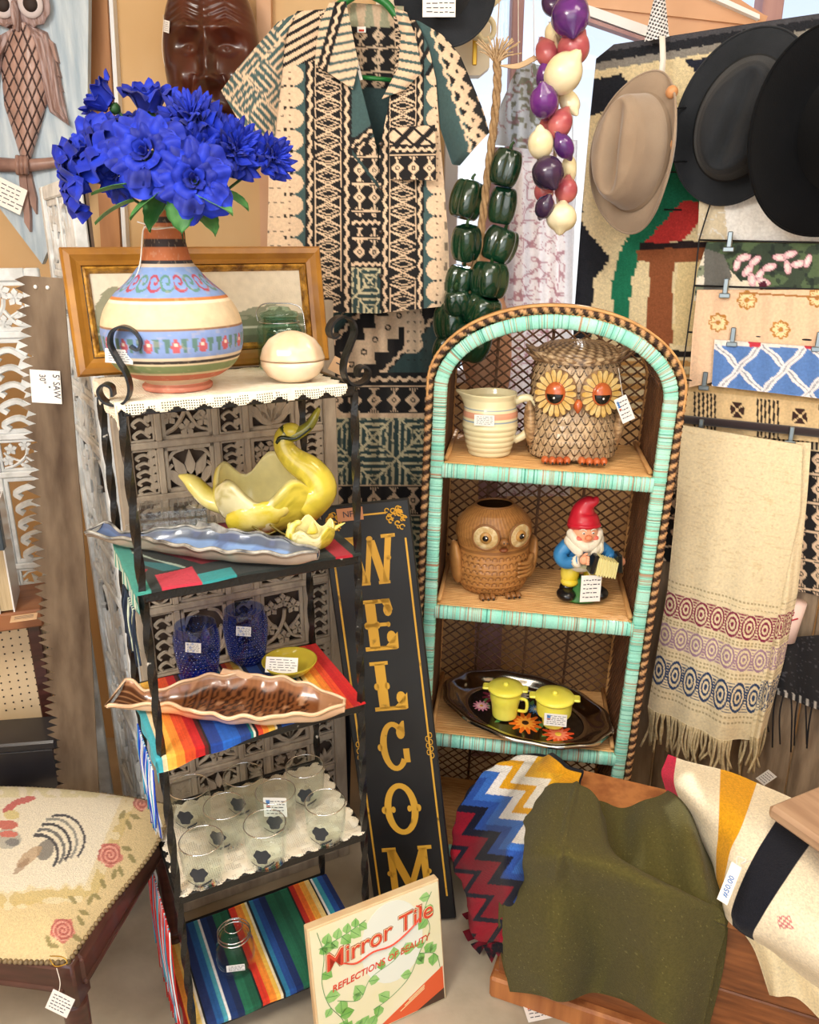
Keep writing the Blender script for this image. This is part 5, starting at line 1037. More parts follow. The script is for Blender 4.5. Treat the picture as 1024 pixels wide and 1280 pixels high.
def figures(p, k, x, y, sx=24, sy=34):
    """cream totem figures on black"""
    p.m(k, BK); u = ((x % sx)/sx*2-1); v = ((y % sy)/sy*2-1)
    w = .42+.30*np.cos(v*PI*2)*1.0; p.m(k & (np.abs(u) < w) & (np.abs(v) < .86), CR); p.m(k & (np.hypot(u*sx/sy*1.2, v) < .18), BK); p.m(k & (np.hypot(u*sx/sy*1.2, v) < .10), CR)
    p.m(k & (np.abs(v) > .62) & (np.sin(u*26) > .55), BK); p.m(k & (np.abs(v) > .93), CR)
def concentric(p, k, x, y, s=58, w=6.5):
    p.m(k, TL2); u = np.abs(((x % s)/s*2-1)); v = np.abs(((y % s)/s*2-1)); m_ = np.maximum(u, v); nz = noise2(x, y, 5, 8)*1.6
    p.m(k & ((((m_*s/2+nz) % w) < w*.42)), '#cfc6a4'); p.m(k & (np.abs(u-v) < .07), '#cfc6a4'); p.m(k & (noise2(x, y, 2.5, 12) > .74), TL2, .8)
def diag(p, k, x, y, th, seq):
    t = x*math.cos(th)+y*math.sin(th)
def shirt_paint(x, y):
    p = Paint(x, y, CR)
    dots(p, (x < 360), x, y); p.m((x < 360) & (noise2(x, y, 16, 4) > .62) & (y < 250), TL, .0)
    scallop(p, x, y, 355, 384, 27, 1); p.m((x > 382) & (x < 394), BK); wavy(p, x, 388, 4)
    xband(p, x, y, 394, 427, 22); p.m((x > 427) & (x < 440), BK); wavy(p, x, 434, 4)
    k = (x > 440) & (x < 477); p.m(k & (y < 178), TL); figures(p, k & (y > 172), x-440, y+8, 18.5, 34)
    for y0 in (168, 278, 330): p.m(k & (np.abs(y-y0-(x-458)*(-.8 if y0 < 200 else 0)) < 7), BK); p.m(k & (np.abs(y-y0-(x-458)*(-.8 if y0 < 200 else 0)-1.3*np.sin(x*.8)) < 2), CR)
    p.m(k & (np.abs((x-440)*1.3+190-y) < 3), TL2); concentric(p, k & (y > 335), x, y, 37, 7)
    p.m((x > 476) & (x < 487), BK); wavy(p, x, 481.5, 4); xband(p, x, y, 487, 520, 22); p.m((x > 520) & (x < 530), BK); wavy(p, x, 525, 3.6)
    scallop(p, x, y, 530, 552, 27, -1); p.m(x > 551, CR); p.m((x > 555) & (x < 559) & (np.sin(y*.25) > .3), BK, .7)
    # yoke
    k = (y < 62+.25*np.abs(x-450)) & (x < 400); p.m(k, CR); p.m(k & (np.sin((x*.55+y*1.0)*.55) > .25), BK)
    k = (y < 95) & (x > 505) & (x < 552); p.m(k & (np.sin((x*.9+y*.5)*.42) > .45), BK)
    return p
def sheet(name, pts_l, pts_r, Yf, paint, mat, parent, sp=1.5, label=None, t=.002):
    """cloth between a left and a right outline given as (x, y) lists ordered top to bottom; Yf(x, y) depth"""
    l, r = np.array(pts_l, float), np.array(pts_r, float); 
    hgt = max(l[-1, 1]-l[0, 1], r[-1, 1]-r[0, 1]); wid = max(abs(r[:, 0].mean()-l[:, 0].mean()), np.max(np.abs(r[:, 0]-l[:, 0])) if len(r) == len(l) else 0); nv, nu = int(hgt/sp)+2, int(wid/sp)+2
    lp, _ = resample(l, nv); rp_, _ = resample(r, nv); s = np.linspace(0, 1, nu)[None, :, None]
    xy = lp[:, None]*(1-s)+rp_[:, None]*s; x, y = xy[..., 0], xy[..., 1]; A = P(x, y, Yf(x, y, s[..., 0]+0*x, np.linspace(0, 1, nv)[:, None]+0*x)); c = paint(x, y); c = c.c if isinstance(c, Paint) else c
    return cloth(name, A[::-1], c[::-1], mat, parent, t, label=label)
SY = 2.10
RN = np.array([math.sin(math.radians(25)), math.cos(math.radians(25)), 0]); RX = np.array([RN[1], -RN[0], 0])
def planeY(x, y, p0, n): return Pl(x, y, p0, n)[..., 1]
so = P(450, 10, SY); shirt = thing('printed_shirt', 'short-sleeved tapa print shirt on green hanger, above the matching skirt', 'shirt', so)
def unp(o, root):       # geometry was made in world space: move it under its root
    o.parent = root; o.matrix_parent_inverse = Matrix.Translation(root.location).inverted() if root.rotation_euler == Euler() else (Matrix.LocRotScale(root.location, root.rotation_euler, root.scale)).inverted(); return o
def rel(G, root): V, F = G; return np.asarray(V)-np.array(root.location), F
def fold(x, y, s, v, base, amp=.012): return base+amp*np.sin(x*.11+y*.008)*v+.006*np.sin(x*.23+1)-.03*np.sin(PI*s)*(1-.5*v)
for nm, l, r, b in (('right_front', [(372, 14), (352, 40), (340, 90), (337, 160), (336, 250), (334, 330), (333, 388)], [(432, 10), (441, 60), (452, 110), (462, 150), (472, 190), (476, 290), (478, 392)], SY),
                    ('left_front', [(492, 20), (496, 70), (490, 110), (482, 150), (474, 190), (472, 290), (470, 392)], [(520, 26), (536, 60), (545, 100), (549, 160), (555, 230), (560, 300), (562, 382)], SY-.012)):
    unp(sheet(nm, l, r, lambda x, y, s, v, b=b: b-.05*np.sin(np.clip((x-330)/235, 0, 1)*PI)*(.5+.5*v)+.008*np.sin(x*.12+y*.006)*v, shirt_paint, CLOTH, shirt), shirt)
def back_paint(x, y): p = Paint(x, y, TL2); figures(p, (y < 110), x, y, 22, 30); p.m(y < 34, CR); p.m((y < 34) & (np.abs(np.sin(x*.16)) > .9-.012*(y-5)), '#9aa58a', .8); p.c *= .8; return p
unp(sheet('shirt_back', [(415, 2), (425, 40), (430, 120), (430, 380)], [(505, 8), (505, 50), (505, 120), (505, 378)], lambda x, y, s, v: SY+.03+.01*np.sin(PI*s), back_paint, CLOTH, shirt, sp=2), shirt)
mk('neck_label', rel(box(P(452, 37, SY+.02), (.02, .001, .012)), shirt), CARD, shirt, False); mk('neck_label_print', rel(box(P(452, 38, SY+.018), (.012, .001, .004)), shirt), RED, shirt, False)
def slv_paint_l(x, y):
    p = Paint(x, y, TL); d1, d2 = (x+y*.9), (x-y*.9); q = ((np.floor(d1/44)+np.floor(d2/44)) % 2) > 0
    p.m(np.where(q, np.sin(d1*.62) > .25, np.sin(d2*.62) > .25), CR); p.m(np.abs(((d1/44) % 1)-.5) > .46, CR); p.m(np.abs(((d2/44) % 1)-.5) > .46, CR); p.m(noise2(x, y, 3, 2) > .72, TL, .9); return p
def slv_paint_r(x, y):
    xx = x-(y-60)*.33; p = Paint(xx, y, TL); wavy(p, xx, 547, 4); u = np.abs(xx-560); v = (y % 20)/20*2-1; p.m((np.abs(xx-562) < 12), BK); p.m(u-2 < 9*(1-np.abs(v))+1.5, CR); p.m((np.hypot(xx-561, (v)*6) < 1.8), BK); p.m((xx > 574) & (xx < 586), BK); wavy(p, xx, 579, 4, vert=y); p.m(xx > 586, TL); return p
unp(sheet('right_sleeve', [(372, 16), (348, 28), (318, 62), (296, 88), (277, 114)], [(356, 40), (352, 90), (345, 150), (340, 200), (338, 218)][0:5], lambda x, y, s, v: SY-.015-.05*np.sin(s*PI)*v, slv_paint_l, CLOTH, shirt), shirt)
unp(sheet('left_sleeve', [(520, 26), (532, 55), (545, 100), (551, 160), (566, 205), (575, 206)], [(522, 26), (552, 44), (574, 68), (592, 110), (604, 140), (611, 166)], lambda x, y, s, v: SY-.01-.05*np.sin(s*PI)*v, slv_paint_r, CLOTH, shirt), shirt)
# collar, pocket, buttons, hanger
def col_paint(x, y): p = Paint(x, y, CR); t = x*.5+y*.2; p.m(np.sin((x*.2+y)*.55) > .5, TL); p.m(np.abs(x-(416+(y-40)*-.28)) < 7, BK); p.m(np.abs(x-(416+(y-40)*-.28)-1.4*np.sin(y*.5)) < 2, CR); return p
unp(sheet('collar', [(412, 4), (400, 30), (396, 55), (394, 80)], [(432, 2), (440, 40), (448, 80), (441, 112)], lambda x, y, s, v: SY-.045-.008*np.sin(PI*s), col_paint, CLOTH, shirt), shirt)
unp(sheet('collar', [(494, 10), (502, 45), (498, 85), (478, 124)], [(508, 16), (520, 50), (527, 90), (505, 112)], lambda x, y, s, v: SY-.045-.008*np.sin(PI*s), lambda x, y: col_paint(1000-x-60, y), CLOTH, shirt), shirt)
def pk_paint(x, y):
    p = Paint(x, y, CR); p.m((y > 181) & (y < 193), BK); p.m(np.abs(y-187-1.5*np.sin(x*.7)) < 2, CR); k = y > 193; figures(p, k, x-487, y-193, 20, 34); k = y < 181; p.m(k, BK); p.m(k & (np.abs(((x+y) % 26)-13) < 8), CR); p.m(k & (np.abs(((x-y*1.2) % 24)-12) < 2.4), BK); return p
unp(sheet('pocket', [(487, 160), (487, 192), (488, 224)], [(544, 156), (545, 190), (545, 226)], lambda x, y, s, v: SY-.058+0*x, pk_paint, CLOTH, shirt), shirt)
for b in (180, 235, 290, 345): mk('button', rel(ell(P(476, b, SY-.066), (.005, .002, .005), 12, 8), shirt), M('dark_button', '#3a2c20', .3), shirt)
HGR = M('green_plastic', '#1f6b32', .35, c2='#2c8040', ns=8)
hp = [P(a, b, SY-.0) for a, b in ((400, 26), (425, 6), (452, -8), (480, 2), (500, 26))]; mk('hanger', rel(tube(bez(hp, 24), .009, 10), shirt), HGR, shirt)
mk('hanger_bar', rel(tube([P(446, 96, SY+.0), P(490, 100, SY+.0)], .005, 8), shirt), HGR, shirt); mk('hanger_hook', rel(tube(bez([P(452, -8, SY), P(453, -40, SY), P(462, -60, SY), P(470, -50, SY)], 20), .003, 8), shirt), CHROME, shirt)
put_tag(shirt, P(441, 62, SY-.02)-so, (.0, -.25, .0), .012, .13, 0, 51)
# skirt
def skirt_paint(x, y):
    p = Paint(x, y, TL2); t = x*.72+y*.69-.0; t0 = 420*.72+480*.69
    u = (x-395)*.66+(y-510)*.75; band = ((x-470)*.72+(y-430)*.69)
    k = y < 500; u2 = band
    for lo, hi, cc in ((-46, -36, BK), (-36, 28, BK), (28, 34, BK)): p.m(k & (u2 > lo) & (u2 < hi), cc)
    p.m(k & (np.abs(u2+41-1.4*np.sin((x-y)*.4)) < 2.4), CR); p.m(k & (np.abs(u2-30-1.4*np.sin((x-y)*.4)) < 2.2), CR)
    w = (x-y) % 30; v = w/30*2-1; kk = k & (u2 > -30) & (u2 < 22); p.m(kk & (np.abs(u2+4) < 10+11*(1-np.abs(v))), CR); p.m(kk & (np.hypot(u2+4, v*11) < 4), BK); p.m(kk & (np.hypot(u2+4, v*11) < 2), CR)
    p.m(k & (u2 < -50), TL); p.m(k & (u2 < -56) & (noise2(x, y, 9, 6) > .45), CR)
    kx = k & (x > 506) & (x < 534); p.m(kx & (np.hypot((x-514), ((y-412)*.45)) < 15-3*np.sin(y*.2)), CR); p.m(kx & (np.hypot(((x-514) % 8)-4, ((y) % 12)-6) < 1.6) & (y < 450), BK, .8)
    p.m((y > 466) & (y < 482), BK); p.m(np.abs(y-474-1.6*np.sin(x*.5)) < 2.4, CR); figures(p, (y > 482) & (y < 518), x, y-482, 24, 36); concentric(p, (y > 518) & (y < 606), x-383, y-518, 56, 7.5); p.m(np.abs(y-520) < 1.6, CR)
    figures(p, (y > 606) & (y < 644), x, y-606, 24, 38); concentric(p, y > 644, x-383, y-644, 56, 7.5); return p
so2 = P(460, 380, SY+.06); skirt = thing('printed_skirt', 'long tapa print skirt hanging below the matching shirt', 'skirt', so2)
unp(sheet('skirt_panel', [(384, 372), (384, 480), (380, 600), (376, 720)], [(548, 372), (548, 480), (545, 600), (536, 720)], lambda x, y, s, v: SY+.05+.03*np.sin(x*.075+.6)*(.4+.6*v)-.01*np.sin(x*.2), skirt_paint, CLOTH, skirt), skirt)
# dark blue trousers glimpsed behind rack and sign
NAVY = M('navy_cloth', '#16223c', .85, c2='#22345a', ns=6, bump=.4, bs=12)
nvy = P(410, 700, 1.99); o = thing('navy_garment', 'dark navy garment hanging low behind the rack, left of the welcome board', 'garment', nvy)
unp(sheet('cloth_panel', [(392, 640), (385, 760), (378, 900), (372, 1055)], [(440, 640), (440, 760), (440, 900), (436, 1055)], lambda x, y, s, v: 1.99+.02*np.sin(x*.16+y*.01), lambda x, y: Paint(x, y, '#16223c').m((noise2(x, y, 14, 3) > .68) & (y < 780), '#6e7370', .6), CLOTH, o, sp=2.5), o)

# ============================================================ KILIM RUG
def kilim_paint(x, y):
    xs, ys = np.floor(x/3.2)*3.2, np.floor(y/2.2)*2.2; p = Paint(xs, ys, '#e2d1a8'); sl = (x-745)*-.155
    top = ys-(62+sl*1.0); p.m(top < 16, '#26282e'); p.m((top >= 16) & (top < 26), '#8b8780'); p.m((top < 4), '#4a4a50')
    p.poly([(735, 100), (775, 92), (786, 108), (776, 124), (762, 138), (735, 145)], '#23262e'); p.poly([(855, 75), (900, 70), (900, 120), (872, 110), (868, 90)], '#262a38')
    p.poly([(718, 262), (735, 290), (762, 322), (740, 350), (738, 420), (700, 430), (700, 262)], '#23252b'); p.poly([(700, 110), (728, 262), (700, 300)], '#3a4044')
    p.poly([(862, 150), (905, 205), (880, 258), (840, 275), (800, 318), (788, 350), (786, 400), (766, 402), (764, 352), (776, 308), (806, 262), (828, 230), (840, 190)], '#1f7355')
    p.poly([(855, 248), (872, 252), (876, 275), (852, 300), (803, 305), (830, 275)], '#c03a38'); p.poly([(800, 303), (885, 300), (885, 309), (800, 311)], '#2a2022')
    p.poly([(795, 311), (885, 309), (885, 325), (842, 327), (838, 440), (806, 440), (812, 326), (795, 325)], '#8d5334'); p.poly([(846, 328), (876, 326), (868, 432), (840, 430)], '#dcc795'); p.m((ys > 436) & (ys < 446), '#23201f'); p.m((ys > 446) & (np.sin(ys*.42) > .2), '#c99a5c'); p.m((ys > 446) & (np.sin(ys*.42) <= .2), '#e0cfa6')
    p.m((x > 900) & (ys > 120) & (ys < 250) & (((x+y) % 90) < 26), '#b8433c'); p.m((x > 990) & (ys < 130) & (ys > 90), '#23262e')
    p.c *= (.9+.2*noise2(x, y, 2.3, 2))[..., None]; return p
ko = P(870, 40, 2.28); kil = thing('woven_kilim', 'cream woven kilim rug with green zigzag and red and brown blocks hung over the window', 'rug', ko)
unp(sheet('rug_field', [(768, 56), (746, 74), (738, 150), (728, 260), (719, 380), (712, 520)], [(1060, 12), (1062, 110), (1062, 220), (1060, 320), (1058, 420), (1050, 520)], lambda x, y, s, v: planeY(x, y, P(735, 200, 2.30), RN)+.010*np.sin(x*.03+y*.01), kilim_paint, WOOL, kil, sp=2.0, t=.006), kil)
mk('hanging_loop', rel(tube(bez([P(820, 70, 2.25), P(828, 20, 2.25), P(822, 100, 2.245), P(826, 60, 2.25)], 14), .0022, 6), kil), STRING, kil)

# ============================================================ STRINGS OF ONIONS AND PEPPERS
OC = {'p': M('purple_onion_skin', '#4a2366', .22, c2='#6d2d86', ns=12, nst=(1, 1, 3), coat=.6), 'w': M('cream_onion_skin', '#e9dcae', .35, c2='#f2e9c8', ns=10, nst=(1, 1, 3), coat=.3), 'r': M('red_onion_skin', '#a34552', .35, c2='#c26a68', ns=10, nst=(1, 1, 3), coat=.3), 'd': M('dark_onion_skin', '#2b2138', .25, c2='#43284f', ns=12, coat=.5)}
oo = P(695, -20, 2.0); on = thing('onion_string', 'hanging string of purple, cream and red artificial onions in front of the window', 'onion string', oo)
mk('twine', rel(tube(bez([P(694, -120, 2.0), P(692, 20, 2.02), P(700, 90, 2.03), P(694, 160, 2.03), P(695, 220, 2.02), P(700, 275, 2.0)], 40), .004, 6), on), M('twine', '#b9a284', .9), on)
ON = [('p', 713, 20, 24, 26, 0), ('d', 690, 6, 12, 16, .04), ('r', 717, 60, 20, 20, .02), ('r', 684, 66, 14, 18, .05), ('w', 704, 92, 23, 25, -.01), ('p', 682, 98, 12, 18, .05), ('w', 692, 42, 11, 14, .05), ('p', 680, 127, 18, 21, -.01), ('w', 712, 128, 12, 16, .04), ('r', 700, 155, 15, 18, .01), ('r', 686, 157, 12, 12, .05),
      ('w', 676, 180, 16, 18, -.01), ('p', 705, 183, 12, 16, -.01), ('d', 685, 216, 20, 20, -.02), ('w', 711, 213, 10, 18, .04), ('r', 708, 238, 14, 15, .01), ('r', 680, 240, 12, 13, .04), ('d', 681, 259, 12, 15, -.02), ('w', 702, 272, 19, 17, -.01)]
def onion(c, rx, rz, tilt, mat, parent):
    n = 20; G = ell((0, 0, 0), (rx, rx, rz), 22, 16, fn=lambda A, D: A*np.stack([1+.02*np.cos(np.arctan2(D[..., 1], D[..., 0])*9)]*3, -1)+np.stack([0*D[..., 0], 0*D[..., 0], np.where(np.abs(D[..., 2]) > .93, np.sign(D[..., 2])*(np.abs(D[..., 2])-.93)*rz*4, 0)], -1), rot=tilt)
    o = mk('onion', (G[0]+c, G[1]), mat, parent); r_ = Euler(tilt).to_matrix() @ Vector((0, 0, 1)); b = np.array(c)+np.array(r_)*rz*1.1; mk('root_tuft', join([tube([b, b+np.array(r_)*.006+np.array([dx, -.002, .0])*.004], .0008, 4) for dx in (-1, 0, 1)]), M('twine', '#b9a284', .9), o)
for k, (c_, x, y, rx, ry, dy) in enumerate(ON): pp_ = P(x, y, 1.99+dy); s = mpp(pp_); onion(pp_-oo, rx*s, ry*s, (random.uniform(-.6, .9), random.uniform(-.7, .7), 0), OC[c_], on)
PG = M('pepper_green_glaze', '#0b2a1c', .2, c2='#103a24', ns=12, coat=.8)
po = P(622, 60, 2.08); pb = thing('pepper_braid', 'braided rope strung with dark green artificial bell peppers beside the shirt', 'pepper string', po)
ropep = bez([P(a, b, 2.07) for a, b in ((620, 62), (622, 100), (618, 150), (612, 200), (606, 250), (600, 300), (590, 350), (582, 390), (578, 420))], 60)
HEMP = M('hemp_rope', '#b0916a', .9, c2='#8d6f4c', ns=60, nst=(1, 1, 1), bump=.6, bs=200)
g = []
for k in range(3): t = np.arange(len(ropep)); off = np.stack([.0055*np.cos(t*.75+k*2.09), .0055*np.sin(t*.75+k*2.09), 0*t], -1); g.append(tube(ropep+off, .0055, 7))
mk('braided_rope', rel(join(g), pb), HEMP, pb)
g = []; r = random.Random(6)
for k in range(46):
    a0 = P(620, 80, 2.07); e = P(620+r.uniform(-26, 34), 55+r.uniform(-10, 14), 2.06+r.uniform(-.03, .03)); g.append(tube(bez([a0, (a0+e)/2+[0, 0, .006], e], 6), .0016, 4))
for k in range(6): g.append(tube(bez([P(625, 82, 2.06), P(648, 80+k, 2.05), P(668+k, 70+k*.6, 2.05)], 8), .002, 4))
mk('frayed_top', rel(join(g), pb), M('hemp_light', '#cdb18c', .9), pb, True, kind='stuff')
mk('hanging_string', rel(tube([P(620, 70, 2.07), P(628, -60, 2.1)], .0015, 5), pb), M('twine', '#b9a284', .9), pb)
PEP = [(584, 250, 21, 26), (632, 210, 20, 25), (628, 257, 18, 25), (583, 304, 19, 24), (625, 306, 23, 24), (612, 350, 24, 25), (576, 352, 20, 22), (602, 388, 24, 22), (566, 402, 24, 26), (590, 428, 24, 24), (560, 440, 20, 22), (572, 378, 18, 18)]
for k, (x, y, rx, ry) in enumerate(PEP):
    pp_ = P(x, y, 2.06 if k % 2 else 2.09); s = mpp(pp_)
    def fn(A, D):
        a = np.arctan2(D[..., 1], D[..., 0]); lob = .70+.32*np.abs(np.sin(a*2+.4))**.42; sq = np.clip((1-D[..., 2]**2+1e-4), .02, 1)**-.22
        A = A*np.stack([lob*sq, lob*sq, 1-.30*np.exp(-(np.hypot(D[..., 0], D[..., 1])/.40)**2)], -1); return A
    tl = (random.uniform(-.1, .45), random.uniform(-.25, .25), random.uniform(0, 1.5)); o = mk('pepper', (lambda G: (G[0]+pp_-po, G[1]))(ell((0, 0, 0), (rx*s*1.06, rx*s*1.0, ry*s*1.04), 40, 24, fn=fn, rot=tl)), PG, pb)
    d = np.array(Euler(tl).to_matrix() @ Vector((0, 0, 1))); b = pp_-po+d*ry*s*.85; mk('pepper_stem', tube([b, b+d*.012, b+d*.018+[.004, 0, 0]], [.005, .0035, .003], 7), M('pepper_stem_green', '#2c4a26', .5), o)

# ============================================================ TEXTILES BY THE WINDOW
def scrib_paint(x, y):
    p = Paint(x, y, '#faf6f4'); 
    for s_ in range(3):
        n_ = noise2(x, y, 9+4*s_, 20+s_); p.m(np.abs(n_-.5) < .022, '#c99aa4', .8)
    p.m((x > 706), '#f4f4f6'); return p
co = P(675, 185, 2.24); cur = thing('embroidered_curtain', 'white sheer panel with pink scribbled embroidery hanging below the onion string', 'curtain', co)
unp(sheet('sheer_cloth', [(640, 175), (640, 250), (634, 330), (628, 420), (622, 620)], [(722, 175), (720, 250), (716, 330), (714, 420), (712, 620)], lambda x, y, s, v: 2.24+.008*np.sin(x*.3), scrib_paint, sheer('sheer_white'), cur, sp=1.6), cur)
mk('curtain_cord', rel(join([tube([P(a_, 176, 2.24), P(a_, -150, 2.30)], .0012, 5) for a_ in (648, 716)]), cur), STRING, cur)
def fan_paint(x, y):
    p = Paint(x, y, '#d5dadf'); n_ = noise2(x, y, 4, 31); p.m((n_ > .56) & (x > 640), '#8a8a72', .8); p.m(np.abs(noise2(x, y, 11, 33)-.5) < .035, '#b08a90', .8); return p
fo = P(655, 80, 2.18); fan = thing('embroidered_cloth_fan', 'grey and pink embroidered cloth flaring to the left of the onion string', 'cloth', fo)
unp(sheet('fan_cloth', [(652, 76), (640, 100), (626, 130), (616, 165), (612, 180)], [(686, 84), (690, 110), (690, 140), (690, 170), (690, 190)], lambda x, y, s, v: 2.18+.015*np.sin(x*.2), fan_paint, sheer('sheer_white'), fan, sp=1.6), fan)
mk('hanging_cord', rel(tube([P(668, 80, 2.18), P(665, -150, 2.2)], .0012, 5), fan), STRING, fan)
mv = P(640, 190, 2.30); o = thing('mauve_board', 'dusky mauve wooden board standing behind the green peppers', 'board', mv)
def board_px(parent, name, pts, Y, t, mat):
    q = P(np.array([a for a, b in pts]), np.array([b for a, b in pts]), Y)-np.array(parent.location); V = np.vstack([q, q+[0, t, 0]]); n = len(pts); return mk(name, (V, [list(range(n))[::-1], list(range(n, 2*n))]+[[i, (i+1) % n, n+(i+1) % n, n+i] for i in range(n)]), mat, parent, False)
board_px(o, 'board', [(610, 184), (650, 184), (622, 945), (590, 945)], 2.31, .015, MAUVE)
pc = P(620, 300, 2.2); o = thing('peach_bowl', 'peach coloured curved wooden form behind the lower green peppers', 'decoration', pc)
mk('curved_body', (lambda G: (G[0]+P(604, 410, 2.24)-pc, G[1]))(ell((0, 0, 0), (.075, .04, .24), 36, 24, fn=lambda A, D: A*np.stack([1-.35*np.clip(D[..., 2], 0, 1), D[..., 0]*0+1, D[..., 0]*0+1], -1), rot=(0, math.radians(-8), 0))), M('peach_wood', '#d9a07c', .5, c2='#e8ba96', ns=4, nst=(6, 6, 1)), o)
# black and white woven strap
def strap_paint(x, y): p = Paint(x, y, '#e6e6e8'); p.m((np.sin(x*1.6+y*.9)+np.sin(y*1.3-x*.5)) > .3, '#1f2126'); return p
stp = P(822, -40, 2.2); o = thing('woven_strap', 'black and white flecked woven strap hanging above the tan hat', 'strap', stp)
unp(sheet('strap_band', [(824, -60), (818, 0), (806, 52)], [(830, -60), (831, 0), (836, 46)], lambda x, y, s, v: 2.2-.012*np.sin(PI*s), strap_paint, CLOTH, o, sp=1.0), o)
mk('cream_tie', (lambda G: (G[0]-stp, G[1]))(strap([P(828, 45, 2.17), P(829, 75, 2.165), P(825, 112, 2.165)], .014, .0012, (1, 0, 0))), STRING, o)

# ============================================================ HATS
def hat(name, label, c, ax_dir, front, size, mat, a=.165, b=.145, h=.105, cr=(.098, .080), dent=.032, curl=.03, band=None, cat='hat', tip=0):
    z = Vector(ax_dir).normalized(); x = Vector(front); x = (x-z*x.dot(z)).normalized(); y = z.cross(x); R = Matrix((x, y, z)).transposed()
    root = thing(name, label, cat, c, rot=R.to_euler(), scale=size)
    n = 96; q = (np.arange(n)*2*PI/n); rows = []
    def ring(rx, ry, zf): return np.stack([rx*np.cos(q), ry*np.sin(q), zf+0*q], -1)
    for t in np.linspace(1, 0, 16):      # brim, outer edge to crown
        rx, ry = cr[0]+(a-cr[0])*t, cr[1]+(b-cr[1])*t; zf = curl*t**2*np.abs(np.sin(q))**2-curl*.5*t**1.5*np.abs(np.cos(q))**3; rows.append(ring(rx, ry, zf))
    for t in np.linspace(.03, 1, 22):    # crown side
        k = 1-.16*t-.10*max(0, t-.8)*3; rx, ry = cr[0]*k, cr[1]*k*(1-.12*t); A = ring(rx, ry, h*t+.0*q); A[:, 1] *= 1-.28*t**2*np.clip(np.cos(q), 0, 1)**2; rows.append(A)
    lastx, lasty = np.abs(rows[-1][:, 0]).max(), 0
    for t in np.linspace(.97, 0, 22):
        A = rows[37].copy(); A[:, :2] *= t; X, Y_ = A[:, 0]/cr[0], A[:, 1]/cr[1]; A[:, 2] = h+.012*np.sqrt(max(0, 1-t**2))-dent*(np.exp(-(Y_/.20)**2)+.8*np.exp(-((np.abs(Y_)-.62)/.16)**2-((X-.55)/.3)**2))*np.clip(1-t**4, 0, 1)*(1-.35*X)+.010*(1-t**2); rows.append(A)
    A = np.stack(rows); V, F = surf(A, False, True); o = mk('felt_body', (V, F[:, ::-1]), mat, root); o.modifiers.new('t', 'SOLIDIFY').thickness = .0035
    rim = A[0]; mk('brim_edge', tube(rim, .0026, 6, closed=True), mat, root)
    if band: 
        zz = .010; mk('hat_band', (lambda G: G)(surf(np.stack([np.stack([(cr[0]+.0015)*(1-.16*s_/1.05*h*0-.02*s_)*np.cos(q), (cr[1]+.0015)*(1-.02*s_)*np.sin(q)*(1-.012*s_), .004+.006*s_+0*q], -1) for s_ in range(4)]), False, True)), band, root)
    return root
TANF = M('tan_felt', '#8b7763', .95, c2='#9c8873', ns=8, sheen=.4, bump=.2, bs=300); GRF = M('charcoal_felt', '#1d2024', .95, c2='#2c2f34', spec=.3, ns=6, sheen=.08, bump=.3, bs=300); BLF = M('black_felt', '#040508', 1.0, c2='#090b0f', spec=.2, ns=6, sheen=.02, bump=.2, bs=300)
h1 = hat('tan_fedora', 'tan felt fedora, the leftmost of the three hats on the hooks', P(797, 192, 2.07), (-.70, -.70, .06), (.10, .05, 1), .96, TANF, a=.186, b=.112, h=.11, cr=(.135, .088), dent=.036, curl=.035, band=M('tan_ribbon', '#8d7a66', .7))
h2 = hat('charcoal_fedora', 'charcoal grey felt fedora hanging between the tan hat and the black hat', P(926, 150, 2.02), (-.46, -.88, -.10), (.34, .0, 1), .93, GRF, a=.200, b=.150, h=.11, cr=(.142, .105), dent=.038, curl=.022, band=M('charcoal_ribbon', '#141619', .8))
h3 = hat('black_felt_hat', 'wide black felt hat at the right edge, overlapping the charcoal one', P(1052, 165, 1.88), (-.10, -.98, -.12), (-.12, .0, 1), 1.0, BLF, a=.215, b=.205, h=.09, cr=(.12, .09), dent=.035, curl=.06)
h4 = hat('dark_round_hat', 'dark round felt hat with cream price tag hanging on the cream board', P(556, -12, 2.15), (0, -1, .0), (1, 0, 0), 1.0, GRF, a=.118, b=.118, h=.03, cr=(.06, .06), dent=.0, curl=.004)
t_ = put_tag(h4, (0, 0, 0), (0, 0, 0), .075, .055, 0, 61, name='price_tag'); Mh = Matrix.LocRotScale(h4.location, h4.rotation_euler, h4.scale).inverted(); t_.parent = h4; t_.matrix_parent_inverse = Mh; tp_ = P(549, 4, 2.09); t_.location = tp_
hr_ = P(850, 150, 2.2); hk = thing('hat_hooks', 'wire hat hooks tipped with small wooden balls beside the tan hat', 'hook rack', hr_)
BALL = M('wooden_ball', '#c98d5c', .4, c2='#d8a375', ns=10); WIRE = M('dark_wire', '#2a2c2f', .4, metal=.6)
for a_, b_ in ((840, 115), (837, 182)):
    q = P(a_, b_, 2.02); mk('wooden_ball', (lambda G: (G[0]-hr_, G[1]))(ell(q, (.014, .014, .014), 18, 12)), BALL, hk); mk('hook_wire', (lambda G: (G[0]-hr_, G[1]))(tube(bez([q+[.002, 0, -.012], P(a_+4, b_+20, 2.03), P(a_+22, b_+20, 2.08), P(a_+40, b_+30, 2.16)], 14), .002, 6)), WIRE, hk)
mk('wire_grid', (lambda G: (G[0]-hr_, G[1]))(join([tube([P(830, y_, 2.19), P(1060, y_+4, 2.19)], .002, 5) for y_ in (150, 215, 262)])), WIRE, hk)
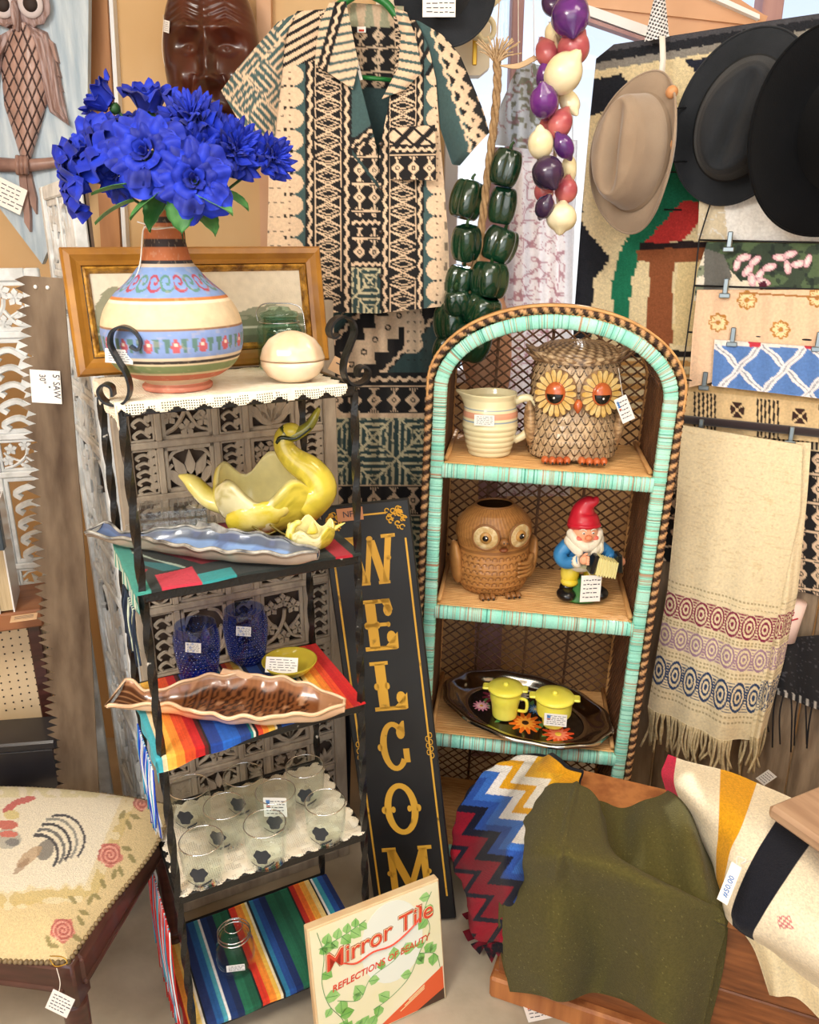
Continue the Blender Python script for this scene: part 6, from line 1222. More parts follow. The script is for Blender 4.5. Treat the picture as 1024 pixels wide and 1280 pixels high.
# white bracket on the cream board
br = P(602, 40, 2.30); o = thing('white_scroll_bracket', 'white painted scroll bracket on the cream board beside the round hat', 'bracket', br)
WP = M('cream_paint', '#efe2b8', .5)
mk('bracket_arm', (lambda G: (G[0]-br, G[1]))(join([tube(bez([P(a_, b_, 2.30) for a_, b_ in ((624, -4), (606, 14), (598, 30), (596, 50))], 16), .010, 8), tube(bez([P(a_, b_, 2.29) for a_, b_ in ((598, 44), (606, 50), (616, 44), (617, 30), (610, 22), (606, 28))], 20), .007, 8)])), WP, o)
mk('bracket_plate', (lambda G: (G[0]-br, G[1]))(box(P(594, 46, 2.325), (.012, .006, .13), .002)), M('brass', '#c9a240', .3, metal=.8), o, False)

# ============================================================ MASK AND OWL PLAQUE
mo = P(266, 78, 2.30); MAH = M('dark_mahogany', '#38180f', .3, c2='#542619', ns=5, nst=(3, 3, 1), coat=.4)
mask = thing('carved_wooden_mask', 'dark carved wooden face mask on the tan wall behind the bouquet', 'mask', mo, math.radians(3))
n, m = 180, 200; u = np.linspace(-1, 1, n)[:, None]; v = np.linspace(-1, 1, m)[None, :]
W_, H_ = .122, .215; wv = np.sqrt(np.clip(1-np.abs(v)**2.4, 0, 1))*(1-.10*np.clip(-v, 0, 1)); X = u*W_*wv; Z = v*H_+0*u
dome = .075*np.sqrt(np.clip(1-u**2, 0, 1))*(wv**.7)
def gs(cx, cz, sx, sz): return np.exp(-((X-cx)/sx)**2-((Z-cz)/sz)**2)
f = .030*gs(0, -.02, .016, .055)+.020*gs(0, -.055, .024, .016)+.008*gs(0, .06, .010, .06)-.0*X
for s in (-1, 1):
    f = f+.024*gs(s*.068, -.045, .032, .034)+.020*gs(s*.045, .062-.0, .036, .013)-.024*gs(s*.046, .022, .028, .018)+.013*gs(s*.046, .020, .015, .009)+.012*gs(s*.020, -.055, .011, .011)-.004*gs(s*.046, .020, .004, .004)+.006*gs(s*.05, .11, .03, .03)
    wr = np.sin((Z+.4*np.abs(X-s*.05))*420)*.0016*gs(s*.05, .09, .045, .03); f = f+wr-.006*np.exp(-((X-s*(.030+.35*(-.03-Z)))/.006)**2)*((Z < -.04) & (Z > -.12))
f = f+.014*gs(0, -.115, .035, .010)+.014*gs(0, -.138, .032, .010)-.012*gs(0, -.127, .036, .004)+.016*gs(0, -.185, .035, .025)
A = np.stack([X, -(dome+f), Z], -1); A2 = np.concatenate([A], 0)
mk('mask_face', surf(A2), MAH, mask); mk('mask_back', prism([(W_*math.cos(q)*.99, H_*math.sin(q)*.99) for q in np.linspace(0, 2*PI, 50)[:-1]], .006, -.008, 'y'), MAH, mask, False)
put_tag(mask, (-.098, -.05, .068), (0, .3, -.8), .024, .026, 0, 71, string=bez([(-.11, -.02, .1), (-.105, -.05, .075), (-.118, -.03, .02), (-.117, -.01, -.03)], 14))
# owl plaque
PLQ = M('blue_grey_plaque', '#9fb3c4', .8, c2='#c9d6df', ns=9, nst=(6, 6, .7), contrast=(.3, .7), bump=.4, bs=50); OWW = M('owl_wood', '#7d6058', .5, c2='#a68478', ns=9, nst=(2, 2, 1), coat=.15); OWL_ = M('owl_wood_light', '#b09c9c', .6, c2='#8b6e66', ns=40, nst=(3, 3, .4), contrast=(.4, .6), bump=.5, bs=70); DKW = M('dark_groove', '#2e2320', .7)
qo = P(35, 100, 2.33); pl = thing('owl_wall_plaque', 'carved wooden owl on blue-grey plaque at the upper left corner', 'wall plaque', qo)
def Q(x, y, d=0): return P(x, y, 2.33-d)-qo
def px_prism(name, pts, d, t, mat, parent=pl, smooth=False): q = np.array([Q(a, b, d) for a, b in pts]); q2 = q-[0, t, 0]; n = len(pts); return mk(name, (np.vstack([q, q2]), [list(range(n))[::-1] if False else list(range(n)), list(range(n, 2*n))[::-1]]+[[i, n+i, n+(i+1) % n, (i+1) % n] for i in range(n)]), mat, parent, smooth)
px_prism('plaque_board', [(-50, -120), (116, -120), (113, 175), (84, 265), (57, 330), (-2, 252), (-50, 190)], 0, .022, PLQ)
# body with diamond feathers
n, m = 90, 130; t = np.linspace(0, 1, m)[None, :]; s = np.linspace(-1, 1, n)[:, None]; cy = 28+172*t; w = np.interp(t, [0, .1, .35, .6, .85, 1], [10, 22, 29, 27, 14, 6]); cxx = 27+4*np.sin(t*2)+t*2
x, y = cxx+s*w, cy+0*s; bul = .034*np.sqrt(np.clip(1-s**2, 0, 1)); d1 = ((x*1.0+y*.42) % 11.5), ((x*1.0-y*.42) % 11.5); gr = np.minimum(np.minimum(d1[0], 11.5-d1[0]), np.minimum(d1[1], 11.5-d1[1])); A = P(x, y, 2.308-bul+.005*np.exp(-(gr/.8)**2))-qo
pt = Paint(x, y, '#a98a80'); pt.m(gr < 1.0, '#3c2a28'); pt.c *= (.85+.3*noise2(x, y*.3, 3, 1))[..., None]; mk('owl_breast', surf(A), M('owl_breast_wood', vcol=True, rough=.45, ns=30, vvar=.1, coat=.15), pl, True, pt.c.reshape(-1, 3))
def featherwing(pts_l, pts_r, name, mat, thick=.03):
    l, _ = resample(np.array(pts_l, float), 60); r_, _ = resample(np.array(pts_r, float), 60); s = np.linspace(0, 1, 30)[None, :, None]; xy = l[:, None]*(1-s)+r_[:, None]*s; sy = s[..., 0]; A = P(xy[..., 0], xy[..., 1], 2.308-thick*np.sin(PI*np.clip(sy, .0, 1))**.6-.003*np.sin(sy*22+xy[..., 1]*.05))-qo; mk(name, surf(A[:, ::-1]), mat, pl)
featherwing([(28, 30), (40, 60), (50, 100), (62, 140), (86, 157)], [(32, 28), (60, 40), (73, 75), (79, 115), (87, 157)], 'wing', OWL_)
featherwing([(-30, 60), (-28, 120), (-10, 150)], [(26, 30), (4, 70), (-8, 150)], 'wing', OWL_)
for k in range(5): px_prism('wing_feather', [(56+5*k, 44+20*k), (70+3*k, 55+22*k), (76+2.5*k, 80+18*k), (66+4*k, 72+18*k)], .02, .018, OWW)
px_prism('owl_head', [(-12, -60), (50, -60), (52, 0), (46, 22), (38, 32), (28, 30), (12, 36), (-8, 30), (-14, 0)], .02, .03, OWW)
for cx in (3, 38):
    for R_, dd, mt in ((22, .045, OWL_), (14, .058, M('owl_pale', '#cfc6c8', .6)), (8, .066, DKW)):
        q = Q(cx, 5, dd); mk('eye_ring' if R_ > 8 else 'eye', ell(q, (R_*.00225, .012, R_*.00225), 26, 12, fn=(lambda A, D: A*(1+.05*np.cos(np.arctan2(D[..., 2:3], D[..., 0:1])*12))) if R_ > 20 else None), mt, pl)
mk('beak', ell(Q(20, 20, .06), (.010, .02, .035), 14, 12), OWL_, pl)
mk('branch', tube(bez([Q(-40, 205, .03), Q(0, 206, .034), Q(30, 207, .04), Q(55, 205, .036), Q(80, 203, .03), Q(104, 212, .026)], 30), np.linspace(.020, .011, len(bez([(0, 0, 0)]*6, 30))), 12), OWW, pl)
for k in range(3): mk('toe', tube(bez([Q(22+5*k, 196, .05), Q(22+5*k, 206, .066), Q(23+5*k, 217, .05)], 8), .0065, 8), OWW, pl)
for k, (a_, b_) in enumerate(((26, 262), (31, 290), (38, 268))): px_prism('tail_feather', [(26+4*k, 214), (32+4*k, 214), (a_+10, b_-20), (a_+10, b_), (a_+3, b_-12)], .02, .014+.004*(k % 2), OWW)
tg = Q(8, 243, .05); put_tag(pl, tg, (0, .45, 0), .095, .068, 0, 81, name='price_tag')
# grey carved posts beside the plaque
for nm, pts, Y in (('grey_wooden_post', [(76, 215), (86, 220), (104, 345), (92, 345)], 1.99),): pass
# ============================================================ TIERED HANGER WITH TEXTILES (right)
RP0 = P(860, 400, 2.10)
def rp(px, py, off=0): return Pl(px, py, RP0-RN*off, RN)
ho = rp(868, 300, .0); hg = thing('tiered_clip_hanger', 'tiered metal clip hanger holding folded textiles below the hats', 'hanger', ho)
def hrel(G): return np.asarray(G[0])-ho, G[1]
BARS = [((874, 300), (1060, 304)), ((868, 357), (1060, 363)), ((860, 415), (1060, 428)), ((852, 474), (1060, 500)), ((845, 523), (1060, 545))]
for i, (a, b) in enumerate(BARS): mk('bar', hrel(tube([rp(*a, .02), rp(*b, .02)], .0022 if i < 4 else .011, 8)), WIRE if i < 4 else M('dark_velvet', '#2c2024', .9, sheen=.4), hg)
mk('side_wire', hrel(tube([rp(888, 255, .02)]+[rp(*a, .02) for a, b in BARS], .002, 6)), WIRE, hg)
STL = M('clip_steel', '#8d9ba3', .3, metal=.9)
for x, y in ((912, 303), (907, 361), (916, 422), (1023, 428), (881, 477), (876, 536), (989, 546)):
    c = rp(x, y, .035); R = (0, 0, math.radians(-25)); cl = mk('clip', xf(join([box((0, 0, .004), (.012, .006, .042), .002), box((0, -.004, -.016), (.026, .005, .012), .002), box((0, .010, -.004), (.012, .004, .036), .002)]), c-ho, R), STL, hg, False)
def rcloth(name, label, l, r, paint, off, sp=1.5, amp=.004, cat='cloth', mat=CLOTH, group=None, t=.003, partname='cloth_panel', root=None):
    o = root or thing(name, label, cat, rp(*l[0], off), group=group)
    unp(sheet(partname, l, r, lambda x, y, s, v: planeY(x, y, RP0-RN*off, RN)-amp*np.sin(x*.09+y*.02)*v-amp*.6*np.sin(x*.21), paint, mat, o, sp=sp, t=t), o); return o
rcloth('white_brocade_cloth', 'white brocade cloth hanging behind the hats, above the floral cloth', [(876, 215), (874, 260), (872, 300)], [(1060, 215), (1060, 260), (1060, 303)], lambda x, y: Paint(x, y, '#f6f4f0').m(x < 880+.1*y, '#ddcfb2').m(np.abs(noise2(x, y, 9, 7)-.5) < .03, '#ebe8e4', .8), .0)
def floral(x, y):
    p = Paint(x, y, '#e9e2d2'); p.poly([(874, 290), (1060, 285), (1060, 372), (900, 372)], '#3b4a3c'); p.m((noise2(x*1+y*.8, y, 13, 3) > .55) & (y < 372), '#5c7250', .8); p.m(noise2(x, y, 7, 5) > .72, '#23302c', .8)
    p.poly([(886, 330), (905, 330), (940, 365), (925, 375), (890, 350)], '#e6dcc6'); p.poly([(910, 352), (955, 350), (960, 375), (915, 375)], '#ece4d0'); p.poly([(880, 310), (905, 318), (915, 345), (900, 372), (880, 368)], '#6a6a66')
    r = random.Random(5)
    for cx, cy in ((922, 330), (935, 338), (944, 326), (930, 322), (950, 343), (962, 334), (975, 322), (985, 334), (998, 330), (1010, 326), (988, 318), (955, 352), (940, 350)):
        a = r.uniform(0, 3.1); dx, dy = x-cx, y-cy; u = dx*math.cos(a)+dy*math.sin(a); v = -dx*math.sin(a)+dy*math.cos(a); k = (u/9)**2+(v/4.5)**2; p.m(k < 1.25, '#7a3448', .6); p.m(k < 1, '#e9bcc6'); p.m(k < .35, '#f8e6e6')
    p.poly([(948, 354), (958, 350), (960, 362), (950, 362)], '#5c1c34'); return p
rcloth('floral_barkcloth', 'green leafy cloth printed with pink blossoms on the topmost hanger bar', [(884, 302), (872, 340), (868, 376)], [(1060, 305), (1060, 340), (1060, 378)], floral, .012)
def peach(x, y):
    p = Paint(x, y, '#ecc9a8')
    for cx, cy in ((898, 403), (976, 412), (934, 375), (1022, 372)):
        d = np.hypot(x-cx, (y-cy)*1.05); a = np.arctan2(y-cy, x-cx); R_ = 10+3*np.abs(np.cos(a*4)); p.m((d < R_) & (d > R_-2.6), '#b9803a'); p.m(d < 3.2, '#b9803a'); p.m((d < R_-2.6) & (d > 4), '#f4d9a8'); p.m((np.abs(np.sin(a*4)) < .16) & (d < R_), '#b9803a')
    p.m((y < 380) & (x > 930) & (np.abs(y-366-.06*(x-930)) < 1.2), '#a8743c'); return p
rcloth('peach_flowered_cloth', 'folded peach cloth with gold outlined flowers, second bar of the hanger', [(872, 362), (866, 420), (862, 484)], [(1060, 362), (1060, 400), (1060, 440)], peach, .022)
def bluel(x, y):
    p = Paint(x, y, '#5b83c4'); p.m(y < 431+.12*(x-893)*.3, '#efe9e2'); u = (x-y*.0)
    for cx in range(860, 1100, 58):
        for s_ in (1, -1):
            t_ = np.abs((x-cx-6)-s_*(y-460)*.95-1.2*np.sin(y*.3)); p.m((t_ < 5.5) & (y > 430), '#eee9ec'); p.m((t_ < 1.1) & (y > 430), '#9aa2b0')
    p.m((np.hypot(x-944, y-428) < 8) & (y < 434), '#c8384a'); p.m((np.hypot(x-1012, y-430) < 7) & (y < 436), '#c8384a'); return p
rcloth('blue_lattice_cloth', 'blue cloth with white lattice stripes, third bar of the hanger', [(894, 424), (892, 455), (890, 482)], [(1060, 436), (1060, 465), (1060, 502)], bluel, .034)
def tapa5(x, y):
    yy = y-.10*(x-850); p = Paint(x, yy, '#e2c595'); u = (x-868) % 78; p.m((u < 30) & (u % 5 < 2.4) & (yy > 488), '#241a18'); v = np.abs(u-54); w = np.abs(yy-505); p.m((v < 9) & (w < 9) & (((v > w*1.4) & (v > 2)) | ((w > v*1.4) & (w > 2))) & (u > 40), '#3a211c'); p.m(yy < 487, '#cfae7a'); return p
rcloth('beige_tapa_cloth', 'beige tapa cloth with black stripes and crosses, fourth bar of the hanger', [(852, 478), (846, 505), (840, 536)], [(1060, 500), (1060, 525), (1060, 556)], tapa5, .006)
def check6(x, y):
    yy = y-.10*(x-850); p = Paint(x, yy, '#e3cda6'); p.m((yy < 545) & ((x % 6) < 3.2), '#201a1a'); p.m(yy < 534, '#2b2022'); p.m((yy > 547), '#201c1e'); figures(p, (yy > 549) , x, yy, 22, 36); return p
rcloth('black_tapa_cloth', 'black and cream figured tapa cloth hanging behind the long cream runner', [(846, 528), (836, 600), (828, 700)], [(1060, 546), (1060, 650), (1058, 752)], check6, -.012)
# long runner
def runner_paint_uv(u, v):
    x, y = u*150, v*350; p = Paint(x, y, '#ecdcb6'); p.m(noise2(x*.2, y, 1.2, 3) > .8, '#dbc698', .6)
    for y0, h_, c in ((205, 30, '#8a2348'), (243, 28, '#a58298'), (283, 36, '#223c66')):
        k = (y > y0) & (y < y0+h_); cx = ((x/21.5+.2) % 1)-.5; cy = (y-y0-h_/2)/(h_/2); d = np.hypot(cx*2, cy*.95); p.m(k & (np.sin(d*17) > .05) & (d < 1.0), c); p.m(k & (d >= 1.0) & (np.sin(y*1.9) > -.1), c, .85); p.m(k & (np.abs(cx) > .44) & (np.sin(y*1.9) > 0), c)
        p.m(k & (d < .16), c)
    for y0 in (192, 199, 238, 241, 275, 279, 324, 330): p.m((np.abs(y-y0) < .9) & (np.sin(x*1.3) > -.3), '#a89468', .8)
    return p
rn_ = thing('fringed_table_runner', 'long cream runner with maroon, mauve and navy woven bands and fringe, clipped on hanger', 'table runner', rp(930, 530, .05))
def runner_layer(name, l, r, off, flip=False, nu=150, nv=330):
    lp, _ = resample(np.array(l, float), nv); rp2, _ = resample(np.array(r, float), nv); s = np.linspace(0, 1, nu)[None, :, None]; xy = lp[:, None]*(1-s)+rp2[:, None]*s; x, y = xy[..., 0], xy[..., 1]; v = np.linspace(0, 1, nv)[:, None]
    A = rp(x, y, off); A = A-RN*(.012*np.sin(s[..., 0]*9+1.5*v)*v+.006*np.sin(s[..., 0]*21)*v+.05*v*np.sin(PI*s[..., 0]))[..., None]
    c = runner_paint_uv(s[..., 0]+0*v, v+0*s[..., 0]).c; ob = cloth(name, A[::-1], c[::-1], CLOTH, rn_, .003); unp(ob, rn_); return A
A1 = runner_layer('front_layer', [(853, 531), (845, 640), (836, 735), (822, 820), (812, 880)], [(1004, 556), (1000, 640), (978, 740), (962, 830), (946, 925)], .055)
A2 = runner_layer('back_layer', [(990, 552), (975, 640), (955, 740), (942, 830), (930, 915)], [(1014, 553), (1008, 620), (996, 740), (978, 830), (958, 905)], .030, nu=60)
g = []; r = random.Random(2)
for k in range(46):
    b = A1[-1, int(k/45*149)] if k < 36 else A2[-1, int((k-36)/9*59)]; l = r.uniform(.085, .135); q = [b, b+[r.uniform(-.008, .008), -.004, -l*.5], b+[r.uniform(-.016, .02), r.uniform(-.01, .01), -l]]; g.append(tube(bez(q, 8), [.0036]*len(bez(q, 8)), 6))
mk('fringe', (lambda G: (G[0]-np.array(rn_.location), G[1]))(join(g)), M('cream_yarn', '#d8c7a0', .95, c2='#c2ae84', ns=120, bump=.5, bs=300), rn_, True, kind='stuff')
put_tag(rn_, rp(958, 972, .05)-np.array(rn_.location), (.1, .6, -.4), .03, .05, 0, 91)
# pink roll and black shawl at the right edge
ro = rp(1000, 780, .0); o = thing('pink_cloth_roll', 'pale pink rolled cloth with red looped embroidery at the right edge', 'cloth', ro, math.radians(-25))
mk('rolled_cloth', tube([(-.02, 0, .065), (-.03, 0, 0), (-.035, 0, -.05)], [.030, .032, .032], 24), M('pink_cloth', '#ecd0c6', .9), o)
mk('red_loops', join([tube([(-.03+.008*math.cos(t)+.0105*k-.018, -.033+.012*abs(k-1.5)*.6, .040+.010*math.sin(t)) for t in np.linspace(0, 6.0, 14)], .0016, 5) for k in range(4)]+[tube(bez([(-.052, -.02, .026), (-.03, -.034, .020), (-.008, -.026, .026)], 10), .0022, 5)]), M('red_thread', '#b02238', .8), o)
so_ = rp(1010, 800, .01); o = thing('black_fringed_shawl', 'black fringed shawl hanging over the weathered wood panel at the right edge', 'shawl', so_)
unp(sheet('shawl_cloth', [(968, 798), (962, 835), (958, 862)], [(1070, 790), (1070, 850), (1070, 905)], lambda x, y, s, v: planeY(x, y, RP0-RN*.01, RN)-.006*np.sin(x*.2), lambda x, y: Paint(x, y, '#17161a').m(noise2(x, y, 2.2, 4) > .84, '#5c5a60', .5).m((y > 770+.36*(x-958)+84) & ((x % 9) < 3), '#c8c2b8', .8), CLOTH, o), o)
g = [tube(bez([rp(962+9*k, 860+3*k, .01), rp(960+9*k+random.uniform(-4, 4), 888+3*k, .02), rp(958+9*k+random.uniform(-6, 6), 912+3*k+random.uniform(0, 22), .015)], 8), .0022, 6) for k in range(7)]
mk('fringe', (lambda G: (G[0]-so_, G[1]))(join(g)), M('black_yarn', '#1b191c', .95), o, True, kind='stuff')
# weathered wood panel: separate planks
WPL = M('weathered_plank', '#6b5a48', .8, c2='#a08c74', ns=7, nst=(5, 5, .7), contrast=(.3, .7), bump=.6, bs=30); wp = thing('weathered_plank_panel', 'weathered brown plank panel standing behind the runner and blankets', 'wood panel', np.array([rp(930, 900, -.035)[0], rp(930, 900, -.035)[1], 0]), math.radians(-25))
for k in range(7): mk('plank', box((-.30+.125*k, 0, .46+.0*k), (.121, .016, .92+.01*(k % 2)), .004), WPL, wp, False)
mk('corner_post', box((.60, -.01, .47), (.05, .04, .94), .005), M('orange_wood', '#9a5c33', .55, c2='#bb7a45', ns=6, nst=(6, 6, .6)), wp, False)

# ============================================================ CHEST AND BLANKETS
CZ = math.radians(-22); CX = np.array([math.cos(CZ), math.sin(CZ), 0]); CY = np.array([-math.sin(CZ), math.cos(CZ), 0]); C0 = np.array([.205, 1.41, 0]); CL, CD, CH = .92, .345, .405
CWD = M('varnished_chest_wood', '#633619', .4, c2='#93582f', ns=6, nst=(1.2, 1.2, 9), contrast=(.35, .65), bump=.15, bs=20, coat=.2); CWD2 = M('orange_wood', '#9a5c33', .55, c2='#bb7a45', ns=6, nst=(6, 6, .6))
ch = thing('wooden_chest', 'low varnished wooden chest on the floor carrying three blankets', 'chest', C0, CZ)
for k in range(2): mk('front_board', box((CL/2, .010, .045+.084+.168*k), (CL, .02, .166), .003), CWD, ch, False)
mk('back_board', box((CL/2, CD-.01, .212), (CL, .02, .334), .003), CWD, ch, False)
for x in (.01, CL-.01): mk('side_board', box((x, CD/2, .212), (.02, CD-.042, .334), .003), CWD, ch, False)
mk('lid', box((CL/2, CD/2-.004, CH-.0125), (CL+.02, CD+.02, .025), .005), CWD2, ch, False)
mk('base_moulding', join([box((CL/2, -.006, .03), (CL+.03, .03, .06), .006), box((-.004, CD/2, .03), (.022, CD, .06), .006), box((CL/2, CD-.01, .03), (CL, .02, .06), .004)]), CWD2, ch, False)
def fp(px, py, off): return Pl(px, py, C0-CY*off, CY)
def ctl(rows):
    out = []
    for rw in rows:
        o_ = []
        for q in rw:
            if q[2] == 'z': o_.append(Pz(q[0], q[1], q[3]))
            elif q[2] == 'f': o_.append(fp(q[0], q[1], q[3]))
            else: o_.append(P(q[0], q[1], q[3]))
        out.append(o_)
    return np.array(out)
def blanket(name, label, ctrl, colf, n1, n2, t=.008, amp=.004, seed=0, mat=WOOL, cat='blanket', extra=None):
    A = patch(ctrl, n1, n2); u, v = np.meshgrid(np.linspace(0, 1, n1), np.linspace(0, 1, n2), indexing='ij'); N = normals(A); 
    if N[n1//2, n2//2] @ np.array([0, -.6, .6]) < 0: N = -N
    d = amp*(noise2(u*9, v*9, 1.3, seed)-.5)*2+(extra(u, v) if extra is not None else 0); A = A+N*(d[..., None] if np.ndim(d) else d)
    root = thing(name, label, cat, A[0, 0]); c = colf(u, v, A); N2 = normals(A)
    if N2[n1//2, n2//2] @ np.array([0, -.6, .6]) < 0: A = A[:, ::-1]; c = c[:, ::-1]
    ob = cloth('blanket_cloth', A, c, mat, root, t); unp(ob, root); return root, A
OLV = [[(672, 992, 'z', .445), (700, 979, 'z', .50), (730, 984, 'z', .51), (750, 1000, 'z', .50), (757, 1022, 'z', .46)],
       [(655, 1030, 'z', .46), (692, 1020, 'z', .54), (730, 1034, 'z', .54), (758, 1056, 'z', .52), (770, 1076, 'z', .47)],
       [(641, 1068, 'z', .46), (690, 1066, 'z', .56), (742, 1080, 'z', .54), (796, 1092, 'z', .53), (842, 1108, 'z', .485)],
       [(632, 1110, 'f', .025), (690, 1114, 'f', .10), (750, 1124, 'f', .065), (826, 1124, 'f', .115), (905, 1142, 'f', .05)],
       [(630, 1160, 'f', .025), (690, 1166, 'f', .115), (752, 1180, 'f', .03), (826, 1192, 'f', .11), (899, 1206, 'f', .04)],
       [(634, 1206, 'f', .025), (690, 1216, 'f', .115), (750, 1218, 'f', .02), (824, 1238, 'f', .115), (888, 1256, 'f', .04)],
       [(642, 1236, 'f', .025), (690, 1252, 'f', .11), (744, 1244, 'f', .02), (824, 1270, 'f', .115), (878, 1294, 'f', .04)]]
OLB = [[(742, 1000, 'z', .455), (775, 1008, 'z', .44), (812, 1000, 'z', .475), (842, 983, 'z', .49), (862, 998, 'z', .445)],
       [(748, 1035, 'z', .45), (778, 1045, 'z', .44), (815, 1032, 'z', .495), (856, 1020, 'z', .525), (882, 1045, 'z', .445)],
       [(762, 1075, 'z', .44), (790, 1085, 'z', .44), (830, 1075, 'z', .475), (872, 1070, 'z', .51), (897, 1095, 'z', .445)],
       [(780, 1120, 'z', .43), (810, 1132, 'z', .43), (850, 1136, 'z', .44), (886, 1146, 'z', .44), (906, 1158, 'z', .43)]]
def olvc(u, v, A): c = np.ones(u.shape+(3,))*C('#554f29'); c *= (.90+.20*noise2(u*200, v*200, 1.2, 3))[..., None]; c = np.where((np.random.default_rng(1).random(u.shape) > .993)[..., None], C('#7d7648'), c); return c
ob_, Ao = blanket('olive_wool_blanket', 'folded olive green wool blanket draped over the middle of the wooden chest', ctl(OLV), olvc, 260, 240, amp=.004, t=.010, extra=lambda u, v: .009*np.sin(v*15+1.0+u*1.2)*np.clip(u-.35, 0, 1)*1.5+.007*np.exp(-((v-.42+.35*u)/.03)**2)*(u < .45)-.006*np.exp(-((v-.30-.10*u)/.03)**2)*np.clip(1.2-abs(u-.35)*4, 0, 1)+.004*np.sin(u*9+v*6))
def olayer(ctrl, n1, n2, t=.010, ex=0):
    A = patch(ctrl, n1, n2); u_, v_ = np.meshgrid(np.linspace(0, 1, n1), np.linspace(0, 1, n2), indexing='ij'); N = normals(A)
    if N[n1//2, n2//2] @ np.array([0, -.6, .6]) < 0: N = -N
    A = A+N*(ex*np.sin(v_*17+u_*3))[..., None]; c = olvc(u_, v_, A)
    if normals(A)[n1//2, n2//2] @ np.array([0, -.6, .6]) < 0: A = A[:, ::-1]; c = c[:, ::-1]
    unp(cloth('folded_layer', A, c, WOOL, ob_, t), ob_)
olayer(ctl(OLB), 140, 160, ex=.004)
low = ctl(OLV)[3:]
for k, (dx, dz, dy) in enumerate(((-.018, -.012, .020), (.012, -.022, .034))): olayer(low+CY*dy+CX*dx+np.array([0, 0, dz]), 70, 120, .008)
STR = [[(836, 944, 'z', .52), (862, 952, 'z', .54), (918, 966, 'z', .55), (968, 986, 'z', .55), (1012, 1008, 'z', .54), (1050, 1036, 'z', .52), (1090, 1066, 'z', .50)],
       [(826, 968, 'z', .50), (866, 994, 'z', .55), (912, 1014, 'z', .57), (944, 1032, 'z', .57), (980, 1048, 'z', .56), (1024, 1082, 'z', .55), (1080, 1120, 'z', .52)],
       [(846, 1012, 'z', .46), (880, 1040, 'z', .50), (903, 1062, 'z', .52), (920, 1080, 'z', .53), (948, 1098, 'z', .54), (990, 1132, 'z', .54), (1050, 1180, 'z', .52)],
       [(872, 1060, 'z', .43), (890, 1084, 'z', .44), (900, 1105, 'z', .46), (906, 1126, 'z', .47), (924, 1150, 'z', .47), (962, 1172, 'z', .47), (1030, 1220, 'z', .46)],
       [(880, 1080, 'z', .42), (894, 1100, 'z', .42), (903, 1122, 'z', .43), (908, 1146, 'z', .43), (928, 1166, 'z', .43), (958, 1184, 'f', .03), (1030, 1240, 'f', .04)]]
def strc(u, v, A):
    p = Paint(v, u, '#ecdfc4'); p.m(v < .075, '#d23050'); p.m((v > .285) & (v < .425), '#e0a11e'); p.m((v > .585) & (v < .765), '#1b1d26'); k = noise2(u*300, v*300, 1.1, 9); p.c *= (.9+.2*k)[..., None]
    du, dv = (u-.60)/.05, (v-.845)/.035; p.m((np.abs(du)+np.abs(dv) < 1.0) & (np.sin(u*330)+np.sin(v*420) > -.2), '#c05060', .8); return p.c
sb2, As = blanket('striped_wool_blanket', 'cream wool blanket with red, yellow and black stripes on the right of chest', ctl(STR), strc, 200, 260, amp=.004, t=.010, seed=4)
FL_ = [[(925, 1160, 'f', .02), (955, 1176, 'f', .035), (990, 1196, 'f', .04), (1040, 1228, 'f', .04), (1090, 1250, 'f', .04)],
       [(944, 1190, 'f', .02), (968, 1204, 'f', .045), (996, 1222, 'f', .03), (1040, 1262, 'f', .06), (1090, 1290, 'f', .04)],
       [(962, 1244, 'f', .02), (972, 1246, 'f', .045), (1000, 1250, 'f', .03), (1046, 1296, 'f', .06), (1090, 1330, 'f', .04)]]
A = patch(ctl(FL_), 60, 90); A = A[:, ::-1] if normals(A)[30, 45] @ np.array([0, -1, 0]) < 0 else A; unp(cloth('hanging_corner', A, np.ones(A.shape)*C('#ecdcb4'), WOOL, sb2, .010), sb2)
q = Pz(912, 1104, .565); t_ = thing('blanket_price_tag', 'white hand-written paper strip tag lying between olive and striped blankets', 'tag', q, rot=(Euler((-.75, 0, .1)).to_matrix() @ Euler((0, -.95, 0)).to_matrix()).to_euler()); mk('paper_strip', box((0, 0, 0), (.072, .001, .020)), CARD, t_, False); text('strip_lettering', '#50.00', .014, BLUEINK, t_, (-.006, -.001, 0), (PI/2, 0, 0)); mk('string_loop', tube(bez([(.036, 0, 0), (.048, -.006, .006), (.050, -.01, -.008), (.040, -.006, -.004), (.056, 0, -.02)], 20), .0012, 5), STRING, t_)
AFG = [[(650, 946, 'y', 1.76), (684, 941, 'y', 1.73), (702, 950, 'z', .47), (726, 966, 'z', .44)],
       [(612, 962, 'y', 1.745), (655, 966, 'y', 1.67), (686, 985, 'z', .475), (722, 1000, 'z', .43)],
       [(580, 1002, 'y', 1.715), (624, 1012, 'y', 1.62), (658, 1024, 'z', .475), (706, 1046, 'z', .43)],
       [(564, 1052, 'y', 1.675), (600, 1070, 'y', 1.55), (630, 1070, 'z', .485), (676, 1092, 'f', .012)],
       [(572, 1100, 'y', 1.645), (596, 1130, 'y', 1.51), (632, 1134, 'f', .02), (652, 1140, 'f', .012)],
       [(584, 1140, 'y', 1.63), (600, 1176, 'y', 1.50), (626, 1176, 'f', .02), (640, 1180, 'f', .012)]]
